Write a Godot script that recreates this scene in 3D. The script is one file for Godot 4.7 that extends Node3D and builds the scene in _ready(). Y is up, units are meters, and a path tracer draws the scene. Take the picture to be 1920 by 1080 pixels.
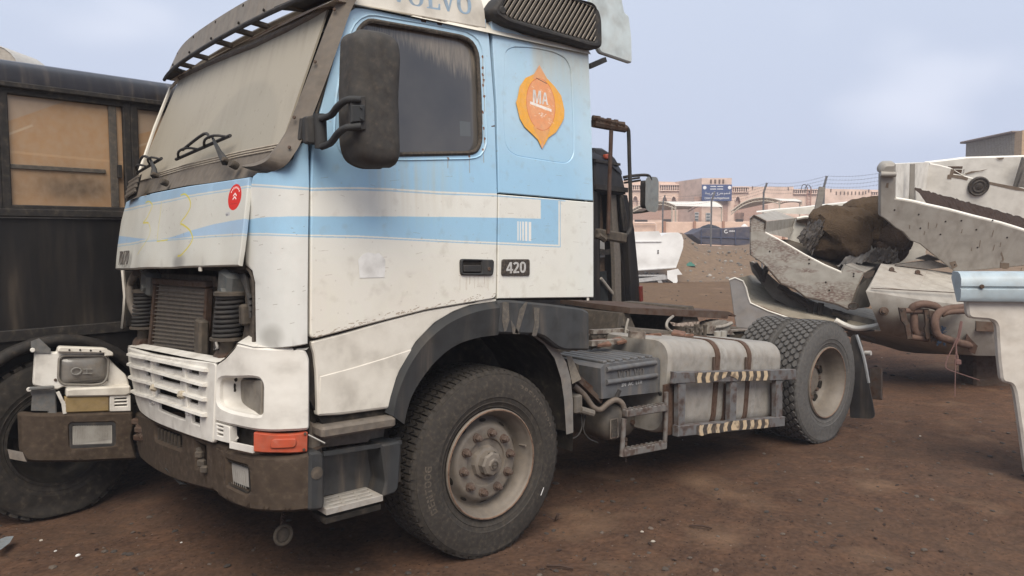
extends Node3D

# ---------------------------------------------------------------- shape helpers
class Patch:
	var c: Array
	var w: float
	var h: float
	func _init(a0: Vector3, c0: Vector3, b0: Vector3, a1: Vector3, c1: Vector3, b1: Vector3, wide: float, high: float):
		c = [a0, c0, b0, a1, c1, b1]
		w = wide
		h = high
	func pos(a: float, b: float) -> Vector3:
		var k := 1.0 - a
		var lo: Vector3 = c[0] * (k * k) + c[1] * (2.0 * a * k) + c[2] * (a * a)
		var hi: Vector3 = c[3] * (k * k) + c[4] * (2.0 * a * k) + c[5] * (a * a)
		return lo * (1.0 - b) + hi * b
	func at(p: Vector2, d: float) -> Vector3:
		var a := p.x / w
		var b := p.y / h
		var e := 0.0005
		var n := (pos(a + e, b) - pos(a - e, b)).cross(pos(a, b + e) - pos(a, b - e)).normalized()
		return pos(a, b) + n * d

class MB:
	var v := PackedVector3Array()
	var t := PackedVector2Array()
	var cols := PackedColorArray()
	var col := Color(1, 1, 1)
	var tinted := false
	var box_uv := Rect2(0, 0, 1, 1)
	func tri(a: Vector3, b: Vector3, c: Vector3, ua := Vector2.ZERO, ub := Vector2.ZERO, uc := Vector2.ZERO) -> void:
		v.append(a); v.append(b); v.append(c)
		t.append(ua); t.append(ub); t.append(uc)
		if tinted:
			cols.append(col); cols.append(col); cols.append(col)
	func quad(a: Vector3, b: Vector3, c: Vector3, d: Vector3, ua := Vector2.ZERO, ub := Vector2.ZERO, uc := Vector2.ZERO, ud := Vector2.ZERO) -> void:
		tri(a, b, c, ua, ub, uc)
		tri(a, c, d, ua, uc, ud)
	func strip(p: Array, q: Array, closed := false) -> void:
		var n := p.size()
		for i in (n if closed else n - 1):
			var j := (i + 1) % n
			quad(p[i], p[j], q[j], q[i])
	func fan(p: Array, flip := false) -> void:
		var m := Vector3.ZERO
		for a in p:
			m += a
		m /= p.size()
		for i in p.size():
			var j := (i + 1) % p.size()
			if flip:
				tri(m, p[j], p[i])
			else:
				tri(m, p[i], p[j])
	func face(p: Array) -> void:
		var n := Vector3.ZERO
		for i in p.size():
			n += p[i].cross(p[(i + 1) % p.size()])
		n = n.normalized()
		var ux: Vector3 = (p[1] - p[0]).normalized()
		var uy := n.cross(ux)
		var flat := PackedVector2Array()
		for a in p:
			flat.append(Vector2((a - p[0]).dot(ux), (a - p[0]).dot(uy)))
		var ix := Geometry2D.triangulate_polygon(flat)
		for k in range(0, ix.size(), 3):
			var a: Vector3 = p[ix[k]]
			var b: Vector3 = p[ix[k + 1]]
			var c: Vector3 = p[ix[k + 2]]
			if (b - a).cross(c - a).dot(n) < 0.0:
				tri(a, c, b)
			else:
				tri(a, b, c)
	func solid(p: Array, q: Array) -> void:
		face(p)
		var r := q.duplicate()
		r.reverse()
		face(r)
		strip(q, p, true)
	func box(at: Vector3, size: Vector3, b: Basis = Basis.IDENTITY, bev := 0.0) -> void:
		var s := size * 0.5
		if bev <= 0.0:
			var c := []
			for k in 8:
				c.append(at + b * Vector3(s.x * (1 if k & 1 else -1), s.y * (1 if k & 2 else -1), s.z * (1 if k & 4 else -1)))
			quad(c[4], c[5], c[7], c[6]); quad(c[1], c[0], c[2], c[3]); quad(c[5], c[1], c[3], c[7])
			quad(c[0], c[4], c[6], c[2]); quad(c[6], c[7], c[3], c[2]); quad(c[0], c[1], c[5], c[4])
			return
		bev = minf(bev, minf(s.x, minf(s.y, s.z)) * 0.9)
		var rings := []
		for lev in [[-s.y, bev], [-s.y + bev, 0.0], [s.y - bev, 0.0], [s.y, bev]]:
			var ring := []
			var ex: float = s.x - lev[1]
			var ez: float = s.z - lev[1]
			for q in [[ex - bev, ez], [ex, ez - bev], [ex, -ez + bev], [ex - bev, -ez], [-ex + bev, -ez], [-ex, -ez + bev], [-ex, ez - bev], [-ex + bev, ez]]:
				ring.append(at + b * Vector3(q[0], lev[0], q[1]))
			rings.append(ring)
		for k in 3:
			strip(rings[k], rings[k + 1], true)
		fan(rings[3])
		fan(rings[0], true)
	func tube(p: Array, r: float, n := 8, caps := true, r2 := -1.0) -> void:
		var prev := []
		var up := Vector3.UP
		for i in p.size():
			var d: Vector3 = (p[mini(i + 1, p.size() - 1)] - p[maxi(i - 1, 0)]).normalized()
			if i == 0:
				up = Vector3.UP if absf(d.y) < 0.9 else Vector3.RIGHT
			var sx := d.cross(up).normalized()
			up = sx.cross(d).normalized()
			var rr := r if r2 < 0.0 else lerpf(r, r2, float(i) / (p.size() - 1))
			var ring := []
			for k in n:
				var a := TAU * k / n
				ring.append(p[i] + (sx * cos(a) + up * sin(a)) * rr)
			if i > 0:
				strip(prev, ring, true)
			elif caps:
				fan(ring, true)
			prev = ring
		if caps:
			fan(prev)
	func bar(a: Vector3, b: Vector3, wide: float, thick: float, side := Vector3.UP, bev := 0.0) -> void:
		var d := (b - a).normalized()
		var sx := side.cross(d).normalized()
		var sy := d.cross(sx).normalized()
		box((a + b) * 0.5, Vector3(wide, (b - a).length(), thick), Basis(sx, d, sx.cross(d)), bev)
	func lathe(prof: Array, n: int, at: Vector3 = Vector3.ZERO, ax: Basis = Basis.IDENTITY, closed := false) -> void:
		var prev := []
		for i in n + 1:
			var a := TAU * i / n
			var ring := []
			for q in prof:
				ring.append(at + ax * Vector3(cos(a) * q.x, sin(a) * q.x, q.y))
			if i > 0:
				strip(prev, ring, closed)
			prev = ring
	func grid(nu: int, nv: int, f: Callable, uv := false) -> void:
		var rows := []
		for j in nv + 1:
			var row := []
			for i in nu + 1:
				row.append(f.call(float(i) / nu, float(j) / nv))
			rows.append(row)
		for j in nv:
			for i in nu:
				if uv:
					quad(rows[j][i], rows[j][i + 1], rows[j + 1][i + 1], rows[j + 1][i], Vector2(float(i) / nu, 1.0 - float(j) / nv), Vector2(float(i + 1) / nu, 1.0 - float(j) / nv), Vector2(float(i + 1) / nu, 1.0 - float(j + 1) / nv), Vector2(float(i) / nu, 1.0 - float(j + 1) / nv))
				else:
					quad(rows[j][i], rows[j][i + 1], rows[j + 1][i + 1], rows[j + 1][i])
	func uvat(p: Vector2) -> Vector2:
		return Vector2((p.x - box_uv.position.x) / box_uv.size.x, 1.0 - (p.y - box_uv.position.y) / box_uv.size.y)
	func inset(poly: PackedVector2Array, b: float) -> PackedVector2Array:
		var out := PackedVector2Array()
		var n := poly.size()
		for i in n:
			var e0 := (poly[i] - poly[(i + n - 1) % n]).normalized()
			var e1 := (poly[(i + 1) % n] - poly[i]).normalized()
			var n0 := Vector2(-e0.y, e0.x)
			var n1 := Vector2(-e1.y, e1.x)
			var m := (n0 + n1)
			var k := 1.0 + n0.dot(n1)
			out.append(poly[i] + (m / maxf(k, 0.35)) * b)
		return out
	func panel(poly_in: PackedVector2Array, holes_in: Array, f: Callable, th: float, bev := 0.0, cell := 0.25, back := false) -> void:
		var poly := poly_in
		if Geometry2D.is_polygon_clockwise(poly):
			poly = poly.duplicate()
			poly.reverse()
		if area(poly) < 0.0:
			poly = poly.duplicate()
			poly.reverse()
		var top := inset(poly, bev) if bev > 0.0 else poly
		var holes := []
		var hole_tops := []
		for h in holes_in:
			var hh: PackedVector2Array = h.duplicate()
			if area(hh) < 0.0:
				hh.reverse()
			holes.append(hh)
			hole_tops.append(inset(hh, -bev) if bev > 0.0 else hh)
		cells(top, hole_tops, f, 0.0, cell, false)
		if back:
			cells(poly, holes, f, -th, cell, true)
		edge(poly, top, f, th, bev, cell, false)
		for i in holes.size():
			edge(holes[i], hole_tops[i], f, th, bev, cell, true)
	func area(p: PackedVector2Array) -> float:
		var s := 0.0
		for i in p.size():
			s += p[i].cross(p[(i + 1) % p.size()])
		return s
	func edge(poly: PackedVector2Array, top: PackedVector2Array, f: Callable, th: float, bev: float, cell: float, flip: bool) -> void:
		var n := poly.size()
		for i in n:
			var j := (i + 1) % n
			var k := maxi(1, ceili(poly[i].distance_to(poly[j]) / cell))
			for s in k:
				var p0 := poly[i].lerp(poly[j], float(s) / k)
				var p1 := poly[i].lerp(poly[j], float(s + 1) / k)
				var q0 := top[i].lerp(top[j], float(s) / k)
				var q1 := top[i].lerp(top[j], float(s + 1) / k)
				var a: Vector3 = f.call(p0, -th)
				var b: Vector3 = f.call(p1, -th)
				var c: Vector3 = f.call(p1, -bev)
				var d: Vector3 = f.call(p0, -bev)
				var u0 := uvat(p0)
				var u1 := uvat(p1)
				if flip:
					quad(b, a, d, c, u1, u0, u0, u1)
				else:
					quad(a, b, c, d, u0, u1, u1, u0)
				if bev > 0.0:
					var e: Vector3 = f.call(q1, 0.0)
					var g: Vector3 = f.call(q0, 0.0)
					if flip:
						quad(c, d, g, e, u1, u0, uvat(q0), uvat(q1))
					else:
						quad(d, c, e, g, u0, u1, uvat(q1), uvat(q0))
	func cells(poly: PackedVector2Array, holes: Array, f: Callable, d: float, cell: float, flip: bool) -> void:
		var lo := poly[0]
		var hi := poly[0]
		for q in poly:
			lo = lo.min(q)
			hi = hi.max(q)
		var nx := maxi(1, ceili((hi.x - lo.x) / cell))
		var ny := maxi(1, ceili((hi.y - lo.y) / cell))
		for i in nx:
			for j in ny:
				var a := lo + Vector2((hi.x - lo.x) * i / nx, (hi.y - lo.y) * j / ny)
				var b := lo + Vector2((hi.x - lo.x) * (i + 1) / nx, (hi.y - lo.y) * (j + 1) / ny)
				cell_in(a, b, poly, holes, f, d, flip, 0)
	func cell_in(a: Vector2, b: Vector2, poly: PackedVector2Array, holes: Array, f: Callable, d: float, flip: bool, deep: int) -> void:
		var r := PackedVector2Array([a, Vector2(b.x, a.y), b, Vector2(a.x, b.y)])
		var got := Geometry2D.intersect_polygons(r, poly)
		for h in holes:
			var next := []
			for g in got:
				for c in Geometry2D.clip_polygons(g, h):
					if Geometry2D.is_polygon_clockwise(c) and deep < 6:
						var m := (a + b) * 0.5
						cell_in(a, m, poly, holes, f, d, flip, deep + 1)
						cell_in(m, b, poly, holes, f, d, flip, deep + 1)
						cell_in(Vector2(a.x, m.y), Vector2(m.x, b.y), poly, holes, f, d, flip, deep + 1)
						cell_in(Vector2(m.x, a.y), Vector2(b.x, m.y), poly, holes, f, d, flip, deep + 1)
						return
					next.append(c)
			got.assign(next)
		for g in got:
			var ix := Geometry2D.triangulate_polygon(g)
			for k in range(0, ix.size(), 3):
				var p0: Vector2 = g[ix[k]]
				var p1: Vector2 = g[ix[k + 1]]
				var p2: Vector2 = g[ix[k + 2]]
				var s := (p1 - p0).cross(p2 - p0)
				if absf(s) < 1e-9:
					continue
				if (s < 0.0) != flip:
					var w := p1
					p1 = p2
					p2 = w
				tri(f.call(p0, d), f.call(p1, d), f.call(p2, d), uvat(p0), uvat(p1), uvat(p2))
	func mesh(off: Vector3, smooth_deg: float) -> ArrayMesh:
		var nt := v.size() / 3
		var fn := PackedVector3Array()
		fn.resize(nt)
		var nn := PackedVector3Array()
		nn.resize(v.size())
		for i in nt:
			fn[i] = (v[i * 3 + 1] - v[i * 3]).cross(v[i * 3 + 2] - v[i * 3])
		if smooth_deg <= 0.0:
			for i in nt:
				var q := fn[i].normalized()
				nn[i * 3] = q; nn[i * 3 + 1] = q; nn[i * 3 + 2] = q
		else:
			var lim := cos(deg_to_rad(smooth_deg))
			var unit := PackedVector3Array()
			unit.resize(nt)
			var at := {}
			var keys := []
			keys.resize(v.size())
			for i in nt:
				unit[i] = fn[i].normalized()
				for k in 3:
					var key := Vector3i((v[i * 3 + k] * 4000.0).round())
					keys[i * 3 + k] = key
					if at.has(key):
						at[key].append(i)
					else:
						at[key] = [i]
			for i in v.size():
				var me := unit[i / 3]
				var s := Vector3.ZERO
				for o in at[keys[i]]:
					if unit[o].dot(me) > lim:
						s += fn[o]
				nn[i] = s.normalized() if s.length_squared() > 1e-20 else me
		var vv := PackedVector3Array()
		vv.resize(v.size())
		var ix := PackedInt32Array()
		ix.resize(v.size())
		for i in v.size():
			vv[i] = v[i] - off
		for i in nt:
			ix[i * 3] = i * 3; ix[i * 3 + 1] = i * 3 + 2; ix[i * 3 + 2] = i * 3 + 1
		var arr := []
		arr.resize(Mesh.ARRAY_MAX)
		arr[Mesh.ARRAY_VERTEX] = vv
		arr[Mesh.ARRAY_NORMAL] = nn
		arr[Mesh.ARRAY_TEX_UV] = t
		if tinted:
			arr[Mesh.ARRAY_COLOR] = cols
		arr[Mesh.ARRAY_INDEX] = ix
		var am := ArrayMesh.new()
		am.add_surface_from_arrays(Mesh.PRIMITIVE_TRIANGLES, arr)
		return am

func V(x: float, y: float, z: float) -> Vector3:
	return Vector3(x, y, z)
func U(x: float, y: float) -> Vector2:
	return Vector2(x, y)

# ---------------------------------------------------------------- scene helpers
var used := {}
func numbered(called: String) -> String:
	used[called] = used.get(called, 0) + 1
	return called if used[called] == 1 else "%s_%03d" % [called, used[called] - 1]

func base_of(parent: Node) -> Vector3:
	var off := Vector3.ZERO
	var n := parent
	while n != null and n != self:
		off += n.position
		n = n.get_parent()
	return off

func put(called: String, mb: MB, mat: Material, parent: Node = self, smooth := 35.0, local := false) -> MeshInstance3D:
	var o := MeshInstance3D.new()
	o.name = numbered(called) if parent == self else called
	o.mesh = mb.mesh(Vector3.ZERO if local else base_of(parent), smooth)
	o.material_override = null
	o.mesh.surface_set_material(0, mat)
	parent.add_child(o, true)
	return o

func text(called: String, what: String, size: float, at: Transform3D, mat: Material, parent: Node, wide := 0.0, font_name := "Droid Sans", weight := 700, deep := 0.002, italic := false) -> MeshInstance3D:
	var tm := TextMesh.new()
	var sf := SystemFont.new()
	sf.font_names = PackedStringArray([font_name])
	sf.font_weight = weight
	sf.font_italic = italic
	tm.font = sf
	tm.text = what
	tm.font_size = 32
	tm.pixel_size = size / 23.0
	tm.depth = deep
	tm.curve_step = 1.5
	var o := MeshInstance3D.new()
	o.name = numbered(called) if parent == self else called
	var arr := tm.surface_get_arrays(0)
	var am := ArrayMesh.new()
	if wide > 0.0:
		var bb := tm.get_aabb()
		at = at * Transform3D(Basis.from_scale(Vector3(wide / bb.size.x, size / bb.size.y, 1)), Vector3.ZERO)
	var vs: PackedVector3Array = arr[Mesh.ARRAY_VERTEX]
	var ns: PackedVector3Array = arr[Mesh.ARRAY_NORMAL]
	var bb2 := tm.get_aabb()
	var mid := bb2.get_center()
	var off := base_of(parent)
	var nb := at.basis.inverse().transposed()
	for i in vs.size():
		vs[i] = at * (vs[i] - Vector3(mid.x, mid.y, 0)) - off
		ns[i] = (nb * ns[i]).normalized()
	arr[Mesh.ARRAY_VERTEX] = vs
	arr[Mesh.ARRAY_NORMAL] = ns
	am.add_surface_from_arrays(Mesh.PRIMITIVE_TRIANGLES, arr)
	am.surface_set_material(0, mat)
	o.mesh = am
	parent.add_child(o, true)
	return o

func tag(o: Node, label: String, category := "", group := "", kind := "") -> Node:
	if label: o.set_meta("label", label)
	if category: o.set_meta("category", category)
	if group: o.set_meta("group", group)
	if kind: o.set_meta("kind", kind)
	return o

func thing(called: String, label: String, category: String, at := Vector3.ZERO, group := "") -> Node3D:
	var o := Node3D.new()
	o.name = numbered(called)
	add_child(o)
	o.position = at
	tag(o, label, category, group)
	return o

func part(called: String, parent: Node, at := Vector3.ZERO) -> Node3D:
	var o := Node3D.new()
	o.name = called
	o.position = at
	parent.add_child(o, true)
	return o

func T(o: Vector3, ux: Vector3, uy: Vector3) -> Transform3D:
	return Transform3D(Basis(ux, uy, ux.cross(uy)), o)
func on(t: Transform3D) -> Callable:
	return func(p: Vector2, d: float) -> Vector3: return t * Vector3(p.x, p.y, d)
func zplane(z: float) -> Callable:
	return func(p: Vector2, d: float) -> Vector3: return Vector3(p.x, p.y, z + d)
func xplane(x: float) -> Callable:
	return func(p: Vector2, d: float) -> Vector3: return Vector3(x - d, p.y, p.x)
func yplane(y: float) -> Callable:
	return func(p: Vector2, d: float) -> Vector3: return Vector3(p.x, y + d, -p.y)
func rrect(x0: float, y0: float, x1: float, y1: float, r: float, n := 4) -> PackedVector2Array:
	var out := PackedVector2Array()
	for k in [[x1 - r, y0 + r, -90], [x1 - r, y1 - r, 0], [x0 + r, y1 - r, 90], [x0 + r, y0 + r, 180]]:
		for i in n + 1:
			var a := deg_to_rad(k[2] + 90.0 * i / n)
			out.append(Vector2(k[0] + cos(a) * r, k[1] + sin(a) * r))
	return out
func rounded(p: Array, r: float, n := 3) -> PackedVector2Array:
	var out := PackedVector2Array()
	var c := p.size()
	for i in c:
		var a: Vector2 = p[(i + c - 1) % c]
		var b: Vector2 = p[i]
		var d: Vector2 = p[(i + 1) % c]
		var q := minf(r, minf(a.distance_to(b), b.distance_to(d)) * 0.45)
		var s := b + (a - b).normalized() * q
		var e := b + (d - b).normalized() * q
		for k in n + 1:
			var f := float(k) / n
			out.append(s.lerp(b, f).lerp(b.lerp(e, f), f))
	return out
func curve(p: Array, n := 6) -> Array:
	var out := []
	for i in p.size() - 1:
		var a = p[maxi(i - 1, 0)]
		var d = p[mini(i + 2, p.size() - 1)]
		for k in n:
			out.append(p[i].cubic_interpolate(p[i + 1], a, d, float(k) / n))
	out.append(p[p.size() - 1])
	return out
func curve2(p: Array, n := 6) -> Array:
	return curve(p, n)
func disc(at: Vector3, axis: Vector3, r: float, h: float, n := 12, bev := 0.2) -> MB:
	var m := MB.new()
	disc_in(m, at, axis, r, h, n, bev)
	return m
func disc_in(m: MB, at: Vector3, axis: Vector3, r: float, h: float, n := 12, bev := 0.2) -> void:
	var z := axis.normalized()
	var x := z.cross(Vector3.UP if absf(z.y) < 0.9 else Vector3.RIGHT).normalized()
	m.lathe([Vector2(r, 0), Vector2(r, h * (1.0 - bev)), Vector2(r * (1.0 - bev), h), Vector2(0.0001, h)], n, at, Basis(x, z.cross(x), z))

# ---------------------------------------------------------------- materials
var noise := FastNoiseLite.new()
func nz(x: float, y: float, f: float, s := 0) -> float:
	noise.frequency = f
	noise.seed = s
	return noise.get_noise_2d(x, y)

func tileable(w: int, freq: float, oct: int, s: int, type := FastNoiseLite.TYPE_SIMPLEX_SMOOTH, wide := 1.0) -> Image:
	var fn := FastNoiseLite.new()
	fn.noise_type = type
	fn.seed = s
	fn.frequency = freq
	fn.fractal_octaves = oct
	fn.fractal_gain = 0.55
	return fn.get_seamless_image(w, int(w * wide))

# a texture whose colour and alpha come from a noise picture through stops [value, Color]
func ramp_tex(im: Image, stops: Array) -> ImageTexture:
	var g := Gradient.new()
	g.offsets = PackedFloat32Array(stops.map(func(s): return s[0]))
	g.colors = PackedColorArray(stops.map(func(s): return s[1]))
	var lut := []
	for i in 256:
		lut.append(g.sample(i / 255.0).to_abgr32())
	var src := im.duplicate()
	src.convert(Image.FORMAT_L8)
	var d: PackedByteArray = src.get_data()
	var out := PackedInt32Array()
	out.resize(d.size())
	for i in d.size():
		out[i] = lut[d[i]]
	return ImageTexture.create_from_image(Image.create_from_data(im.get_width(), im.get_height(), false, Image.FORMAT_RGBA8, out.to_byte_array()))

func lin(r: float, g: float, b: float, a := 1.0) -> Color:
	var c := Color(r, g, b).linear_to_srgb()
	c.a = a
	return c

var dust_fine: Texture2D
var dust_streak: Texture2D
var rust_blot: Texture2D
var grime: Texture2D
var film: Texture2D
var dust_faint: Texture2D
var dirt_run: Texture2D
var streak_faint: Texture2D
var mottle: Texture2D
var bumpy: Texture2D
var rough_map: Texture2D
var mats := {}

func make_textures() -> void:
	var dc := Color(0.60, 0.53, 0.45)
	var n1 := tileable(512, 0.022, 7, 3)
	dust_fine = ramp_tex(n1, [[0.0, Color(dc, 0.05)], [0.35, Color(dc, 0.09)], [0.65, Color(dc, 0.17)], [1.0, Color(dc, 0.36)]])
	var n2 := tileable(512, 0.02, 4, 9, FastNoiseLite.TYPE_SIMPLEX_SMOOTH, 0.125)
	n2.resize(512, 512, Image.INTERPOLATE_CUBIC)
	dust_streak = ramp_tex(n2, [[0.0, Color(dc, 0.03)], [0.45, Color(dc, 0.06)], [0.7, Color(dc, 0.14)], [1.0, Color(dc, 0.36)]])
	var n3 := tileable(512, 0.012, 5, 17)
	rust_blot = ramp_tex(n3, [[0.0, Color(0.20, 0.14, 0.11, 0.9)], [0.3, Color(0.29, 0.20, 0.15, 0.7)], [0.45, Color(0.36, 0.27, 0.21, 0.25)], [0.6, Color(0.45, 0.37, 0.31, 0.06)], [1.0, Color(0.55, 0.47, 0.40, 0.25)]])
	var n4 := tileable(512, 0.018, 5, 31)
	grime = ramp_tex(n4, [[0.0, Color(0.16, 0.13, 0.11, 0.55)], [0.25, Color(0.2, 0.16, 0.13, 0.2)], [0.42, Color(0.3, 0.25, 0.2, 0.02)], [1.0, Color(0.3, 0.25, 0.2, 0.0)]])
	dirt_run = ramp_tex(n2, [[0.0, Color(0.25, 0.20, 0.16, 0.6)], [0.25, Color(0.34, 0.28, 0.23, 0.28)], [0.45, Color(0.45, 0.39, 0.33, 0.05)], [1.0, Color(0.5, 0.44, 0.38, 0.0)]])
	dust_faint = ramp_tex(n1, [[0.0, Color(dc, 0.01)], [0.4, Color(dc, 0.025)], [0.7, Color(dc, 0.07)], [1.0, Color(dc, 0.2)]])
	streak_faint = ramp_tex(n2, [[0.0, Color(dc, 0.0)], [0.5, Color(dc, 0.015)], [0.75, Color(dc, 0.06)], [1.0, Color(dc, 0.2)]])
	film = ramp_tex(n4, [[0.0, Color(0.46, 0.39, 0.32, 0.13)], [0.22, Color(0.5, 0.43, 0.35, 0.045)], [0.5, Color(0.6, 0.53, 0.45, 0.015)], [1.0, Color(0.62, 0.56, 0.48, 0.06)]])
	var n5 := tileable(512, 0.02, 6, 41)
	mottle = ramp_tex(n5, [[0.0, Color(0.8, 0.79, 0.78)], [0.5, Color(0.94, 0.935, 0.93)], [1.0, Color(1, 1, 1)]])
	bumpy = ImageTexture.create_from_image(tileable(512, 0.03, 6, 53))
	rough_map = ramp_tex(n1, [[0.0, Color(0.55, 0.55, 0.55)], [1.0, Color(1, 1, 1)]])

# base colour (linear), roughness, and a coat of dust, streaks, rust or grime on top
func M(key: String, c: Color, rough := 0.7, coat: Texture2D = null, scale := 1.0, metal := 0.0, bump := 0.0, yscale := 1.0, tint := false) -> StandardMaterial3D:
	if mats.has(key):
		return mats[key]
	var m := StandardMaterial3D.new()
	m.resource_name = key
	m.albedo_color = c
	m.albedo_texture = mottle
	m.uv1_triplanar = true
	m.uv1_scale = Vector3.ONE * scale * 0.8
	m.roughness = rough
	m.metallic = metal
	m.metallic_specular = 0.5 if c.get_luminance() > 0.3 else 0.35
	m.vertex_color_use_as_albedo = tint
	if coat:
		m.detail_enabled = true
		m.detail_albedo = coat
		m.detail_blend_mode = BaseMaterial3D.BLEND_MODE_MIX
		m.detail_uv_layer = BaseMaterial3D.DETAIL_UV_2
		m.uv2_triplanar = true
		m.uv2_scale = Vector3(scale, scale * yscale, scale)
	if bump > 0.0:
		m.heightmap_enabled = true
		m.heightmap_texture = bumpy
		m.heightmap_scale = bump
	mats[key] = m
	return m

# flat print or paint laid out by UV
func printed(key: String, im: Image, rough := 0.5, coat: Texture2D = null, scale := 1.0, yscale := 1.0) -> StandardMaterial3D:
	var m := StandardMaterial3D.new()
	m.resource_name = key
	m.albedo_texture = ImageTexture.create_from_image(im)
	m.texture_repeat = true
	m.roughness = rough
	if coat:
		m.detail_enabled = true
		m.detail_albedo = coat
		m.detail_blend_mode = BaseMaterial3D.BLEND_MODE_MIX
		m.detail_uv_layer = BaseMaterial3D.DETAIL_UV_2
		m.uv2_triplanar = true
		m.uv2_scale = Vector3(scale, scale * yscale, scale)
	mats[key] = m
	return m

class Canvas:
	var im: Image
	var r: Rect2
	func _init(w: int, h: int, rect: Rect2, c: Color):
		im = Image.create_empty(w, h, false, Image.FORMAT_RGBA8)
		im.fill(c)
		r = rect
	func px(p: Vector2) -> Vector2:
		return Vector2((p.x - r.position.x) / r.size.x * im.get_width(), (1.0 - (p.y - r.position.y) / r.size.y) * im.get_height())
	func poly(p: Array, c: Color) -> void:
		var q := []
		var y0 := 1e9
		var y1 := -1e9
		for a in p:
			var s := px(a)
			q.append(s)
			y0 = minf(y0, s.y)
			y1 = maxf(y1, s.y)
		for y in range(maxi(0, floori(y0)), mini(im.get_height(), ceili(y1))):
			var xs := []
			for i in q.size():
				var a: Vector2 = q[i]
				var b: Vector2 = q[(i + 1) % q.size()]
				if (a.y <= y + 0.5) != (b.y <= y + 0.5):
					xs.append(a.x + (y + 0.5 - a.y) / (b.y - a.y) * (b.x - a.x))
			xs.sort()
			for k in range(0, xs.size() - 1, 2):
				var a := maxi(0, roundi(xs[k]))
				var b := mini(im.get_width(), roundi(xs[k + 1]))
				if b > a:
					if c.a >= 1.0:
						im.fill_rect(Rect2i(a, y, b - a, 1), c)
					else:
						for x in range(a, b):
							var o := im.get_pixel(x, y)
							im.set_pixel(x, y, Color(o.r + (c.r - o.r) * c.a, o.g + (c.g - o.g) * c.a, o.b + (c.b - o.b) * c.a, 1))
	func line(p: Array, wide: float, c: Color) -> void:
		for i in p.size() - 1:
			var d: Vector2 = (p[i + 1] - p[i]).normalized() * wide * 0.5
			var n := Vector2(-d.y, d.x)
			poly([p[i] - d * 0.3 + n, p[i + 1] + d * 0.3 + n, p[i + 1] + d * 0.3 - n, p[i] - d * 0.3 - n], c)
	func band(hi: Array, lo: Array, c: Color) -> void:
		var p := hi.duplicate()
		var q := lo.duplicate()
		q.reverse()
		p.append_array(q)
		poly(p, c)
	func wash(w: int, h: int, f: Callable) -> void:
		var s := Image.create_empty(w, h, false, Image.FORMAT_RGBA8)
		for y in h:
			for x in w:
				s.set_pixel(x, y, f.call(r.position + Vector2((x + 0.5) / w * r.size.x, (1.0 - (y + 0.5) / h) * r.size.y)))
		s.resize(im.get_width(), im.get_height(), Image.INTERPOLATE_BILINEAR)
		im.blend_rect(s, Rect2i(0, 0, im.get_width(), im.get_height()), Vector2i.ZERO)

var truck: Node3D
var rng := RandomNumberGenerator.new()

func _ready() -> void:
	rng.seed = 7
	var cam := Camera3D.new()
	cam.name = "camera"
	add_child(cam)
	cam.position = Vector3(-2.6695, 1.7984, 4.5242)
	cam.rotation = Vector3(-0.06825, -0.7035, -0.0021)
	cam.fov = 40.76
	cam.near = 0.05
	cam.far = 900.0
	cam.current = true
	var env := Environment.new()
	env.background_mode = Environment.BG_SKY
	var sm := ProceduralSkyMaterial.new()
	sm.sky_top_color = Color(0.90, 0.945, 1.0)
	sm.sky_horizon_color = Color(0.80, 0.84, 0.935)
	sm.sky_curve = 0.6
	sm.ground_bottom_color = Color(0.40, 0.34, 0.29)
	sm.ground_horizon_color = Color(0.72, 0.70, 0.70)
	sm.sun_angle_max = 1.0
	env.background_energy_multiplier = 0.37
	sm.sky_cover = cloud_cover()
	sm.sky_cover_modulate = Color(1, 1, 1, 1)
	var sky := Sky.new()
	sky.sky_material = sm
	env.sky = sky
	env.ambient_light_source = Environment.AMBIENT_SOURCE_SKY
	env.tonemap_mode = Environment.TONE_MAPPER_LINEAR
	env.tonemap_exposure = 2.6
	env.ssao_enabled = true
	env.ssil_enabled = true
	env.sdfgi_enabled = true
	env.fog_enabled = true
	env.fog_density = 0.0022
	env.fog_light_color = Color(0.80, 0.80, 0.84)
	var we := WorldEnvironment.new()
	we.name = "world_environment"
	we.environment = env
	add_child(we)
	var sun := DirectionalLight3D.new()
	sun.name = "sun"
	add_child(sun)
	sun.light_color = Color(1.0, 0.965, 0.91)
	sun.light_energy = 0.5
	sun.light_angular_distance = 40.0
	sun.sky_mode = DirectionalLight3D.SKY_MODE_LIGHT_ONLY
	sun.shadow_enabled = true
	sun.look_at_from_position(Vector3(-4.0, 8.0, 5.5), Vector3.ZERO)

	make_textures()
	build_ground()
	build_far()
	build_bus()
	build_truck()
	build_boats()
	build_litter()

func cloud_cover() -> Texture2D:
	var w := 512
	var h := 256
	var fn := FastNoiseLite.new()
	fn.noise_type = FastNoiseLite.TYPE_SIMPLEX_SMOOTH
	fn.seed = 3
	fn.frequency = 1.1
	fn.fractal_octaves = 5
	var im := Image.create_empty(w, h, false, Image.FORMAT_RGBA8)
	for y in h / 2 + 1:
		var el := PI * 0.5 - PI * (y + 0.5) / h
		for x in w:
			var az := TAU * x / w
			var d := Vector3(cos(el) * cos(az), sin(el), cos(el) * sin(az))
			var n := fn.get_noise_3d(d.x * 1.6 + 3.0, d.y * 4.5, d.z * 1.6)
			var a := clampf((n - 0.20) * 2.6, 0.0, 1.0)
			a = a * a * (3.0 - 2.0 * a)
			im.set_pixel(x, y, Color(0.55, 0.52, 0.48, a * 0.7))
	return ImageTexture.create_from_image(im)

# ---------------------------------------------------------------- the tractor unit
var side_map: Callable
func side_z(y: float) -> float:
	return 1.245 - maxf(0.0, y - 2.0) * 0.05 / 0.89

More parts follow.
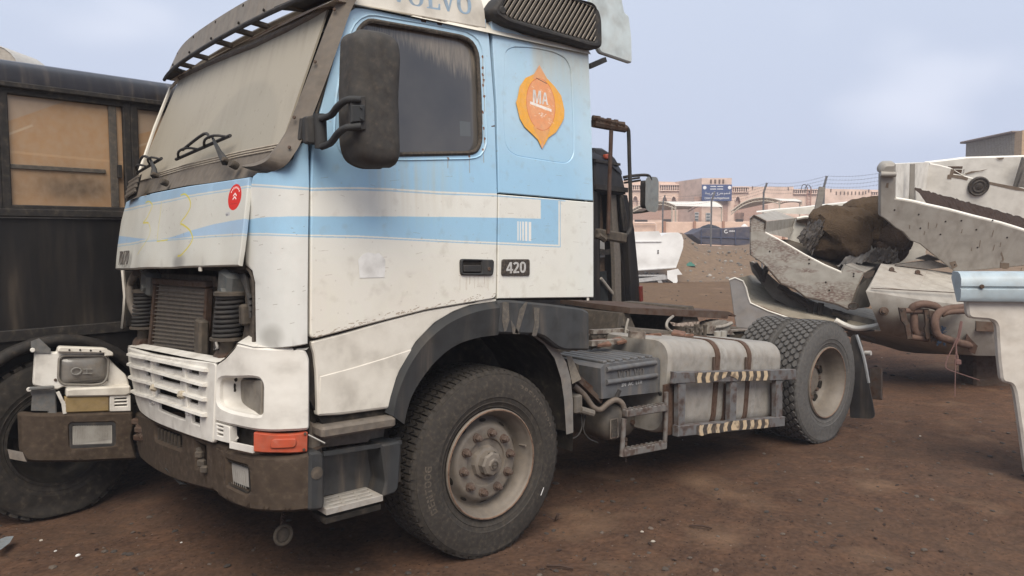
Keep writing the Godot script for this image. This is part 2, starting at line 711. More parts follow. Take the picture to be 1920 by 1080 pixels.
func pmap(pt: Patch) -> Callable:
	return func(p: Vector2, d: float) -> Vector3: return pt.at(p, d)

var white_l := Color(0.87, 0.86, 0.825)
var blue_l := Color(0.60, 0.755, 0.855)

func build_truck() -> void:
	truck = thing("tractor_truck", "faded white and pale blue tractor truck with missing headlamp and open grille bay", "truck", Vector3(0, 0, 0))
	side_map = func(p: Vector2, d: float) -> Vector3: return Vector3(p.x, p.y, side_z(p.y) + d)
	M("black_plastic", lin(0.032, 0.033, 0.035), 0.75, dust_faint, 1.1)
	M("grey_plastic", lin(0.038, 0.040, 0.042), 0.7, streak_faint, 0.8)
	M("dusty_trim", lin(0.12, 0.105, 0.09), 0.85, dust_fine, 1.7)
	M("dark_inside", lin(0.012, 0.011, 0.010), 0.9, dust_faint, 0.9)
	M("chassis", lin(0.05, 0.045, 0.04), 0.85, dust_fine, 1.4)
	M("rusty_steel", lin(0.085, 0.062, 0.05), 0.9, rust_blot, 1.9, 0.0, 0.3)
	M("cream_paint", lin(0.72, 0.68, 0.60), 0.55, film, 0.5)
	M("white_plastic", lin(0.74, 0.71, 0.65), 0.6, film, 0.7)
	M("orange_lens", Color(0.72, 0.28, 0.16), 0.35, dust_fine, 1.5)
	M("seal", lin(0.028, 0.027, 0.026), 0.8, dust_fine, 3.5)
	cab()
	front()
	doors_and_side()
	mirror()
	lower_side()
	chassis()
	wheels()

func cab() -> void:
	var m := MB.new()
	var prof := [Vector2(-1.17, 1.2), Vector2(-1.02, 0.9), Vector2(-0.70, 0.9), Vector2(-0.30, 1.46), Vector2(0.74, 1.40), Vector2(0.735, 3.02), Vector2(-0.62, 2.90), Vector2(-0.78, 2.84), Vector2(-1.02, 2.20), Vector2(-1.08, 2.05)]
	var a := []
	var b := []
	for q in prof:
		var zz := side_z(q.y) - 0.035
		a.append(Vector3(q.x, q.y, zz))
		b.append(Vector3(q.x, q.y, -zz))
	m.solid(a, b)
	put("cab_shell", m, mats.dark_inside, truck)
	m = MB.new()
	m.panel(PackedVector2Array([Vector2(-1.24, 1.40), Vector2(1.24, 1.40), Vector2(1.19, 3.04), Vector2(-1.19, 3.04)]), [], func(p: Vector2, d: float) -> Vector3: return Vector3(0.742 + d, p.y, -p.x), 0.03, 0.01)
	put("back_wall", m, mats.cream_paint, truck)
	m = MB.new()
	m.panel(PackedVector2Array([Vector2(-1.12, 1.32), Vector2(0.76, 1.41), Vector2(0.76, 2.95), Vector2(-0.80, 2.92), Vector2(-1.10, 2.22)]), [], func(p: Vector2, d: float) -> Vector3: return Vector3(p.x, p.y, -side_z(p.y) - d), 0.02)
	put("far_side_panel", m, mats.cream_paint, truck)
	m = MB.new()
	var rings := []
	for k in 9:
		var f := k / 8.0
		var x := lerpf(-0.93, 0.765, f)
		var top := 2.90 + 0.62 * smoothstep(0.08, 0.75, f)
		var ring := []
		for j in 13:
			var s := -1.0 + j / 6.0
			var e := pow(absf(s), 3.5)
			ring.append(Vector3(x + 0.0 * s, lerpf(top, 2.88, e), s * lerpf(1.215, 1.19, 1.0 - e)))
		rings.append(ring)
	for k in 8:
		m.strip(rings[k + 1], rings[k])
	m.fan(rings[0])
	put("roof_shell", m, mats.cream_paint, truck, 50.0)

func livery_side() -> Image:
	var c := Canvas.new(1536, 1312, Rect2(-1.15, 1.28, 1.95, 1.67), white_l)
	var bl := blue_l
	var thin := Color(0.62, 0.74, 0.82)
	var upper := [U(-1.092,2.013),U(-1.074,2.014),U(-0.926,2.022),U(-0.823,2.026),U(-0.659,2.027),U(-0.514,2.024),U(-0.362,2.022),U(-0.18,2.022),U(0.012,2.023),U(0.272,2.016),U(0.481,2.01),U(0.776,2)]
	c.band([Vector2(-1.2, 3.0), Vector2(0.85, 3.0)], upper, bl)
	c.line([U(-1.092,2.002),U(-0.927,2.011),U(-0.823,2.014),U(-0.659,2.015),U(-0.515,2.012),U(-0.362,2.009),U(-0.181,2.01),U(0.011,2.01),U(0.272,2.003),U(0.48,1.998),U(0.523,1.997)], 0.007, thin)
	var top2 := [U(-1.1,1.884),U(-1.077,1.884),U(-0.579,1.891),U(-0.252,1.892),U(0.01,1.892),U(0.333,1.891),U(0.333,1.891)]
	var bot2 := [U(-1.102,1.803),U(-1.078,1.802),U(-0.847,1.798),U(-0.581,1.785),U(-0.253,1.77),U(0.01,1.76),U(0.468,1.741),U(0.468,1.741)]
	c.band(top2, bot2, bl)
	c.poly([U(0.329,2),U(0.467,1.998),U(0.468,1.741),U(0.329,1.748)], bl)
	c.line([U(-1.102,1.793),U(-1.079,1.793),U(-0.848,1.788),U(-0.581,1.776),U(-0.253,1.76),U(0.01,1.749),U(0.483,1.728)], 0.006, thin)
	c.line([U(0.482,1.992),U(0.483,1.728)], 0.006, thin)
	for k in [[970.3, 972.5], [974.6, 977.0], [979.2, 982.4], [984.6, 988.6], [991.4, 996.2]]:
		var x0 := -0.05
		c.poly([bar_pt(k[0], 0), bar_pt(k[1], 0), bar_pt(k[1], 1), bar_pt(k[0], 1)], Color(0.90, 0.89, 0.86))
	c.wash(192, 164, func(p: Vector2) -> Color:
		var n := nz(p.x, p.y, 2.5, 3) * 0.5 + 0.5
		var warm := smoothstep(1.95, 1.45, p.y) * (0.25 + 0.35 * n)
		warm *= smoothstep(0.2, -0.35, p.x) * 0.8 + 0.2
		return Color(0.86, 0.76, 0.64, clampf(warm * 0.35, 0.0, 0.2)))
	c.wash(192, 164, func(p: Vector2) -> Color:
		var n := nz(p.x, p.y * 0.6, 1.6, 31) * 0.5 + 0.5
		var k := smoothstep(2.05, 2.5, p.y) * (0.15 + 0.35 * n) + smoothstep(0.5, 0.78, p.x) * 0.2
		return Color(0.82, 0.87, 0.89, clampf(k, 0.0, 0.5)))
	c.wash(256, 220, func(p: Vector2) -> Color:
		var s := nz(p.x * 30.0, p.y * 1.2, 1.0, 11) * 0.5 + 0.5
		var k := smoothstep(2.25, 2.12, p.y) * smoothstep(1.75, 2.1, p.y) * smoothstep(-0.9, -0.6, p.x) * smoothstep(-0.1, -0.5, p.x)
		var r := smoothstep(2.45, 2.85, p.y) * smoothstep(0.28, 0.34, p.x)
		return Color(0.74, 0.69, 0.60, clampf(k * s * s * 0.7 + r * (0.35 + 0.3 * s), 0.0, 0.75)))
	c.wash(384, 328, func(p: Vector2) -> Color:
		var n := nz(p.x, p.y, 9.0, 21)
		var q := nz(p.x, p.y, 40.0, 22)
		return Color(0.55, 0.50, 0.44, clampf((n - 0.25) * 0.35, 0.0, 0.16) + (0.35 if q > 0.62 else 0.0)))
	rng.seed = 91
	for i in 40:
		var p := Vector2(rng.randf_range(-1.08, 0.74), rng.randf_range(1.42, 2.2))
		var l := rng.randf_range(0.01, 0.06)
		c.line([p, p + Vector2(l, rng.randf_range(-0.006, 0.008))], 0.0018, Color(0.5, 0.44, 0.38, 0.4))
	for q in [U(-0.055,2.749),U(-0.057,2.692),U(-0.053,2.627),U(-0.059,2.598),U(-0.054,2.539),U(-0.069,2.455),U(-0.066,2.37),U(-0.062,2.314),U(-0.076,2.253),U(-0.694,2.223),U(-0.31,2.193),U(-0.171,2.213),U(-0.059,2.655)]:
		var rr := 0.007
		var ring := []
		for k in 9:
			ring.append(q + Vector2(cos(TAU * k / 9), sin(TAU * k / 9) * 1.15) * rr * (0.7 + 0.6 * rng.randf()))
		c.poly(ring, Color(0.42, 0.27, 0.18))
		c.line([q, q + Vector2(rng.randf_range(-0.004, 0.004), -rng.randf_range(0.03, 0.09))], 0.006, Color(0.55, 0.40, 0.28, 0.35))
	for i in 90:
		var f := rng.randf()
		var q: Vector2 = [U(-1.091,1.33), U(-0.768,1.382), U(-0.458,1.427), U(-0.006,1.463)][int(f * 3.0)].lerp([U(-1.091,1.33), U(-0.768,1.382), U(-0.458,1.427), U(-0.006,1.463)][int(f * 3.0) + 1], fmod(f * 3.0, 1.0))
		q.y += absf(rng.randfn(0.0, 0.012))
		c.line([q, q + Vector2(rng.randf_range(0.004, 0.02), rng.randf_range(-0.003, 0.006))], rng.randf_range(0.002, 0.005), Color(0.45, 0.36, 0.28, 0.45))
	for i in 14:
		var q: Vector2 = U(-0.248,1.583).lerp(U(-0.021,1.575), rng.randf())
		c.line([q, q - Vector2(0.002, rng.randf_range(0.02, 0.08))], 0.004, Color(0.60, 0.52, 0.43, 0.25))
	c.poly([U(-0.014,2.386),U(0.02,2.395),U(0.023,2.387),U(-0.011,2.381)], Color(0.3, 0.2, 0.15))
	return c.im

func bar_pt(u: float, side: int) -> Vector2:
	var a0 := U(0.153,1.874)
	var a1 := U(0.256,1.872)
	var b0 := U(0.153,1.768)
	var b1 := U(0.256,1.764)
	var f := (u - 970.3) / 25.9
	return a0.lerp(a1, f) if side == 0 else b0.lerp(b1, f)

func doors_and_side() -> void:
	var paint := printed("side_paint", livery_side(), 0.36, film, 0.35)
	var uvr := Rect2(-1.15, 1.28, 1.95, 1.67)
	var m := MB.new()
	m.box_uv = uvr
	var door := rounded([U(-1.077,2.019),U(-1.083,1.795),U(-1.096,1.323),U(-0.768,1.374),U(-0.458,1.419),U(0.001,1.453),U(0.013,2.032),U(0.017,2.493),U(-0.003,2.899),U(-0.408,2.882),U(-0.744,2.879),U(-0.818,2.872),U(-0.859,2.838),U(-0.96,2.561),U(-1.061,2.217)], 0.03)
	var win := rounded([U(-0.889,2.17),U(-0.915,2.26),U(-0.904,2.421),U(-0.855,2.625),U(-0.801,2.771),U(-0.747,2.823),U(-0.629,2.825),U(-0.41,2.831),U(-0.182,2.833),U(-0.123,2.817),U(-0.09,2.764),U(-0.087,2.538),U(-0.092,2.297),U(-0.123,2.244),U(-0.17,2.23),U(-0.568,2.198)], 0.03, 2)
	m.panel(door, [win], side_map, 0.035, 0.006, 0.22)
	var dr := put("door", m, paint, truck)
	tag(dr, "blue over white driver's door with rust spots beside the window")
	m = MB.new()
	var lip := rounded([U(-0.898,2.159),U(-0.948,2.24),U(-0.928,2.431),U(-0.877,2.647),U(-0.819,2.792),U(-0.745,2.846),U(-0.409,2.858),U(-0.156,2.862),U(-0.079,2.833),U(-0.051,2.741),U(-0.056,2.286),U(-0.099,2.221),U(-0.171,2.205),U(-0.569,2.175)], 0.04, 2)
	var lip2 := m.inset(lip, 0.012)
	for i in lip.size():
		var j := (i + 1) % lip.size()
		var a: Vector3 = side_map.call(lip[i], 0.0005)
		var b: Vector3 = side_map.call(lip[j], 0.0005)
		var c: Vector3 = side_map.call(lip2[j], -0.0)
		var d: Vector3 = side_map.call(lip2[i], 0.0)
		var mid0: Vector3 = (a + d) * 0.5 + Vector3(0, 0, 0.006)
		var mid1: Vector3 = (b + c) * 0.5 + Vector3(0, 0, 0.006)
		m.box_uv = uvr
		m.quad(a, b, mid1, mid0, m.uvat(lip[i]), m.uvat(lip[j]), m.uvat(lip2[j]), m.uvat(lip2[i]))
		m.quad(mid0, mid1, c, d, m.uvat(lip[i]), m.uvat(lip[j]), m.uvat(lip2[j]), m.uvat(lip2[i]))
	put("window_pressing", m, paint, dr, 60.0)
	m = MB.new()
	var ring := []
	for q in win:
		ring.append(side_map.call(q, -0.001))
	ring.append(ring[0])
	m.tube(ring, 0.013, 6, false)
	put("window_seal", m, mats.seal, dr, 60.0)
	var gim := Canvas.new(768, 640, Rect2(-0.96, 2.14, 0.88, 0.72), Color(0.17, 0.18, 0.20))
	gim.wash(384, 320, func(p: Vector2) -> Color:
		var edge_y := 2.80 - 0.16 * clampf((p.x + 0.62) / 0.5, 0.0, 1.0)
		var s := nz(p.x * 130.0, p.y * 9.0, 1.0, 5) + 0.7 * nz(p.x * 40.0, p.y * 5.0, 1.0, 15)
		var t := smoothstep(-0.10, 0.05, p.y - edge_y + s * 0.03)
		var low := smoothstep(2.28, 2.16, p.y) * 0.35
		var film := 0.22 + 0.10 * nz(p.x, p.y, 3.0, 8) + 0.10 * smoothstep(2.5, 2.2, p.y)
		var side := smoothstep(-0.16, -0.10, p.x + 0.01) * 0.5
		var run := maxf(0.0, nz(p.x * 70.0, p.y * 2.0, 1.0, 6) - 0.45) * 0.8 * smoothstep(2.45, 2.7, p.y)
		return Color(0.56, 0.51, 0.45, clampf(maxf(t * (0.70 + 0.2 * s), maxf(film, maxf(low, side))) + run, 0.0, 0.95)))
	gim.poly([U(-0.211,2.397),U(-0.14,2.398),U(-0.141,2.322),U(-0.211,2.319)], Color(0.36, 0.38, 0.38, 0.6))
	var glass := printed("door_glass", gim.im, 0.22)
	glass.clearcoat_enabled = true
	glass.clearcoat = 0.5
	glass.clearcoat_roughness = 0.12
	m = MB.new()
	m.box_uv = Rect2(-0.96, 2.14, 0.88, 0.72)
	m.panel(win, [], func(p: Vector2, d: float) -> Vector3: return Vector3(p.x, p.y, side_z(p.y) - 0.02 + d), 0.004, 0.0, 0.5)
	put("window_glass", m, glass, dr)
	for q in [U(-0.427,2.879),U(-0.329,2.882)]:
		m = MB.new()
		disc_in(m, Vector3(q.x, q.y, side_z(q.y) - 0.004), Vector3(0, 0, 1), 0.017, 0.006, 12)
		disc_in(m, Vector3(q.x, q.y, side_z(q.y) + 0.001), Vector3(0, 0, 1), 0.008, 0.006, 8)
		put("rubber_plug", m, mats.rusty_steel, dr)
	m = MB.new()
	m.bar(side_map.call(U(-0.801,2.758), -0.012), side_map.call(U(-0.877,2.188), -0.012), 0.03, 0.02, Vector3(0, 0, 1))
	put("window_mullion", m, mats.seal, dr)
	m = MB.new()
	m.panel(PackedVector2Array([U(-0.84,1.596),U(-0.844,1.65),U(-0.847,1.683),U(-0.821,1.708),U(-0.792,1.717),U(-0.771,1.714),U(-0.754,1.709),U(-0.733,1.714),U(-0.713,1.695),U(-0.698,1.68),U(-0.699,1.633),U(-0.705,1.594)]), [], side_map, 0.001, 0.0, 0.5)
	var stk := put("torn_sticker", m, M("paper", lin(0.84, 0.83, 0.80), 0.8, null, 0.6), dr)
	stk.position.z += 0.0022
	m = MB.new()
	m.panel(rounded([U(-0.25,1.675),U(-0.248,1.588),U(-0.028,1.578),U(-0.02,1.665)], 0.02), [rounded([U(-0.233,1.664),U(-0.234,1.599),U(-0.109,1.595),U(-0.109,1.661)], 0.008, 2)], side_map, 0.03, 0.006, 0.3)
	var hd := put("door_handle", m, mats.grey_plastic, dr)
	hd.position.z += 0.014
	m = MB.new()
	m.panel(PackedVector2Array([U(-0.237,1.667),U(-0.237,1.596),U(-0.105,1.592),U(-0.105,1.664)]), [], side_map, 0.002)
	var pit := put("handle_pocket", m, mats.dark_inside, dr)
	pit.position.z += 0.002
	m = MB.new()
	m.panel(rounded([U(-0.23,1.641),U(-0.23,1.605),U(-0.113,1.601),U(-0.112,1.638)], 0.006, 2), [], side_map, 0.01, 0.003)
	var grip := put("handle_lever", m, mats.black_plastic, dr)
	grip.position.z += 0.013
	var lk := U(-0.061,1.616)
	m = disc(Vector3(lk.x, lk.y, side_z(lk.y) + 0.012), Vector3(0, 0, 1), 0.011, 0.006)
	put("lock", m, mats.rusty_steel, dr)

	m = MB.new()
	m.box_uv = uvr
	var slu := PackedVector2Array([U(0.02,2.028),U(0.313,2.019),U(0.524,2.012),U(0.76,2.004),U(0.769,2.411),U(0.767,2.731),U(0.767,2.916),U(0.527,2.917),U(0.258,2.916),U(0.123,2.94),U(0.048,2.956),U(0.016,2.979),U(0.032,2.494)])
	var inner := rounded([U(0.108,2.805),U(0.163,2.836),U(0.315,2.854),U(0.481,2.854),U(0.574,2.831),U(0.611,2.774),U(0.616,2.43),U(0.608,2.272),U(0.561,2.222),U(0.491,2.218),U(0.164,2.237),U(0.107,2.26),U(0.079,2.31),U(0.08,2.557)], 0.05, 3)
	m.panel(slu, [inner], side_map, 0.03, 0.004, 0.22)
	var su := put("sleeper_upper_panel", m, paint, truck)
	m = MB.new()
	m.box_uv = uvr
	m.panel(inner, [], func(p: Vector2, d: float) -> Vector3: return Vector3(p.x, p.y, side_z(p.y) - 0.004 + d), 0.006, 0.003, 0.22)
	put("locker_pressing", m, paint, su)
	m = MB.new()
	m.box_uv = uvr
	m.panel(PackedVector2Array([U(0.019,2.019),U(0.313,2.01),U(0.523,2.002),U(0.762,1.994),U(0.768,1.417),U(0.354,1.436),U(0.009,1.451)]), [], side_map, 0.03, 0.004, 0.22)
	var sl := put("sleeper_lower_panel", m, paint, truck)
	m = MB.new()
	var e0 := []
	var e1 := []
	var e2 := []
	for y in [1.414, 2.0, 2.45, 2.95]:
		var z := side_z(y)
		e0.append(Vector3(0.764, y, z - 0.004))
		e1.append(Vector3(0.776, y, z - 0.014))
		e2.append(Vector3(0.778, y, z - 0.2))
	m.strip(e1, e0)
	m.strip(e2, e1)
	put("rear_corner", m, mats.cream_paint, truck, 60.0)
	m = MB.new()
	m.panel(rounded([U(0.036,1.666),U(0.032,1.576),U(0.239,1.568),U(0.239,1.662)], 0.014), [], side_map, 0.008, 0.003, 0.3)
	var np := put("number_badge", m, M("badge_black", lin(0.018, 0.018, 0.02), 0.5, dust_fine, 4.0), sl)
	np.position.z += 0.009
	m = MB.new()
	var c420 := U(0.134,1.618)
	text("badge_digits", "420", 0.062, Transform3D(Basis.IDENTITY, Vector3(c420.x, c420.y, side_z(c420.y) + 0.010)), M("badge_silver", lin(0.55, 0.55, 0.54), 0.4, dust_fine, 4.0), sl, 0.142, "Droid Sans", 800, 0.004)
	emblem(su)
	m = MB.new()
	var rs := PackedVector2Array([U(-0.843,2.88),U(-0.743,2.886),U(-0.407,2.896),U(-0.029,2.906),U(-0.025,2.912),U(-0.031,2.999),U(-0.056,3.074),U(-0.709,3.002),U(-0.881,2.954)])
	m.panel(rs, [], side_map, 0.02, 0.004, 0.3)
	var strip_part := put("roof_side_strip", m, mats.cream_paint, truck)
	strip_part.position.z += 0.004
	m = MB.new()
	m.panel(PackedVector2Array([U(-0.806,2.885),U(-0.743,2.889),U(-0.407,2.898),U(-0.025,2.911),U(-0.026,2.955),U(-0.404,2.947),U(-0.653,2.939),U(-0.805,2.922)]), [], side_map, 0.001, 0.0, 0.3)
	var bb := put("blue_band", m, M("blue_paint", Color(0.56, 0.73, 0.85), 0.5, dust_fine, 0.9), strip_part)
	bb.position.z += 0.002
	var v0 := U(-0.554,2.984)
	var v1 := U(-0.194,3.005)
	var dirx := Vector3(v1.x - v0.x, v1.y - v0.y, 0).normalized()
	var ttx := T(side_map.call((v0 + v1) * 0.5, 0.006), dirx, Vector3(0, 1, 0).cross(dirx).cross(dirx).normalized() * -1.0)
	ttx = Transform3D(Basis(dirx, Vector3(-dirx.y, dirx.x, 0), Vector3(0, 0, 1)), side_map.call((v0 + v1) * 0.5, 0.006))
	text("roof_lettering", "VOLVO", 0.10, ttx, M("letter_blue", Color(0.60, 0.71, 0.80), 0.6, dust_fine, 2.0), strip_part, 0.50, "Droid Serif", 900, 0.002)
	intake()
	m = MB.new()
	var wing := rounded([U(0.853,3.417),U(0.808,3.282),U(0.809,3.092),U(0.876,2.943),U(0.9,2.918),U(1.061,2.905),U(1.193,2.894),U(1.186,3.057),U(1.158,3.192),U(1.118,3.198),U(1.092,3.272),U(1.055,3.461)], 0.02)
	m.panel(wing, [], zplane(1.17), 0.03, 0.008, 0.3, true)
	put("roof_side_wing", m, M("pale_paint", Color(0.80, 0.85, 0.86), 0.5, dust_fine, 0.6), truck)
	m = MB.new()
	m.bar(V(0.813,2.825,1.15), V(0.955,2.887,1.15), 0.03, 0.03, Vector3(0, 0, 1))
	put("wing_stay", m, mats.black_plastic, truck)

func emblem(parent: Node) -> void:
	var c := U(0.356,2.54)
	var em := Canvas.new(512, 768, Rect2(c.x - 0.15, c.y - 0.22, 0.30, 0.44), Color(0.93, 0.66, 0.20))
	var oval := []
	for k in 48:
		oval.append(c + Vector2(cos(TAU * k / 48) * 0.112, sin(TAU * k / 48) * 0.148))
	em.poly([c + Vector2(-0.06, 0.14), c + Vector2(0, 0.23), c + Vector2(0.06, 0.14)], Color(0.87, 0.62, 0.42))
	em.poly([c + Vector2(-0.07, -0.13), c + Vector2(0, -0.23), c + Vector2(0.07, -0.13)], Color(0.88, 0.62, 0.35))
	em.poly(oval, Color(0.80, 0.36, 0.16))
	var o2 := []
	for q in oval:
		o2.append(c + (q - c) * 0.975)
	em.poly(o2, Color(0.90, 0.60, 0.40))
	em.wash(64, 96, func(p: Vector2) -> Color:
		return Color(0.92, 0.72, 0.55, clampf(nz(p.x, p.y, 14.0, 4) * 0.5 + 0.1, 0.0, 0.5)))
	em.poly([c + Vector2(-0.084, 0.010), c + Vector2(0.080, -0.018), c + Vector2(0.080, -0.034), c + Vector2(-0.084, -0.006)], Color(0.95, 0.92, 0.88))
	rng.seed = 14
	for k in 26:
		var q := c + Vector2(rng.randf_range(-0.09, 0.09), rng.randf_range(-0.13, 0.10))
		em.line([q, q + Vector2(rng.randf_range(0.004, 0.022), rng.randf_range(-0.015, 0.004))], 0.0022, Color(0.97, 0.85, 0.72))
	for k in 5:
		var q := c + Vector2(-0.02 + 0.012 * k, -0.055 - 0.01 * (k % 2))
		em.line([q, q + Vector2(0.01, 0.004)], 0.004, Color(0.95, 0.90, 0.84))
	em.line([c + Vector2(0.004, -0.045), c + Vector2(0.004, -0.075)], 0.004, Color(0.95, 0.90, 0.84))
	em.line([c + Vector2(-0.03, 0.146), c + Vector2(0.05, 0.125)], 0.004, Color(0.25, 0.16, 0.12))
	var mat := printed("emblem_print", em.im, 0.5, dust_fine, 3.0)
	var m := MB.new()
	m.box_uv = Rect2(c.x - 0.15, c.y - 0.22, 0.30, 0.44)
	m.panel(PackedVector2Array([U(0.352,2.289),U(0.321,2.338),U(0.282,2.365),U(0.224,2.402),U(0.191,2.446),U(0.174,2.509),U(0.168,2.532),U(0.18,2.557),U(0.2,2.624),U(0.246,2.677),U(0.311,2.706),U(0.355,2.763),U(0.41,2.695),U(0.471,2.654),U(0.52,2.607),U(0.541,2.526),U(0.535,2.479),U(0.511,2.445),U(0.466,2.392),U(0.405,2.357)]), [], side_map, 0.001, 0.0, 0.2)
	var e := put("company_emblem", m, mat, parent)
	e.position.z += 0.0025
	var white := M("emblem_white", lin(0.82, 0.80, 0.76), 0.6)
	var q := U(0.325,2.579)
	text("emblem_letters", "M", 0.075, Transform3D(Basis.IDENTITY, Vector3(q.x, q.y, side_z(q.y) + 0.004)), white, e, 0.062, "Droid Sans", 800, 0.001)
	q = U(0.387,2.577)
	text("emblem_letters", "A", 0.068, Transform3D(Basis.IDENTITY, Vector3(q.x, q.y, side_z(q.y) + 0.004)), white, e, 0.046, "Droid Sans", 700, 0.001)

func intake() -> void:
	var zz := 1.21
	var m := MB.new()
	var outer := rounded([U(-0.026,2.996),U(-0.012,2.962),U(0.07,2.934),U(0.303,2.92),U(0.554,2.912),U(0.714,2.902),U(0.787,2.91),U(0.819,2.934),U(0.814,3.085),U(0.785,3.149),U(0.641,3.166),U(0.385,3.171),U(0.146,3.13),U(0.033,3.079)], 0.05, 3)
	var inner := rounded([U(0.04,3.013),U(0.055,2.988),U(0.093,2.972),U(0.303,2.964),U(0.554,2.951),U(0.741,2.947),U(0.759,2.956),U(0.749,3.136),U(0.721,3.15),U(0.553,3.149),U(0.344,3.151),U(0.146,3.113),U(0.07,3.07)], 0.04, 3)
	m.panel(outer, [inner], zplane(zz + 0.055), 0.11, 0.015, 0.3)
	var it := put("air_intake", m, mats.black_plastic, truck)
	m = MB.new()
	m.panel(inner, [], zplane(zz), 0.005)
	put("intake_back", m, mats.dark_inside, it)
	var slat_mat := M("dusty_louvre", lin(0.50, 0.45, 0.38), 0.85, dust_fine, 2.0)
	var lean := Vector2(0.115, 0.16)
	var x := inner[0].x - 0.25
	while x < 1.0:
		var y0 := 2.85
		var q := PackedVector2Array([Vector2(x, y0), Vector2(x + 0.030, y0), Vector2(x + 0.030 + lean.x * 2.4, y0 + lean.y * 2.4), Vector2(x + lean.x * 2.4, y0 + lean.y * 2.4)])
		var s := MB.new()
		for g in Geometry2D.intersect_polygons(q, inner):
			if s.area(g) * s.area(g) < 1e-8:
				continue
			s.panel(g, [], func(p: Vector2, d: float) -> Vector3:
				var across := (p.x - (p.y - y0) * lean.x / lean.y - x) / 0.030
				return Vector3(p.x, p.y, zz + 0.055 - 0.022 * clampf(across, 0.0, 1.0) + d), 0.006, 0.0, 0.05)
		if s.v.size():
			put("louvre", s, slat_mat, it)
		x += 0.0335
	var f := V(0.033,2.998,1.25)
	put("loose_clip", disc(f, Vector3(0, 0, 1), 0.022, 0.02), mats.black_plastic, it)
	m = MB.new()
	m.panel(rounded([U(0.759,3.134),U(0.819,3.132),U(0.835,2.944),U(0.774,2.941)], 0.01), [], zplane(1.2), 0.05, 0.01)
	put("intake_side_duct", m, M("duct_grey", lin(0.12, 0.13, 0.16), 0.6, dust_fine, 1.0), it)

func mirror() -> void:
	var m := MB.new()
	var prof := rounded([U(-1.012,2.651),U(-1.027,2.394),U(-1.026,2.19),U(-1.004,2.124),U(-0.931,2.093),U(-0.809,2.1),U(-0.795,2.136),U(-0.786,2.374),U(-0.785,2.609),U(-0.801,2.672),U(-0.863,2.689),U(-0.968,2.686)], 0.05, 4)
	var ctr := Vector2.ZERO
	for q in prof:
		ctr += q
	ctr /= prof.size()
	var rings := []
	for lev in [[0.0, -0.08], [0.005, -0.075], [0.0, 0.0], [0.008, 0.035], [0.022, 0.058], [0.05, 0.072], [0.09, 0.078]]:
		var ring := []
		for q in prof:
			var w: Vector2 = q - ctr
			w = w - w.normalized() * lev[0]
			ring.append(Vector3(ctr.x + w.x, ctr.y + w.y, 1.5 + lev[1]))
		rings.append(ring)
	for k in rings.size() - 1:
		m.strip(rings[k], rings[k + 1], true)
	m.fan(rings[rings.size() - 1])
	var hd := put("door_mirror", m, M("mirror_shell", lin(0.05, 0.048, 0.046), 0.8, dust_faint, 1.6), truck, 50.0)
	m = MB.new()
	m.panel(m.inset(prof, 0.012), [], func(p: Vector2, d: float) -> Vector3: return Vector3(p.x, p.y, 1.42 - d), 0.003)
	put("mirror_glass", m, M("mirror_glass", Color(0.5, 0.52, 0.53), 0.15, dust_fine, 1.0, 0.8), hd)
	m = MB.new()
	m.panel(PackedVector2Array([U(-1.058,2.376),U(-0.987,2.388),U(-0.987,2.245),U(-1.058,2.234)]), [], zplane(1.585), 0.02, 0.004)
	put("mirror_recess", m, mats.black_plastic, hd)
	m = MB.new()
	m.panel(PackedVector2Array([U(-1.062,2.34),U(-0.999,2.347),U(-1,2.278),U(-1.063,2.268)]), [], zplane(1.60), 0.016, 0.004)
	for q in [V(-1.018,2.333,1.6),V(-1.018,2.288,1.6)]:
		disc_in(m, q, Vector3(0, 0, 1), 0.006, 0.006, 8)
	put("mirror_clamp", m, mats.grey_plastic, hd)
	m = MB.new()
	m.tube(curve([V(-1.083,2.31,1.36), V(-1.065,2.318,1.42), V(-1.071,2.346,1.5), V(-1.063,2.365,1.57), V(-1.017,2.367,1.595)], 5), 0.0155, 8)
	put("mirror_arm", m, mats.grey_plastic, hd, 60.0)
	m = MB.new()
	m.tube(curve([V(-1.081,2.187,1.36), V(-1.068,2.199,1.42), V(-1.073,2.232,1.5), V(-1.07,2.249,1.57), V(-1.019,2.256,1.595)], 5), 0.0155, 8)
	put("mirror_arm", m, mats.grey_plastic, hd, 60.0)
	m = MB.new()
	m.tube([V(-1.073,2.332,1.335), V(-1.071,2.183,1.335)], 0.028, 10)
	m.box(V(-1.088,2.262,1.3), Vector3(0.09, 0.12, 0.05), Basis.IDENTITY, 0.008)
	m.bar(V(-1.113,2.313,1.27), V(-1.071,2.323,1.32), 0.02, 0.02, Vector3(0, 0, 1))
	put("mirror_hinge", m, mats.grey_plastic, hd, 50.0)
	m = MB.new()
	m.panel(PackedVector2Array([U(-1.13,2.226),U(-1.115,2.322),U(-1.082,2.328),U(-1.071,2.23)]), [], side_map, 0.02, 0.003)
	var hp := put("mirror_base_plate", m, mats.black_plastic, hd)
	hp.position.z += 0.012
	m = MB.new()
	disc_in(m, side_map.call(U(-1.082,2.217), 0.0), Vector3(0, 0, 1), 0.012, 0.012, 10)
	put("base_bolt", m, mats.rusty_steel, hd)

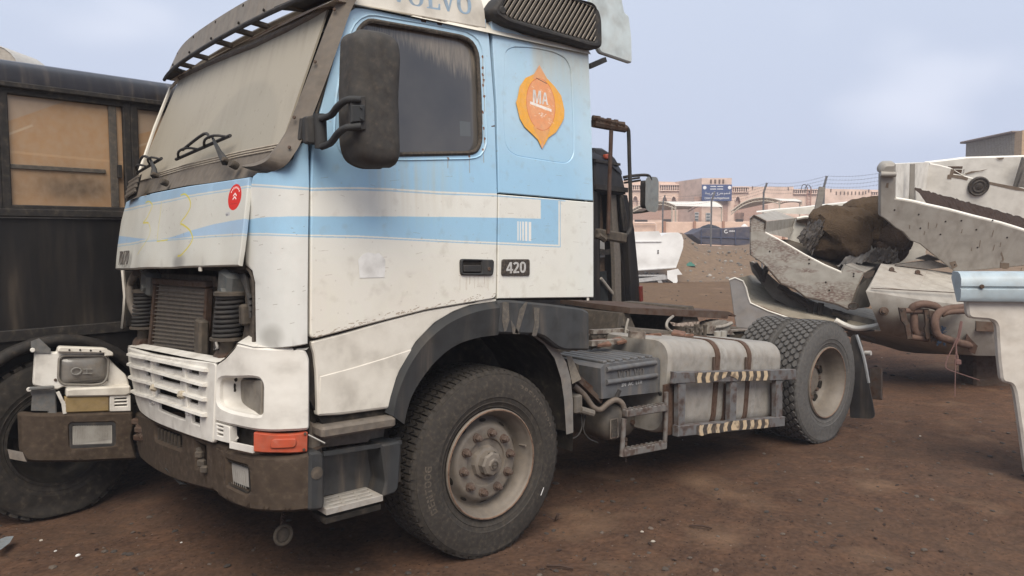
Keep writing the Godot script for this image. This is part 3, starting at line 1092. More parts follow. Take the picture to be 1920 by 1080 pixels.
func front() -> void:
	var hood_p: Patch = Patch.new(Vector3(-1.3850, 1.5750, -1.0000), Vector3(-1.4880, 1.6180, 0.0000), Vector3(-1.3310, 1.6610, 1.0000), Vector3(-1.2950, 2.0300, -1.0000), Vector3(-1.4090, 2.0485, 0.0000), Vector3(-1.2630, 2.0670, 1.0000), 2.0000, 0.4200)
	var ws_p: Patch = Patch.new(Vector3(-1.1900, 2.1900, -1.1000), Vector3(-1.2600, 2.1850, 0.0000), Vector3(-1.1500, 2.2200, 1.1000), Vector3(-0.9070, 2.8700, -1.0800), Vector3(-0.9835, 2.8625, -0.0100), Vector3(-0.8800, 2.8950, 1.0600), 2.2000, 0.7500)
	var cc_p: Patch = Patch.new(Vector3(-1.2700, 1.2700, 1.0400), Vector3(-1.2350, 1.2700, 1.2450), Vector3(-1.1000, 1.3100, 1.2450), Vector3(-1.2550, 2.0900, 1.0000), Vector3(-1.2100, 2.0900, 1.2360), Vector3(-1.0850, 2.0900, 1.2400), 0.3300, 0.8000)
	var m := MB.new()
	var wc := Canvas.new(640, 320, Rect2(-0.1, -0.05, 2.4, 0.85), Color(0.60, 0.57, 0.51))
	wc.wash(320, 160, func(p: Vector2) -> Color:
		var s := nz(p.x * 16.0 + p.y * 4.0, p.y * 1.4, 1.0, 7) * 0.5 + 0.5
		var top := smoothstep(0.45, 0.75, p.y)
		var n := nz(p.x, p.y, 2.0, 2)
		return Color(0.43, 0.40, 0.35, clampf((s - 0.45) * 0.9 * (0.25 + top) + n * 0.16, 0.0, 0.5)))
	wc.wash(200, 100, func(p: Vector2) -> Color:
		var d := p.distance_to(Vector2(1.62, -0.06))
		var k := smoothstep(0.52, 0.47, d) * smoothstep(0.1, 0.2, d) * 0.10
		return Color(0.33, 0.33, 0.31, k))
	rng.seed = 23
	for k in 60:
		var q := Vector2(rng.randf_range(0.05, 2.1), rng.randf_range(0.05, 0.7))
		wc.line([q, q + Vector2(rng.randf_range(-0.006, 0.006), rng.randf_range(0.004, 0.016))], 0.004, Color(0.36, 0.33, 0.29, 0.6))
	var wmat := printed("dusty_screen", wc.im, 0.6)
	m.box_uv = Rect2(-0.1, -0.05, 2.4, 0.85)
	m.panel(PackedVector2Array([Vector2(-0.02, -0.03), Vector2(2.2, -0.03), Vector2(2.2, 0.78), Vector2(-0.02, 0.78)]), [], pmap(ws_p), 0.01, 0.0, 0.12)
	var ws := put("windscreen", m, wmat, truck)
	tag(ws, "windscreen coated in beige dust")
	m = MB.new()
	m.tube([V(-1.172,2.23,-1.125),V(-1.029,2.548,-1.26),V(-0.901,2.844,-1.3),V(-0.902,2.878,-1.104)], 0.012, 6)
	put("screen_edge_trim", m, mats.cream_paint, ws)
	for k in 3:
		m = MB.new()
		var pts := []
		for q in [V(-1.224,2.178,-0.659),V(-1.228,2.18,-0.479),V(-1.224,2.195,0.003),V(-1.211,2.202,0.389),V(-1.188,2.211,0.765),V(-1.159,2.215,1.116)]:
			pts.append(q + Vector3(-0.004, -0.011 * k, 0))
		m.tube(pts, 0.005, 6)
		put("screen_rubber_lip", m, M("lip_beige", lin(0.42, 0.37, 0.30), 0.8, dust_fine, 2.0), ws)
	var pa := [V(-0.857,2.933,1.146),V(-0.883,2.88,1.097),V(-0.941,2.738,1.087),V(-1.012,2.562,1.087),V(-1.075,2.408,1.083),V(-1.127,2.282,1.076),V(-1.157,2.206,1.082),V(-1.183,2.152,1.037),V(-1.198,2.133,0.943),V(-1.207,2.129,0.848)]
	var pb := [V(-0.825,2.965,1.34),V(-0.874,2.869,1.242),V(-0.939,2.709,1.241),V(-1.008,2.538,1.244),V(-1.072,2.381,1.24),V(-1.122,2.259,1.233),V(-1.156,2.171,1.248),V(-1.186,2.105,1.216),V(-1.207,2.081,1.09),V(-1.215,2.101,0.893)]
	pa = curve(pa, 4)
	pb = curve(pb, 4)
	m = MB.new()
	var pm := []
	var pi := []
	var po := []
	for i in pa.size():
		var out := Vector3(-0.35, 0.15, 0.6).normalized()
		var bend := clampf((pb[i].y - 2.1) / 0.3, 0.0, 1.0)
		pm.append(pa[i].lerp(pb[i], 0.45) + Vector3(-0.022, 0.0, 0.014))
		var lift := Vector3(-0.75, 0.1, 0.6) * 0.05 * clampf((2.26 - pb[i].y) / 0.12, 0.0, 1.0)
		pm[i] += lift
		pi.append(pa[i] + Vector3(0.012, 0, 0) + lift)
		po.append(pb[i] + Vector3(0.03, 0, -0.004) + lift)
	m.strip(pm, pi)
	m.strip(po, pm)
	m.strip(pi, po)
	put("pillar_surround", m, mats.dusty_trim, truck, 60.0)
	for q in [V(-0.917,2.843,1.179),V(-1.02,2.59,1.181),V(-1.126,2.329,1.179),V(-1.178,2.187,1.236)]:
		put("pillar_screw", disc(q + Vector3(0, 0, 0.012), Vector3(-0.8, 0.2, 0.55), 0.008, 0.006, 8), mats.rusty_steel, truck)
	m = MB.new()
	var qa := []
	var qb := []
	for q in [V(-0.794,2.909,1.174),V(-0.832,2.892,1.175),V(-0.892,2.742,1.183),V(-0.98,2.537,1.195),V(-1.037,2.409,1.202),V(-1.086,2.303,1.208),V(-1.126,2.228,1.212)]:
		qa.append(q)
	for q in [V(-0.708,2.942,1.186),V(-0.82,2.876,1.19),V(-0.872,2.743,1.197),V(-0.952,2.551,1.208),V(-1.013,2.386,1.217),V(-1.056,2.261,1.224),V(-1.074,2.221,1.227)]:
		qb.append(q)
	m.strip(qb, qa)
	var qc := []
	for q in qa:
		qc.append(q + Vector3(0.01, 0, -0.08))
	m.strip(qa, qc)
	put("front_pillar", m, M("pillar_blue", Color(0.66, 0.76, 0.80), 0.5, dust_fine, 0.8), truck, 60.0)
	m = MB.new()
	m.tube([V(-0.818,2.875,1.196),V(-0.859,2.843,1.198),V(-0.871,2.821,1.199),V(-0.96,2.566,1.213),V(-1.015,2.409,1.222),V(-1.057,2.294,1.228)], 0.008, 6)
	put("door_edge_rubber", m, mats.seal, truck)
	m = MB.new()
	var sa := [V(-1.2,2.131,-1.319),V(-1.183,2.209,-1.085),V(-1.214,2.184,-0.639),V(-1.217,2.191,-0.019),V(-1.204,2.198,0.37),V(-1.181,2.208,0.749),V(-1.154,2.213,1.087),V(-1.157,2.186,1.183)]
	var sb := [V(-1.194,2,-1.388),V(-1.205,2.041,-1.271),V(-1.28,2.058,-0.527),V(-1.285,2.068,0.185),V(-1.265,2.067,0.532),V(-1.242,2.072,0.76),V(-1.217,2.077,0.949),V(-1.203,2.077,1.05)]
	m.strip(sb, sa)
	var sd := []
	for q in sa:
		sd.append(q + Vector3(0.14, 0.0, 0))
	m.strip(sa, sd)
	var scut := put("scuttle_panel", m, mats.dusty_trim, truck, 40.0)
	for q in [V(-1.214,2.187,-0.279),V(-1.213,2.188,-0.059),V(-1.21,2.18,0.271)]:
		m = MB.new()
		m.box(q + Vector3(-0.012, -0.05, 0.0), Vector3(0.02, 0.026, 0.035), Basis(Vector3.UP, 0.3), 0.005)
		put("rusty_clip", m, mats.rusty_steel, scut)
	m = MB.new()
	var vt := T(V(-1.331,2.028,-0.807), (V(-1.352,2.091,-0.156) - V(-1.331,2.028,-0.807)).normalized(), Vector3(0.25, 1, 0).normalized())
	for r in 4:
		m = MB.new()
		m.bar(vt * Vector3(0.02, 0.012 + r * 0.030, 0.02), vt * Vector3(0.27, 0.012 + r * 0.030, 0.02), 0.010, 0.012, Vector3(-1, 0, 0))
		put("vent_bar", m, mats.dusty_trim, scut)
	for r in 7:
		m = MB.new()
		m.bar(vt * Vector3(0.03 + r * 0.036, 0.0, 0.018), vt * Vector3(0.045 + r * 0.036, 0.11, 0.018), 0.010, 0.010, Vector3(-1, 0, 0))
		put("vent_bar", m, mats.dusty_trim, scut)
	m = MB.new()
	m.quad(vt * Vector3(0, -0.02, 0.006), vt * Vector3(0.28, -0.02, 0.006), vt * Vector3(0.28, 0.12, 0.006), vt * Vector3(0, 0.12, 0.006))
	put("vent_back", m, mats.dark_inside, scut)
	wiper([V(-1.258,2.155,0.739),V(-1.263,2.132,0.793)], [V(-1.269,2.208,0.644),V(-1.237,2.31,0.449)], [V(-1.262,2.227,-0.056),V(-1.216,2.315,0.388),V(-1.212,2.296,0.639)], "wiper")
	wiper([V(-1.289,2.148,-0.311),V(-1.311,2.095,-0.137)], [V(-1.297,2.194,-0.352),V(-1.26,2.274,-0.564)], [V(-1.257,2.202,-0.864),V(-1.233,2.28,-0.661),V(-1.249,2.257,-0.366)], "wiper")
	m = MB.new()
	var hc := hood_paint()
	var hmat := printed("hood_paint", hc, 0.45, film, 0.9)
	m.box_uv = Rect2(-0.1, -0.1, 2.2, 0.65)
	var hp := PackedVector2Array([U(0.043,0.42),U(-0.031,0.295),U(0.021,0.149),U(0.112,0.005),U(1.125,0.003),U(1.669,0.001),U(2,0.001),U(2.005,0.071),U(2.007,0.171),U(2.003,0.298),U(1.995,0.4),U(1.999,0.421),U(1.865,0.42),U(1.65,0.419),U(1.33,0.42),U(0.916,0.419),U(0.444,0.417)])
	var dent := func(p: Vector2, d: float) -> Vector3:
		var k := -0.012 * exp(-pow((p.x - 1.25) / 0.10, 2.0) - pow((p.y - 0.0) / 0.10, 2.0))
		k += 0.007 * sin(p.x * 9.0 + p.y * 4.0) * exp(-pow((p.y - 0.1) / 0.25, 2.0))
		k += -0.008 * exp(-pow((p.x - 0.62) / 0.05, 2.0)) * (0.5 + p.y)
		return hood_p.at(p, d + k)
	m.panel(hp, [], dent, 0.022, 0.006, 0.07, true)
	var hood := put("hood_panel", m, hmat, truck, 50.0)
	tag(hood, "dented front panel with yellow chalk numbers and a red round sticker")
	var badge := U(0.376,0.067)
	var bt := hood_p.at(badge, 0.012)
	var bx := (hood_p.at(badge + Vector2(0.05, 0), 0.012) - hood_p.at(badge - Vector2(0.05, 0), 0.012)).normalized()
	var by := (hood_p.at(badge + Vector2(0, 0.05), 0.012) - hood_p.at(badge - Vector2(0, 0.05), 0.012)).normalized()
	var bz := bx.cross(by).normalized()
	var btr := Transform3D(Basis(bx, bz.cross(bx), bz), bt)
	text("maker_letters", "VOLVO", 0.085, btr, M("badge_grey", lin(0.07, 0.07, 0.075), 0.45, dust_fine, 3.0), hood, 0.29, "Droid Serif", 700, 0.003)
	m = MB.new()
	var tab := U(1.625,-0.006)
	m.box(hood_p.at(tab, -0.01), Vector3(0.012, 0.03, 0.03), Basis.IDENTITY, 0.003)
	put("latch_tab", m, mats.cream_paint, hood)
	m = MB.new()
	m.box_uv = Rect2(-0.05, -0.05, 0.45, 1.1)
	var cp := PackedVector2Array([U(-0.002,0.01),U(-0.001,0.135),U(0.002,0.304),U(-0.013,0.356),U(-0.055,0.38),U(-0.055,0.446),U(-0.04,0.568),U(-0.019,0.7),U(0.005,0.78),U(0.029,0.795),U(0.085,0.792),U(0.175,0.813),U(0.23,0.853),U(0.262,0.923),U(0.33,0.928),U(0.334,0.727),U(0.327,0.48),U(0.322,0.208),U(0.32,-0.003),U(0.232,0.006),U(0.136,0.011)])
	var cpm := corner_paint()
	m.panel(cp, [], pmap(cc_p), 0.02, 0.005, 0.06, true)
	put("corner_panel", m, printed("corner_paint", cpm, 0.45, film, 0.9), truck, 50.0)
	m = MB.new()
	m.tube(curve([V(-1.266,1.651,0.877),V(-1.262,1.645,0.943),V(-1.257,1.616,0.987),V(-1.256,1.555,1.006),V(-1.26,1.406,1.006),V(-1.263,1.275,1)], 3), 0.011, 6)
	put("corner_edge_rubber", m, mats.seal, truck)
	bay()
	grille()
	lamp_corner()
	bumper()
	broken_corner()
	visor()

func wiper(pivot: Array, arm: Array, blade: Array, called: String) -> void:
	var w := part(called, truck, pivot[0])
	var m := MB.new()
	disc_in(m, pivot[1] + Vector3(0.02, 0, 0), Vector3(-0.8, 0.3, 0.3), 0.020, 0.04, 12)
	disc_in(m, pivot[0], Vector3(-0.8, 0.3, 0.3), 0.013, 0.04, 10)
	put("wiper_pivot", m, mats.chassis, w)
	m = MB.new()
	m.tube([pivot[0] + Vector3(-0.02, 0, 0), arm[0], arm[1]], 0.022, 6, true, 0.006)
	put("wiper_arm", m, mats.grey_plastic, w)
	m = MB.new()
	var a: Vector3 = blade[0]
	var c: Vector3 = blade[2]
	m.tube([a, a.lerp(c, 0.5), c], 0.009, 6)
	for s in [[0.05, 0.45], [0.55, 0.95]]:
		var p0 := a.lerp(c, s[0])
		var p1 := a.lerp(c, s[1])
		m.tube(curve([p0, p0.lerp(p1, 0.3) + Vector3(-0.03, 0.02, 0), p0.lerp(p1, 0.7) + Vector3(-0.03, 0.02, 0), p1], 3), 0.007, 6)
	m.tube(curve([a.lerp(c, 0.25) + Vector3(-0.03, 0.02, 0), blade[1] + Vector3(-0.04, 0.01, 0), a.lerp(c, 0.75) + Vector3(-0.03, 0.02, 0)], 4), 0.008, 6)
	put("wiper_blade", m, mats.black_plastic, w)

func hood_paint() -> Image:
	var c := Canvas.new(1408, 416, Rect2(-0.1, -0.1, 2.2, 0.65), Color(0.80, 0.80, 0.775))
	var thin := Color(0.64, 0.74, 0.80)
	c.band([Vector2(-0.2, 0.6), Vector2(2.2, 0.6)], [U(-0.141,0.367),U(0.246,0.365),U(0.738,0.365),U(1.122,0.367),U(1.418,0.372),U(1.664,0.375),U(1.876,0.377),U(2,0.382),U(2.063,0.383)], Color(0.58, 0.71, 0.82))
	c.line([U(-0.183,0.356),U(0.259,0.352),U(0.745,0.352),U(1.127,0.355),U(1.422,0.361),U(1.667,0.365),U(1.879,0.367),U(2.002,0.372),U(2.065,0.373)], 0.006, thin)
	c.band([U(-0.121,0.21),U(0.328,0.191),U(0.653,0.172),U(0.96,0.157),U(1.151,0.16),U(1.357,0.172),U(1.547,0.19),U(1.716,0.209),U(1.87,0.218),U(1.976,0.221),U(2.058,0.222)], [U(-0.061,0.154),U(0.36,0.156),U(0.808,0.162),U(1.153,0.156),U(1.293,0.153),U(1.497,0.154),U(1.732,0.156),U(1.887,0.156),U(1.993,0.153),U(2.075,0.151)], Color(0.62, 0.74, 0.85))
	c.line([U(-0.064,0.138),U(0.371,0.144),U(0.815,0.15),U(1.156,0.149),U(1.501,0.144),U(1.735,0.147),U(1.996,0.144),U(2.077,0.141)], 0.006, thin)
	c.wash(220, 64, func(p: Vector2) -> Color:
		var n := nz(p.x, p.y, 3.0, 13) * 0.5 + 0.5
		return Color(0.52, 0.47, 0.41, clampf(0.05 + 0.16 * n + 0.3 * smoothstep(0.1, -0.05, p.y) * n, 0.0, 0.5)))
	c.wash(220, 64, func(p: Vector2) -> Color:
		var d := Vector2((p.x - 1.36) / 0.13, (p.y - 0.03) / 0.05).length()
		return Color(0.25, 0.25, 0.27, clampf((1.0 - d) * 0.5, 0.0, 0.3)))
	var ch := Color(0.80, 0.74, 0.25, 0.8)
	c.line(curve([U(0.638,0.373),U(0.732,0.374),U(0.811,0.352),U(0.804,0.329),U(0.747,0.278),U(0.68,0.258),U(0.772,0.255),U(0.808,0.25)], 4), 0.008, ch)
	c.line(curve([U(0.821,0.246),U(0.863,0.21),U(0.855,0.169),U(0.776,0.125),U(0.653,0.083)], 4), 0.006, Color(ch, 0.55))
	c.line(curve([U(0.966,0.361),U(0.98,0.297),U(0.988,0.211),U(1.002,0.147)], 3), 0.006, Color(ch, 0.5))
	c.line([U(1.002,0.147),U(1.082,0.148),U(1.155,0.151)], 0.006, ch)
	c.line(curve([U(1.267,0.378),U(1.324,0.38),U(1.381,0.36),U(1.42,0.331),U(1.425,0.298),U(1.385,0.262),U(1.327,0.231),U(1.374,0.218),U(1.457,0.193),U(1.506,0.164),U(1.522,0.137),U(1.484,0.101),U(1.399,0.065),U(1.338,0.061)], 4), 0.009, ch)
	var o := U(1.886,0.332)
	var ring := []
	for k in 40:
		ring.append(o + Vector2(cos(TAU * k / 40) * 0.063, sin(TAU * k / 40) * 0.063))
	c.poly(ring, Color(0.80, 0.16, 0.14))
	for k in 2:
		var y := o.y + 0.002 + k * 0.016
		c.line([Vector2(o.x - 0.016, y - 0.012), Vector2(o.x, y), Vector2(o.x + 0.016, y - 0.012)], 0.007, Color(0.95, 0.9, 0.88))
	for k in 8:
		var an := PI * (0.2 + 0.6 * k / 7.0)
		var q := o + Vector2(cos(an), sin(an)) * 0.047
		c.poly([q + Vector2(-0.004, -0.005), q + Vector2(0.003, -0.005), q + Vector2(0.004, 0.005), q + Vector2(-0.003, 0.005)], Color(0.95, 0.88, 0.86))
	for k in 6:
		c.line([o + Vector2(-0.03 + k * 0.011, -0.032), o + Vector2(-0.024 + k * 0.011, -0.032)], 0.004, Color(0.55, 0.1, 0.1))
	c.poly([U(1.813,0.26),U(1.853,0.263),U(1.862,0.247),U(1.823,0.241)], Color(0.70, 0.70, 0.70))
	for k in 4:
		c.line([U(1.82,0.254) + Vector2(0.006 * k, 0), U(1.822,0.246) + Vector2(0.006 * k, 0)], 0.003, Color(0.3, 0.3, 0.32))
	rng.seed = 5
	for k in 40:
		var p := Vector2(rng.randf_range(0.05, 1.95), rng.randf_range(0.02, 0.36))
		c.line([p, p + Vector2(rng.randf_range(-0.01, 0.02), rng.randf_range(-0.02, 0.02))], 0.003, Color(0.5, 0.46, 0.42, 0.5))
	return c.im

func corner_paint() -> Image:
	var c := Canvas.new(448, 1100, Rect2(-0.05, -0.05, 0.45, 1.1), Color(0.83, 0.825, 0.80))
	var thin := Color(0.64, 0.74, 0.80)
	c.band([Vector2(-0.1, 1.2), Vector2(0.5, 1.2)], [U(-0.065,0.756),U(-0.029,0.751),U(0.084,0.74),U(0.205,0.73),U(0.349,0.722)], blue_l)
	c.line([U(-0.066,0.745),U(-0.029,0.74),U(0.084,0.73),U(0.205,0.719),U(0.349,0.712)], 0.007, thin)
	c.band([U(-0.074,0.578),U(-0.036,0.585),U(0.021,0.593),U(0.082,0.596),U(0.204,0.595),U(0.348,0.589)], [U(-0.077,0.528),U(-0.038,0.528),U(0.08,0.526),U(0.203,0.517),U(0.347,0.503)], blue_l)
	c.line([U(-0.078,0.519),U(-0.039,0.519),U(0.08,0.517),U(0.203,0.509),U(0.347,0.494)], 0.006, thin)
	c.wash(64, 160, func(p: Vector2) -> Color:
		var d := Vector2((p.x - 0.10) / 0.09, (p.y - 0.06) / 0.07).length()
		var n := nz(p.x, p.y, 6.0, 13) * 0.5 + 0.5
		return Color(0.40, 0.39, 0.36, clampf((1.0 - d) * 0.5, 0.0, 0.3) + 0.08 * n))
	rng.seed = 6
	for k in 24:
		var p := Vector2(rng.randf_range(0.0, 0.3), rng.randf_range(0.1, 0.7))
		c.line([p, p + Vector2(rng.randf_range(0.004, 0.03), rng.randf_range(-0.004, 0.004))], 0.002, Color(0.45, 0.4, 0.36, 0.6))
	return c.im

func bay() -> void:
	var m := MB.new()
	m.panel(PackedVector2Array([Vector2(-1.16, 0.95), Vector2(1.05, 0.95), Vector2(1.05, 1.75), Vector2(-1.16, 1.75)]), [], xplane(-1.12), 0.02)
	var bay_part := put("bay_back", m, mats.dark_inside, truck)
	m = MB.new()
	m.box(Vector3(-1.20, 1.68, -0.05), Vector3(0.2, 0.12, 2.0), Basis.IDENTITY, 0.02)
	put("bay_lintel", m, mats.dark_inside, truck)
	var rx := -1.265
	var rad := part("radiator", truck, Vector3(rx, 1.2, -0.1))
	var core := [U(-0.446,1.504),U(0.435,1.526),U(0.348,1.158),U(-0.614,1.084)]
	m = MB.new()
	m.panel(PackedVector2Array(core), [], xplane(rx), 0.06, 0.004)
	put("core", m, M("fin_grey", lin(0.27, 0.24, 0.20), 0.8, dust_fine, 1.5, 0.2, 0.25), rad)
	var tl: Vector2 = core[0]
	var tr: Vector2 = core[1]
	var br: Vector2 = core[2]
	var bl: Vector2 = core[3]
	for k in 17:
		var f := (k + 0.5) / 17.0
		m = MB.new()
		var a := tl.lerp(bl, f)
		var b := tr.lerp(br, f)
		m.bar(Vector3(rx - 0.004, a.y, a.x), Vector3(rx - 0.004, b.y, b.x), 0.007, 0.018, Vector3(-1, 0, 0))
		put("fin", m, mats.dusty_trim, rad)
	m = MB.new()
	m.bar(Vector3(rx - 0.01, tl.y + 0.02, tl.x - 0.02), Vector3(rx - 0.01, tr.y + 0.02, tr.x + 0.02), 0.035, 0.05, Vector3(-1, 0, 0), 0.006)
	put("top_rail", m, mats.rusty_steel, rad)
	for e in [[tl, bl, -0.012], [tr, br, 0.014]]:
		m = MB.new()
		m.bar(Vector3(rx - 0.008, e[0].y, e[0].x + e[2]), Vector3(rx - 0.008, e[1].y, e[1].x + e[2]), 0.03, 0.04, Vector3(-1, 0, 0), 0.006)
		put("side_rail", m, mats.rusty_steel, rad)
	m = MB.new()
	m.box(Vector3(rx - 0.05, br.y + 0.10, br.x + 0.09), Vector3(0.05, 0.22, 0.09), Basis(Vector3.RIGHT, 0.1), 0.01)
	put("end_tank", m, mats.chassis, rad)
	m = MB.new()
	m.panel(PackedVector2Array([U(-0.417,1.574),U(0.495,1.59),U(0.582,1.534),U(-0.468,1.5)]), [], xplane(-1.255), 0.02, 0.004)
	put("cowl_top", m, mats.chassis, rad)
	strut(V(-1.285,1.512,0.8), V(-1.285,1.3,0.729), V(-1.285,1.202,0.7))
	strut(V(-1.285,1.446,-0.637), V(-1.285,1.224,-0.722), V(-1.285,1.125,-0.758))
	for q in [[V(-1.265,1.592,0.682), V(-1.285,1.525,0.883)], [V(-1.265,1.556,-0.64), V(-1.285,1.465,-0.466)]]:
		m = MB.new()
		var c: Vector3 = (q[0] + q[1]) * 0.5
		m.box(c, Vector3(0.10, 0.15, 0.15), Basis(Vector3.RIGHT, 0.25), 0.02)
		disc_in(m, c + Vector3(-0.05, -0.03, 0.03), Vector3(-1, 0, 0), 0.022, 0.02, 6)
		put("strut_tower", m, M("tower_grey", lin(0.07, 0.085, 0.09), 0.7, dust_fine, 1.4), truck)
	m = MB.new()
	m.tube(curve([V(-1.285,1.559,-0.85), V(-1.26,1.485,-1.084), V(-1.28,1.381,-1.045), V(-1.28,1.299,-0.952), V(-1.27,1.256,-0.822), V(-1.26,1.19,-0.771)], 6), 0.026, 8)
	m.tube([V(-1.26,1.2,-0.782), V(-1.26,1.145,-0.741)], 0.012, 6)
	put("coolant_hose", m, M("hose", lin(0.16, 0.14, 0.12), 0.8, dust_fine, 2.0), truck, 60.0)
	m = MB.new()
	m.tube(curve([V(-1.285,1.635,0.775), V(-1.285,1.579,0.663), V(-1.285,1.455,0.602), V(-1.285,1.344,0.563), V(-1.285,1.221,0.561)], 6), 0.012, 6)
	m.tube(curve([V(-1.285,1.637,0.83), V(-1.285,1.567,0.706), V(-1.285,1.444,0.638), V(-1.285,1.319,0.591)], 6), 0.010, 6)
	put("brake_hose", m, mats.black_plastic, truck, 60.0)
	m = MB.new()
	m.tube(curve([V(-1.285,1.344,0.563), V(-1.285,1.262,0.564), V(-1.285,1.231,0.584), V(-1.285,1.219,0.545)], 4), 0.008, 6)
	put("bare_pipe", m, M("bare_pipe", lin(0.35, 0.34, 0.32), 0.5, dust_fine, 3.0), truck)
	m = MB.new()
	for k in 4:
		m.tube(curve([V(-1.265,1.646,0.721) + Vector3(0, 0.0, 0.03 * k), V(-1.265,1.6,0.869) + Vector3(0, 0, 0.02 * k), V(-1.265,1.504,0.981) + Vector3(0, -0.03 * k, 0)], 5), 0.009, 5)
	put("cable_bundle", m, mats.black_plastic, truck)
	m = MB.new()
	m.panel(PackedVector2Array([U(0.843,1.604),U(0.936,1.602),U(0.99,1.555),U(0.969,1.327),U(0.867,1.271),U(0.807,1.285),U(0.877,1.421)]), [], xplane(-1.25), 0.04, 0.01)
	m.box(V(-1.265,1.424,0.911), Vector3(0.05, 0.10, 0.05), Basis.IDENTITY, 0.01)
	put("inner_bracket", m, mats.chassis, truck)
	m = MB.new()
	m.tube([V(-1.3,1.567,-1.125), V(-1.3,1.397,-1.094), V(-1.3,1.286,-1.136), V(-1.28,1.167,-1.275)], 0.012, 5)
	put("far_corner_edge", m, mats.cream_paint, truck)
	m = MB.new()
	m.panel(PackedVector2Array([U(-1.346,1.554),U(-1.035,1.565),U(-0.931,1.386),U(-0.874,1.25),U(-1.245,1.175),U(-1.371,1.164)]), [], xplane(-1.25), 0.02)
	put("far_corner_liner", m, mats.dark_inside, truck)

func strut(top: Vector3, low: Vector3, foot: Vector3) -> void:
	var s := part("spring_strut", truck, low)
	var m := MB.new()
	m.tube([top, foot], 0.036, 10)
	put("damper", m, mats.chassis, s, 60.0)
	m = MB.new()
	var p := []
	for k in 9 * 10 + 1:
		var a := TAU * k / 10.0
		var c := top.lerp(low, k / 90.0)
		p.append(c + Vector3(cos(a), 0, sin(a)) * 0.068)
	m.tube(p, 0.0105, 6)
	put("coil", m, mats.black_plastic, s, 60.0)
	m = MB.new()
	disc_in(m, low + Vector3(0, -0.012, 0), Vector3.UP, 0.085, 0.016, 14)
	disc_in(m, top, Vector3.UP, 0.085, 0.02, 14)
	put("spring_plate", m, mats.chassis, s)
	m = MB.new()
	disc_in(m, foot + Vector3(0.0, -0.02, -0.05), Vector3(0, 0, 1), 0.052, 0.10, 14)
	put("strut_bush", m, mats.rusty_steel, s, 50.0)

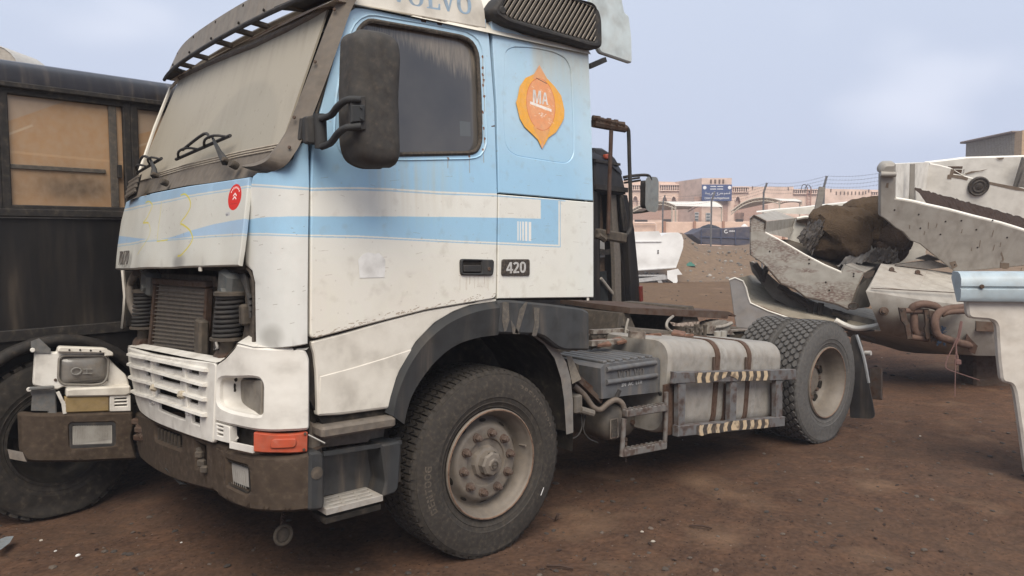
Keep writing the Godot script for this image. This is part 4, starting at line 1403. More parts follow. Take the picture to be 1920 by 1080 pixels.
func grille() -> void:
	var g: Patch = Patch.new(Vector3(-1.3150, 0.6790, -0.8000), Vector3(-1.4645, 0.7395, 0.0000), Vector3(-1.3940, 0.8000, 0.8000), Vector3(-1.3630, 1.1000, -0.8000), Vector3(-1.4805, 1.1460, 0.0000), Vector3(-1.3780, 1.1920, 0.8000), 1.6000, 0.4000)
	var gm := pmap(g)
	var outer := rounded([U(-0.055,0.39),U(1.616,0.401),U(1.594,0),U(1.552,0.003),U(1.061,0.009),U(0.097,0.002),U(-0.34,0.058),U(-0.354,0.197)], 0.03, 3)
	var holes := []
	var rows := [
		[U(0.511,0.369),U(0.693,0.372),U(0.693,0.339),U(0.523,0.336), U(0.793,0.372),U(1.242,0.369),U(1.24,0.333),U(0.793,0.334), U(1.304,0.364),U(1.431,0.361),U(1.43,0.326),U(1.302,0.331)],
		[U(0.5,0.291),U(0.678,0.296),U(0.678,0.263),U(0.512,0.258), U(0.836,0.299),U(1.193,0.293),U(1.19,0.26),U(0.848,0.261), U(1.3,0.29),U(1.43,0.289),U(1.423,0.253),U(1.298,0.257)],
		[U(0.487,0.213),U(0.648,0.218),U(0.649,0.188),U(0.486,0.182), U(0.759,0.218),U(1.209,0.219),U(1.199,0.182),U(0.769,0.178), U(1.289,0.212),U(1.423,0.21),U(1.416,0.174),U(1.294,0.18)],
		[U(0.566,0.128),U(0.679,0.13),U(0.664,0.092),U(0.564,0.094), U(0.777,0.128),U(1.255,0.129),U(1.252,0.081),U(0.777,0.089), U(1.327,0.125),U(1.44,0.122),U(1.44,0.074),U(1.332,0.079)]]
	for r in rows:
		for k in 3:
			holes.append(PackedVector2Array([r[k * 4], r[k * 4 + 1], r[k * 4 + 2], r[k * 4 + 3]]))
	var m := MB.new()
	m.panel(outer, holes, gm, 0.022, 0.006, 0.12)
	var gp := put("front_grille", m, mats.white_plastic, truck, 45.0)
	tag(gp, "loose cream plastic grille below the radiator")
	for q in [[U(0.08,0.356),U(0.695,0.372),U(1.049,0.372),U(1.316,0.367),U(1.536,0.36)], [U(-0.023,0.288),U(0.668,0.308),U(1.031,0.305),U(1.302,0.297),U(1.525,0.286)], [U(-0.133,0.198),U(0.656,0.232),U(1.028,0.232),U(1.302,0.224),U(1.526,0.213)], [U(-0.105,0.111),U(0.674,0.152),U(1.038,0.153),U(1.307,0.146),U(1.527,0.136)]]:
		m = MB.new()
		var lo := []
		for k in 9:
			lo.append((q[k / 2] as Vector2).lerp(q[mini(k / 2 + 1, 4)], 0.5 if k % 2 else 0.0))
		for k in 8:
			var c0: Vector2 = lo[k]
			var c1: Vector2 = lo[k + 1]
			var u := Vector2(0, 0.0105)
			m.quad(g.at(c0 + u, -0.002), g.at(c0 + u * 0.6, 0.022), g.at(c1 + u * 0.6, 0.022), g.at(c1 + u, -0.002))
			m.quad(g.at(c0 + u * 0.6, 0.022), g.at(c0 - u * 0.6, 0.026), g.at(c1 - u * 0.6, 0.026), g.at(c1 + u * 0.6, 0.022))
			m.quad(g.at(c0 - u * 0.6, 0.026), g.at(c0 - u, -0.002), g.at(c1 - u, -0.002), g.at(c1 - u * 0.6, 0.026))
		for e in [[lo[0], true], [lo[8], false]]:
			var c: Vector2 = e[0]
			var u := Vector2(0, 0.0105)
			m.face([g.at(c + u, -0.002), g.at(c + u * 0.6, 0.022), g.at(c - u * 0.6, 0.026), g.at(c - u, -0.002)])
		for i in range(0, m.v.size(), 3):
			var w := m.v[i + 1]
			m.v[i + 1] = m.v[i + 2]
			m.v[i + 2] = w
		put("louvre_bar", m, mats.white_plastic, gp, 30.0)
	for q in [[U(0.75,0.372),U(0.699,0.114)], [U(1.27,0.365),U(1.298,0.114)]]:
		m = MB.new()
		var a: Vector2 = q[0]
		var b: Vector2 = q[1]
		m.panel(PackedVector2Array([a + Vector2(-0.018, 0), b + Vector2(-0.018, 0), b + Vector2(0.018, 0), a + Vector2(0.018, 0)]), [], gm, 0.02, 0.004)
		var rib := put("upright_rib", m, mats.white_plastic, gp)
		rib.position.x -= 0.010
	for q in [V(-1.429,0.957,0.02),V(-1.422,0.989,0.474)]:
		put("broken_bracket", disc(q, Vector3(-1, 0.4, 0), 0.02, 0.03, 7), M("pale_bracket", lin(0.5, 0.44, 0.34), 0.7, dust_fine, 3.0), gp)
	m = MB.new()
	var s0 := []
	var s1 := []
	for q in [V(-1.355,1.091,-0.848),V(-1.426,1.163,0.005),V(-1.412,1.183,0.459),V(-1.376,1.194,0.816)]:
		s0.append(q)
		s1.append(q + Vector3(0.07, 0.012, 0))
	m.strip(s0, s1)
	put("grille_top_ledge", m, mats.white_plastic, gp)
	m = MB.new()
	m.panel(PackedVector2Array([Vector2(-0.78, 0.70), Vector2(0.78, 0.78), Vector2(0.78, 1.15), Vector2(-0.78, 1.06)]), [], xplane(-1.24), 0.02)
	put("grille_backing", m, mats.dark_inside, truck)

func lamp_corner() -> void:
	var h: Patch = Patch.new(Vector3(-1.3950, 0.8000, 0.8000), Vector3(-1.3300, 0.8000, 1.2450), Vector3(-1.0800, 0.8500, 1.2450), Vector3(-1.3850, 1.2000, 0.8000), Vector3(-1.3000, 1.2000, 1.2250), Vector3(-1.0800, 1.2500, 1.2350), 0.6200, 0.4000)
	var hm := pmap(h)
	var outer := rounded([U(0.01,0.384),U(0.069,0.421),U(0.127,0.476),U(0.139,0.499),U(0.245,0.483),U(0.424,0.466),U(0.567,0.439),U(0.598,0.389),U(0.586,0.061),U(0.454,0.081),U(0.265,0.096),U(0.137,0.108),U(0.002,0.11)], 0.02, 3)
	var hole := rounded([U(0.029,0.326),U(0.23,0.341),U(0.282,0.333),U(0.301,0.306),U(0.299,0.169),U(0.264,0.165),U(0.103,0.179),U(0.03,0.193)], 0.05, 4)
	var m := MB.new()
	m.panel(outer, [hole], hm, 0.035, 0.012, 0.06)
	var hp := put("lamp_housing", m, mats.white_plastic, truck, 32.0)
	tag(hp, "cream lamp housing with an empty headlamp pocket")
	m = MB.new()
	var front_ring := []
	var back_ring := []
	var mid := Vector2.ZERO
	for q in hole:
		mid += q
	mid /= hole.size()
	for q in hole:
		front_ring.append(h.at(q, -0.03))
		var b := h.at(mid + (q - mid) * 0.86, 0.0)
		back_ring.append(Vector3(maxf(b.x, -1.26) + 0.05, b.y, minf(b.z, 1.10)))
	m.strip(back_ring, front_ring, true)
	m.fan(back_ring)
	put("lamp_pocket", m, mats.white_plastic, hp, 28.0)
	m = MB.new()
	m.panel(PackedVector2Array([U(0.841,1.103),U(1.107,1.136),U(1.091,0.972),U(0.845,0.957)]), [], xplane(-1.275), 0.012, 0.003)
	put("pocket_plate", m, M("plate_grey", lin(0.22, 0.20, 0.17), 0.8, dust_streak, 1.4), hp)
	for q in [V(-1.3,1.112,0.867), V(-1.3,1.078,0.844), V(-1.3,1.059,0.843)]:
		put("screw_slot", disc(q, Vector3(-1, 0, 0.2), 0.012, 0.006, 8), mats.dark_inside, hp)
	m = MB.new()
	var t0 := []
	var t1 := []
	for q in [V(-1.381,1.185,0.822),V(-1.363,1.222,0.893),V(-1.342,1.273,0.955),V(-1.332,1.302,0.978),V(-1.293,1.29,1.069),V(-1.204,1.29,1.185),V(-1.111,1.276,1.23)]:
		t0.append(q)
		t1.append(q + Vector3(0.12, 0.03, -0.10))
	m.strip(t0, t1)
	put("housing_top", m, mats.white_plastic, hp, 60.0)
	m = MB.new()
	m.panel(rounded([U(0.009,0.107),U(0.104,0.103),U(0.108,0.024),U(0.005,0.023)], 0.008, 2), [PackedVector2Array([U(0.026,0.097),U(0.064,0.097),U(0.064,0.089),U(0.026,0.09)]), PackedVector2Array([U(0.026,0.079),U(0.064,0.079),U(0.064,0.069),U(0.026,0.069)]), PackedVector2Array([U(0.026,0.059),U(0.064,0.059),U(0.064,0.049),U(0.026,0.049)])], hm, 0.04, 0.003, 0.1)
	put("side_vent", m, mats.white_plastic, hp)
	m = MB.new()
	m.panel(PackedVector2Array([U(0.002,0.105),U(0.296,0.101),U(0.297,-0.002),U(0.001,0.017)]), [], func(p: Vector2, d: float) -> Vector3: return h.at(p, -0.07 + d), 0.005, 0.0, 0.06)
	put("indicator_gap", m, mats.dark_inside, hp)
	m = MB.new()
	m.bar(V(-1.351,0.883,0.911), V(-1.328,0.836,0.927), 0.012, 0.02, Vector3(-1, 0, 0))
	m.bar(V(-1.365,0.821,0.945), V(-1.311,0.818,1.089), 0.012, 0.03, Vector3(0, 1, 0))
	put("indicator_bracket", m, mats.white_plastic, hp)
	m = MB.new()
	m.panel(rounded([U(0.246,0.091),U(0.576,0.054),U(0.57,-0.038),U(0.391,-0.011),U(0.247,-0.002)], 0.008, 2), [], hm, 0.05, 0.006, 0.06)
	var ind := put("orange_indicator", m, mats.orange_lens, truck, 50.0)
	m = MB.new()
	m.panel(rounded([U(0.359,0.059),U(0.504,0.043),U(0.5,0.002),U(0.347,0.016)], 0.02, 3), [], func(p: Vector2, d: float) -> Vector3: return h.at(p, 0.010 + d), 0.012, 0.004, 0.06)
	put("lens_rib", m, mats.orange_lens, ind, 50.0)
	for q in [V(-1.13,0.892,1.241),V(-1.137,0.819,1.241)]:
		put("lens_screw", disc(q, Vector3(-0.3, 0, 1), 0.007, 0.005, 8), mats.rusty_steel, ind)
	m = MB.new()
	m.tube([V(-1.114,0.884,1.24), V(-1.047,0.839,1.27)], 0.004, 5)
	put("dangling_wire", m, M("bare_wire", lin(0.4, 0.38, 0.35), 0.5), truck)

func bumper() -> void:
	var b: Patch = Patch.new(Vector3(-1.3000, 0.4100, -0.9000), Vector3(-1.4500, 0.4700, 0.0000), Vector3(-1.3600, 0.5300, 0.9000), Vector3(-1.3000, 0.6550, -0.9000), Vector3(-1.4500, 0.7250, 0.0000), Vector3(-1.3600, 0.7950, 0.9000), 1.8000, 0.2500)
	var c: Patch = Patch.new(Vector3(-1.3600, 0.5250, 0.8800), Vector3(-1.2900, 0.5200, 1.2600), Vector3(-1.0500, 0.5150, 1.2600), Vector3(-1.3600, 0.7900, 0.8800), Vector3(-1.2900, 0.7800, 1.2600), Vector3(-1.0500, 0.7750, 1.2600), 0.5500, 0.2600)
	var mat := M("bumper_brown", lin(0.054, 0.038, 0.027), 0.85, dust_faint, 1.6, 0.0, 0.1, 1.0, true)
	var m := MB.new()
	var hs := [
		rounded([U(0.671,0.239),U(1.215,0.241),U(1.208,0.171),U(0.672,0.155)], 0.02, 2),
		PackedVector2Array([U(1.416,0.232),U(1.545,0.226),U(1.544,0.118),U(1.42,0.111)])]
	m.panel(PackedVector2Array([U(-0.221,0.213),U(0.821,0.293),U(1.261,0.293),U(1.581,0.271),U(1.758,0.255), Vector2(1.78, 0.25), Vector2(1.78, 0.0), U(1.626,0.023),U(1.101,-0.012),U(0.643,-0.033),U(0.083,-0.056),U(-0.203,0.033)]), hs, pmap(b), 0.05, 0.014, 0.035)
	rust_top(m)
	var bp := put("front_bumper", m, mat, truck, 60.0)
	tag(bp, "brown dusty steel bumper with a missing centre step")
	m = MB.new()
	var fog := rounded([U(-0.025,0.198),U(0.123,0.2),U(0.126,0.085),U(0.107,0.074),U(-0.006,0.086)], 0.02, 3)
	var top := [U(-0.086,0.25),U(0.049,0.251),U(0.174,0.258),U(0.293,0.268),U(0.41,0.275),U(0.47,0.284)]
	var low := [U(0.548,0.004),U(0.433,0.009),U(0.286,0.007),U(0.166,-0.002),U(0.041,0.004),U(-0.096,0.008)]
	var poly := PackedVector2Array([Vector2(-0.002, 0.27), Vector2(-0.002, -0.012)])
	poly = PackedVector2Array(top)
	poly.append(U(0.494,0.286))
	poly.append_array(PackedVector2Array([U(0.472,0.015),U(0.345,0.01),U(0.226,0.004),U(0.12,-0.004),U(0.008,-0.001),U(-0.078,0.008)]))
	m.panel(rounded(Array(poly), 0.012, 2), [fog], pmap(c), 0.05, 0.014, 0.03)
	rust_top(m)
	put("bumper_corner", m, mat, bp, 60.0)
	m = MB.new()
	var a0 := []
	var a1 := []
	for q in [V(-1.125,0.491,-1.642),V(-1.375,0.753,-0.122),V(-1.383,0.79,0.33),V(-1.37,0.794,0.656), V(-1.357,0.779,0.837),V(-1.319,0.779,1.005),V(-1.233,0.786,1.167),V(-1.112,0.797,1.243)]:
		a0.append(q)
		a1.append(q + Vector3(0.12, 0.01, -0.05))
	m.strip(a0, a1)
	put("bumper_top", m, mats.rusty_steel, bp)
	m = MB.new()
	m.panel(rounded([U(-0.005,0.191),U(0.113,0.188),U(0.12,0.089),U(0.005,0.095)], 0.012, 3), [], func(p: Vector2, d: float) -> Vector3: return c.at(p, -0.022 + d), 0.05, 0.006, 0.06)
	var fl := put("fog_lamp", m, M("fog_glass", lin(0.33, 0.315, 0.29), 0.25, film, 1.0), bp, 50.0)
	m = MB.new()
	var ring := []
	for q in fog:
		ring.append(c.at(m.inset(fog, 0.004)[0] if false else q, -0.012))
	ring.append(ring[0])
	m.tube(ring, 0.006, 5)
	put("lamp_rim", m, mats.dark_inside, fl)
	for k in 9:
		m = MB.new()
		var f := (k + 0.5) / 9.0
		m.bar(V(-1.346,0.7,0.843).lerp(V(-1.314,0.695,0.987), f), V(-1.344,0.615,0.853).lerp(V(-1.311,0.61,0.995), f), 0.002, 0.004, Vector3(-0.6, 0, 0.8))
		put("lens_flute", m, mats.fog_glass, fl)
	m = MB.new()
	m.panel(PackedVector2Array([U(-0.032,0.206),U(0.136,0.207),U(0.137,0.068),U(-0.037,0.066)]), [], func(p: Vector2, d: float) -> Vector3: return c.at(p, -0.06 + d), 0.004, 0.0, 0.06)
	put("fog_lamp_recess", m, mats.dark_inside, bp)
	m = MB.new()
	m.panel(PackedVector2Array([Vector2(-0.75, 0.42), Vector2(0.6, 0.5), Vector2(0.6, 0.78), Vector2(-0.75, 0.68)]), [], xplane(-1.30), 0.01)
	put("bumper_backing", m, mats.dark_inside, bp)
	for k in 8:
		m = MB.new()
		var f := (k + 0.5) / 8.0
		m.bar(V(-1.359,0.672,-0.291).lerp(V(-1.379,0.724,0.258), f), V(-1.358,0.599,-0.303).lerp(V(-1.379,0.656,0.251), f), 0.012, 0.012, Vector3(-1, 0, 0))
		put("vent_slat", m, mats.chassis, bp)
	m = MB.new()
	m.solid([V(-1.397,0.5,0.017), V(-1.322,0.5,0.108), V(-1.258,0.52,0.299), V(-1.303,0.5,0.443), V(-1.383,0.46,0.236)], [V(-1.384,0.48,-0.031), V(-1.308,0.48,0.06), V(-1.243,0.5,0.253), V(-1.288,0.48,0.398), V(-1.369,0.44,0.191)])
	put("folded_step", m, mats.grey_plastic, bp)
	m = MB.new()
	for q in [V(-1.394,0.704,0.595), V(-1.392,0.666,0.619), V(-1.39,0.64,0.65)]:
		m.box(q, Vector3(0.03, 0.035, 0.04), Basis(Vector3.UP, 0.6), 0.006)
	m.tube([V(-1.386,0.727,0.557), V(-1.382,0.623,0.63)], 0.014, 6)
	put("step_hinge", m, mats.chassis, bp)
	m = MB.new()
	for q in [V(-1.305,0.588,-0.871), V(-1.33,0.571,-0.704), V(-1.32,0.504,-0.775)]:
		m.box(q, Vector3(0.05, 0.04, 0.07), Basis(Vector3.UP, 0.5), 0.008)
	m.tube([V(-1.292,0.58,-0.945), V(-1.341,0.532,-0.62)], 0.016, 6)
	put("torn_hinge", m, mats.rusty_steel, bp)

func rust_top(m: MB, drop := 0.0) -> void:
	m.tinted = true
	m.cols.resize(m.v.size())
	for i in m.v.size():
		var p := m.v[i]
		var top := lerpf(0.655, 0.795, clampf((p.z + 0.9) / 1.8, 0.0, 1.0)) - drop
		var n := nz(p.x * 6.0 + p.z * 6.0, p.y * 3.0, 1.2, 25)
		var k := smoothstep(-0.15, -0.015, p.y - top + n * 0.05)
		var w := 1.0 + 0.35 * n
		m.cols[i] = Color(w * (1.0 + 2.8 * k), w * (1.0 + 1.7 * k), w * (1.0 + 1.0 * k))

func broken_corner() -> void:
	var t: Transform3D = T(Vector3(-1.3000, 0.0000, -0.9500), Vector3(0.9968, 0.0000, 0.0800), Vector3(0.0000, 1.0000, 0.0000))
	var f := on(t)
	var mat: Material = mats.bumper_brown
	var bc := part("loose_bumper_corner", truck, t * Vector3(-0.3, 0.35, 0.0))
	tag(bc, "torn far bumper corner swung outward with headlamp and fog lamp still on it")
	var m := MB.new()
	var bend := func(p: Vector2, d: float) -> Vector3:
		var k := -0.09 * pow(clampf((-0.52 - p.x) / 0.14, 0.0, 1.0), 2.0)
		return t * Vector3(p.x, p.y, d + k)
	var fog := rounded([U(-0.373,0.606),U(-0.125,0.577),U(-0.127,0.436),U(-0.373,0.458)], 0.015, 3)
	m.panel(rounded([U(-0.647,0.693),U(-0.622,0.706),U(-0.318,0.67),U(-0.009,0.642),U(0.002,0.555),U(-0.021,0.469),U(0.007,0.327),U(-0.006,0.315),U(-0.329,0.354),U(-0.617,0.401),U(-0.648,0.46)], 0.02, 3), [fog], bend, 0.06, 0.016, 0.03, true)
	rust_top(m, 0.045)
	put("bumper_end", m, mat, bc, 60.0)
	m = MB.new()
	m.panel(rounded([U(-0.368,0.602),U(-0.128,0.57),U(-0.133,0.437),U(-0.373,0.465)], 0.01, 3), [], func(p: Vector2, d: float) -> Vector3: return t * Vector3(p.x, p.y, d - 0.012), 0.05, 0.008)
	var fl := put("fog_lamp", m, M("fog_glass2", lin(0.40, 0.385, 0.35), 0.35, film, 1.0), bc)
	m = MB.new()
	m.panel(rounded([U(-0.385,0.621),U(-0.112,0.589),U(-0.114,0.419),U(-0.385,0.447)], 0.012, 3), [rounded([U(-0.362,0.594),U(-0.135,0.564),U(-0.139,0.445),U(-0.366,0.471)], 0.008, 3)], func(p: Vector2, d: float) -> Vector3: return t * Vector3(p.x, p.y, d - 0.006), 0.05, 0.004)
	put("lamp_frame", m, mats.black_plastic, fl)
	for k in 24:
		m = MB.new()
		var x0 := lerpf(U(-0.358,0.535).x, U(-0.14,0.501).x, k / 23.0)
		var yy := U(-0.358,0.535).y
		m.box(t * Vector3(x0, yy, -0.010), Vector3(0.003, 0.115, 0.006), t.basis)
		put("lens_flute", m, mats.fog_glass2, fl)
	m = MB.new()
	m.solid([V(-2.003,0.49,-1.067), V(-1.921,0.456,-1.06), V(-1.906,0.393,-1.059), V(-1.994,0.428,-1.066)], [V(-1.996,0.476,-1.126), V(-1.913,0.442,-1.12), V(-1.898,0.378,-1.118), V(-1.987,0.414,-1.126)])
	put("end_stay", m, M("stay_grey", lin(0.2, 0.18, 0.16), 0.8, dust_fine, 2.0), bc)
	m = MB.new()
	var lens := rounded([U(-0.417,1.033),U(-0.393,1.044),U(-0.16,1.022),U(-0.139,0.996),U(-0.146,0.892),U(-0.172,0.843),U(-0.236,0.84),U(-0.405,0.863),U(-0.427,0.899)], 0.025, 3)
	m.panel(rounded([U(-0.546,1.078),U(-0.427,1.067),U(-0.426,1.091),U(-0.137,1.065),U(-0.139,1.006),U(-0.088,0.938),U(-0.033,0.876),U(-0.016,0.818),U(-0.017,0.772),U(-0.024,0.748),U(-0.39,0.793),U(-0.383,0.84),U(-0.4,0.845),U(-0.436,0.829),U(-0.565,0.874)], 0.015, 2), [lens], func(p: Vector2, d: float) -> Vector3: return t * Vector3(p.x, p.y, d - 0.03 - 0.05 * clampf((p.x + 0.25) / 0.3, 0.0, 1.0)), 0.05, 0.008, 0.08, true)
	put("lamp_carrier", m, mats.white_plastic, bc, 45.0)
	m = MB.new()
	m.grid(10, 8, func(u: float, v: float) -> Vector3:
		var x := lerpf(U(-0.422,0.952).x, U(-0.144,0.923).x, u)
		var y := lerpf(U(-0.311,0.852).y, U(-0.305,1.036).y, v)
		var e := 1.0 - pow(absf(u * 2.0 - 1.0), 4.0)
		var g := 1.0 - pow(absf(v * 2.0 - 1.0), 4.0)
		return t * Vector3(x, y, -0.045 + 0.035 * minf(e, g)))
	var hl := put("headlamp", m, M("lamp_glass", lin(0.17, 0.165, 0.155), 0.2, dust_fine, 1.6), bc, 60.0)
	m = MB.new()
	var lr := []
	for q in lens:
		lr.append(t * Vector3(q.x, q.y, -0.024))
	lr.append(lr[0])
	m.tube(lr, 0.008, 6)
	put("headlamp_rim", m, M("rim_grey", lin(0.2, 0.19, 0.17), 0.6, dust_fine, 2.0), hl, 60.0)
	for q in [V(-1.628,0.943,-0.976), V(-1.628,0.943,-0.976)]:
		m = MB.new()
		var ring := []
		for k in 17:
			ring.append(q + t.basis.x * cos(TAU * k / 16.0) * 0.028 + t.basis.y * sin(TAU * k / 16.0) * 0.022)
		m.tube(ring, 0.004, 5)
		put("lamp_etching", m, M("etch", lin(0.27, 0.26, 0.24), 0.5), hl)
		break
	m = MB.new()
	m.bar(V(-1.592,0.953,-0.973), V(-1.538,0.947,-0.969), 0.004, 0.004, Vector3(0, 0, 1))
	m.bar(V(-1.593,0.925,-0.974), V(-1.539,0.919,-0.969), 0.004, 0.004, Vector3(0, 0, 1))
	m.bar(V(-1.568,0.954,-0.972), V(-1.569,0.919,-0.972), 0.004, 0.004, Vector3(0, 0, 1))
	put("lamp_etching", m, mats.etch, hl)
	m = MB.new()
	m.panel(rounded([U(-0.426,1.094),U(-0.414,1.107),U(-0.164,1.075),U(-0.116,1.043),U(-0.116,1.022),U(-0.166,1.023),U(-0.165,1.044),U(-0.427,1.074)], 0.006, 2), [], func(p: Vector2, d: float) -> Vector3: return t * Vector3(p.x, p.y, d + 0.01), 0.07, 0.006)
	put("carrier_rail", m, mats.cream_paint, bc)
	for q in [V(-1.663,1.083,-0.968),V(-1.604,1.078,-0.963),V(-1.545,1.069,-0.959),V(-1.491,1.058,-0.954)]:
		put("rail_slot", disc(q, t.basis.z, 0.006, 0.004, 8), mats.dark_inside, bc)
	m = MB.new()
	m.panel(rounded([U(-0.389,0.834),U(-0.353,0.836),U(-0.022,0.815),U(-0.017,0.764),U(-0.05,0.751),U(-0.391,0.786)], 0.008, 2), [], func(p: Vector2, d: float) -> Vector3: return t * Vector3(p.x, p.y, d + 0.012), 0.08, 0.01)
	put("carrier_ledge", m, mats.cream_paint, bc)
	m = MB.new()
	m.panel(rounded([U(-0.399,0.784),U(-0.147,0.759),U(-0.15,0.658),U(-0.403,0.682)], 0.008, 2), [], func(p: Vector2, d: float) -> Vector3: return t * Vector3(p.x, p.y, d - 0.005), 0.05, 0.008)
	put("amber_indicator", m, M("amber_lens", lin(0.27, 0.19, 0.075), 0.45, dust_fine, 1.3), bc)
	m = MB.new()
	var hs := []
	for k in 3:
		hs.append(PackedVector2Array([U(-0.116,0.741) + Vector2(0, -0.022 * k), U(-0.044,0.736) + Vector2(0, -0.022 * k), U(-0.044,0.725) + Vector2(0, -0.022 * k), U(-0.117,0.731) + Vector2(0, -0.022 * k)]))
	m.panel(rounded([U(-0.144,0.759),U(-0.021,0.751),U(-0.021,0.644),U(-0.147,0.657)], 0.006, 2), hs, func(p: Vector2, d: float) -> Vector3: return t * Vector3(p.x, p.y, d - 0.003), 0.05, 0.004)
	put("vent_block", m, mats.white_plastic, bc)
	m = MB.new()
	m.panel(PackedVector2Array([U(-0.132,0.754),U(-0.028,0.741),U(-0.031,0.649),U(-0.135,0.663)]), [], func(p: Vector2, d: float) -> Vector3: return t * Vector3(p.x, p.y, d - 0.045), 0.005)
	put("vent_shadow_plate", m, mats.dark_inside, bc)
	m = MB.new()
	m.solid([V(-1.861,1.151,-1.015), V(-1.818,1.167,-1.012), V(-1.759,1.095,-1.007), V(-1.76,1.068,-1.007), V(-1.864,1.081,-1.015)], [V(-1.855,1.146,-1.055), V(-1.812,1.162,-1.051), V(-1.752,1.09,-1.046), V(-1.753,1.063,-1.047), V(-1.858,1.076,-1.055)])
	put("end_bracket", m, M("bracket_grey", lin(0.11, 0.12, 0.125), 0.7, dust_fine, 2.0), bc)
	m = MB.new()
	m.solid([V(-1.887,0.859,-1.027), V(-1.774,0.853,-1.018), V(-1.758,0.82,-1.017), V(-1.768,0.7,-1.018), V(-1.876,0.718,-1.026), V(-1.867,0.81,-1.026)], [V(-1.883,0.854,-1.057), V(-1.77,0.848,-1.048), V(-1.753,0.815,-1.047), V(-1.764,0.694,-1.047), V(-1.872,0.712,-1.056), V(-1.863,0.805,-1.055)])
	m.bar(V(-1.763,0.842,-1.037), V(-1.76,0.675,-1.037), 0.05, 0.04, t.basis.z, 0.008)
	m.bar(V(-1.892,0.861,-0.998), V(-1.751,0.855,-0.986), 0.02, 0.03, t.basis.z, 0.005)
	put("end_bracket", m, M("bracket_grey", lin(0.11, 0.12, 0.125), 0.7, dust_fine, 2.0), bc)
	m = MB.new()
	for q in [V(-1.858,1.099,-0.995), V(-1.886,0.857,-0.997)]:
		disc_in(m, q, t.basis.z, 0.014, 0.014, 8)
	for q in [[V(-1.704,0.757,-1.003), V(-1.698,0.678,-1.002)], [V(-1.731,0.819,-1.005), V(-1.699,0.73,-1.002)]]:
		m.bar(q[0], q[1], 0.02, 0.03, t.basis.z)
	put("carrier_clip", m, mats.white_plastic, bc)
	put("carrier_screw", disc(V(-1.739,0.896,-1.013), t.basis.z, 0.009, 0.006, 8), mats.rusty_steel, bc)

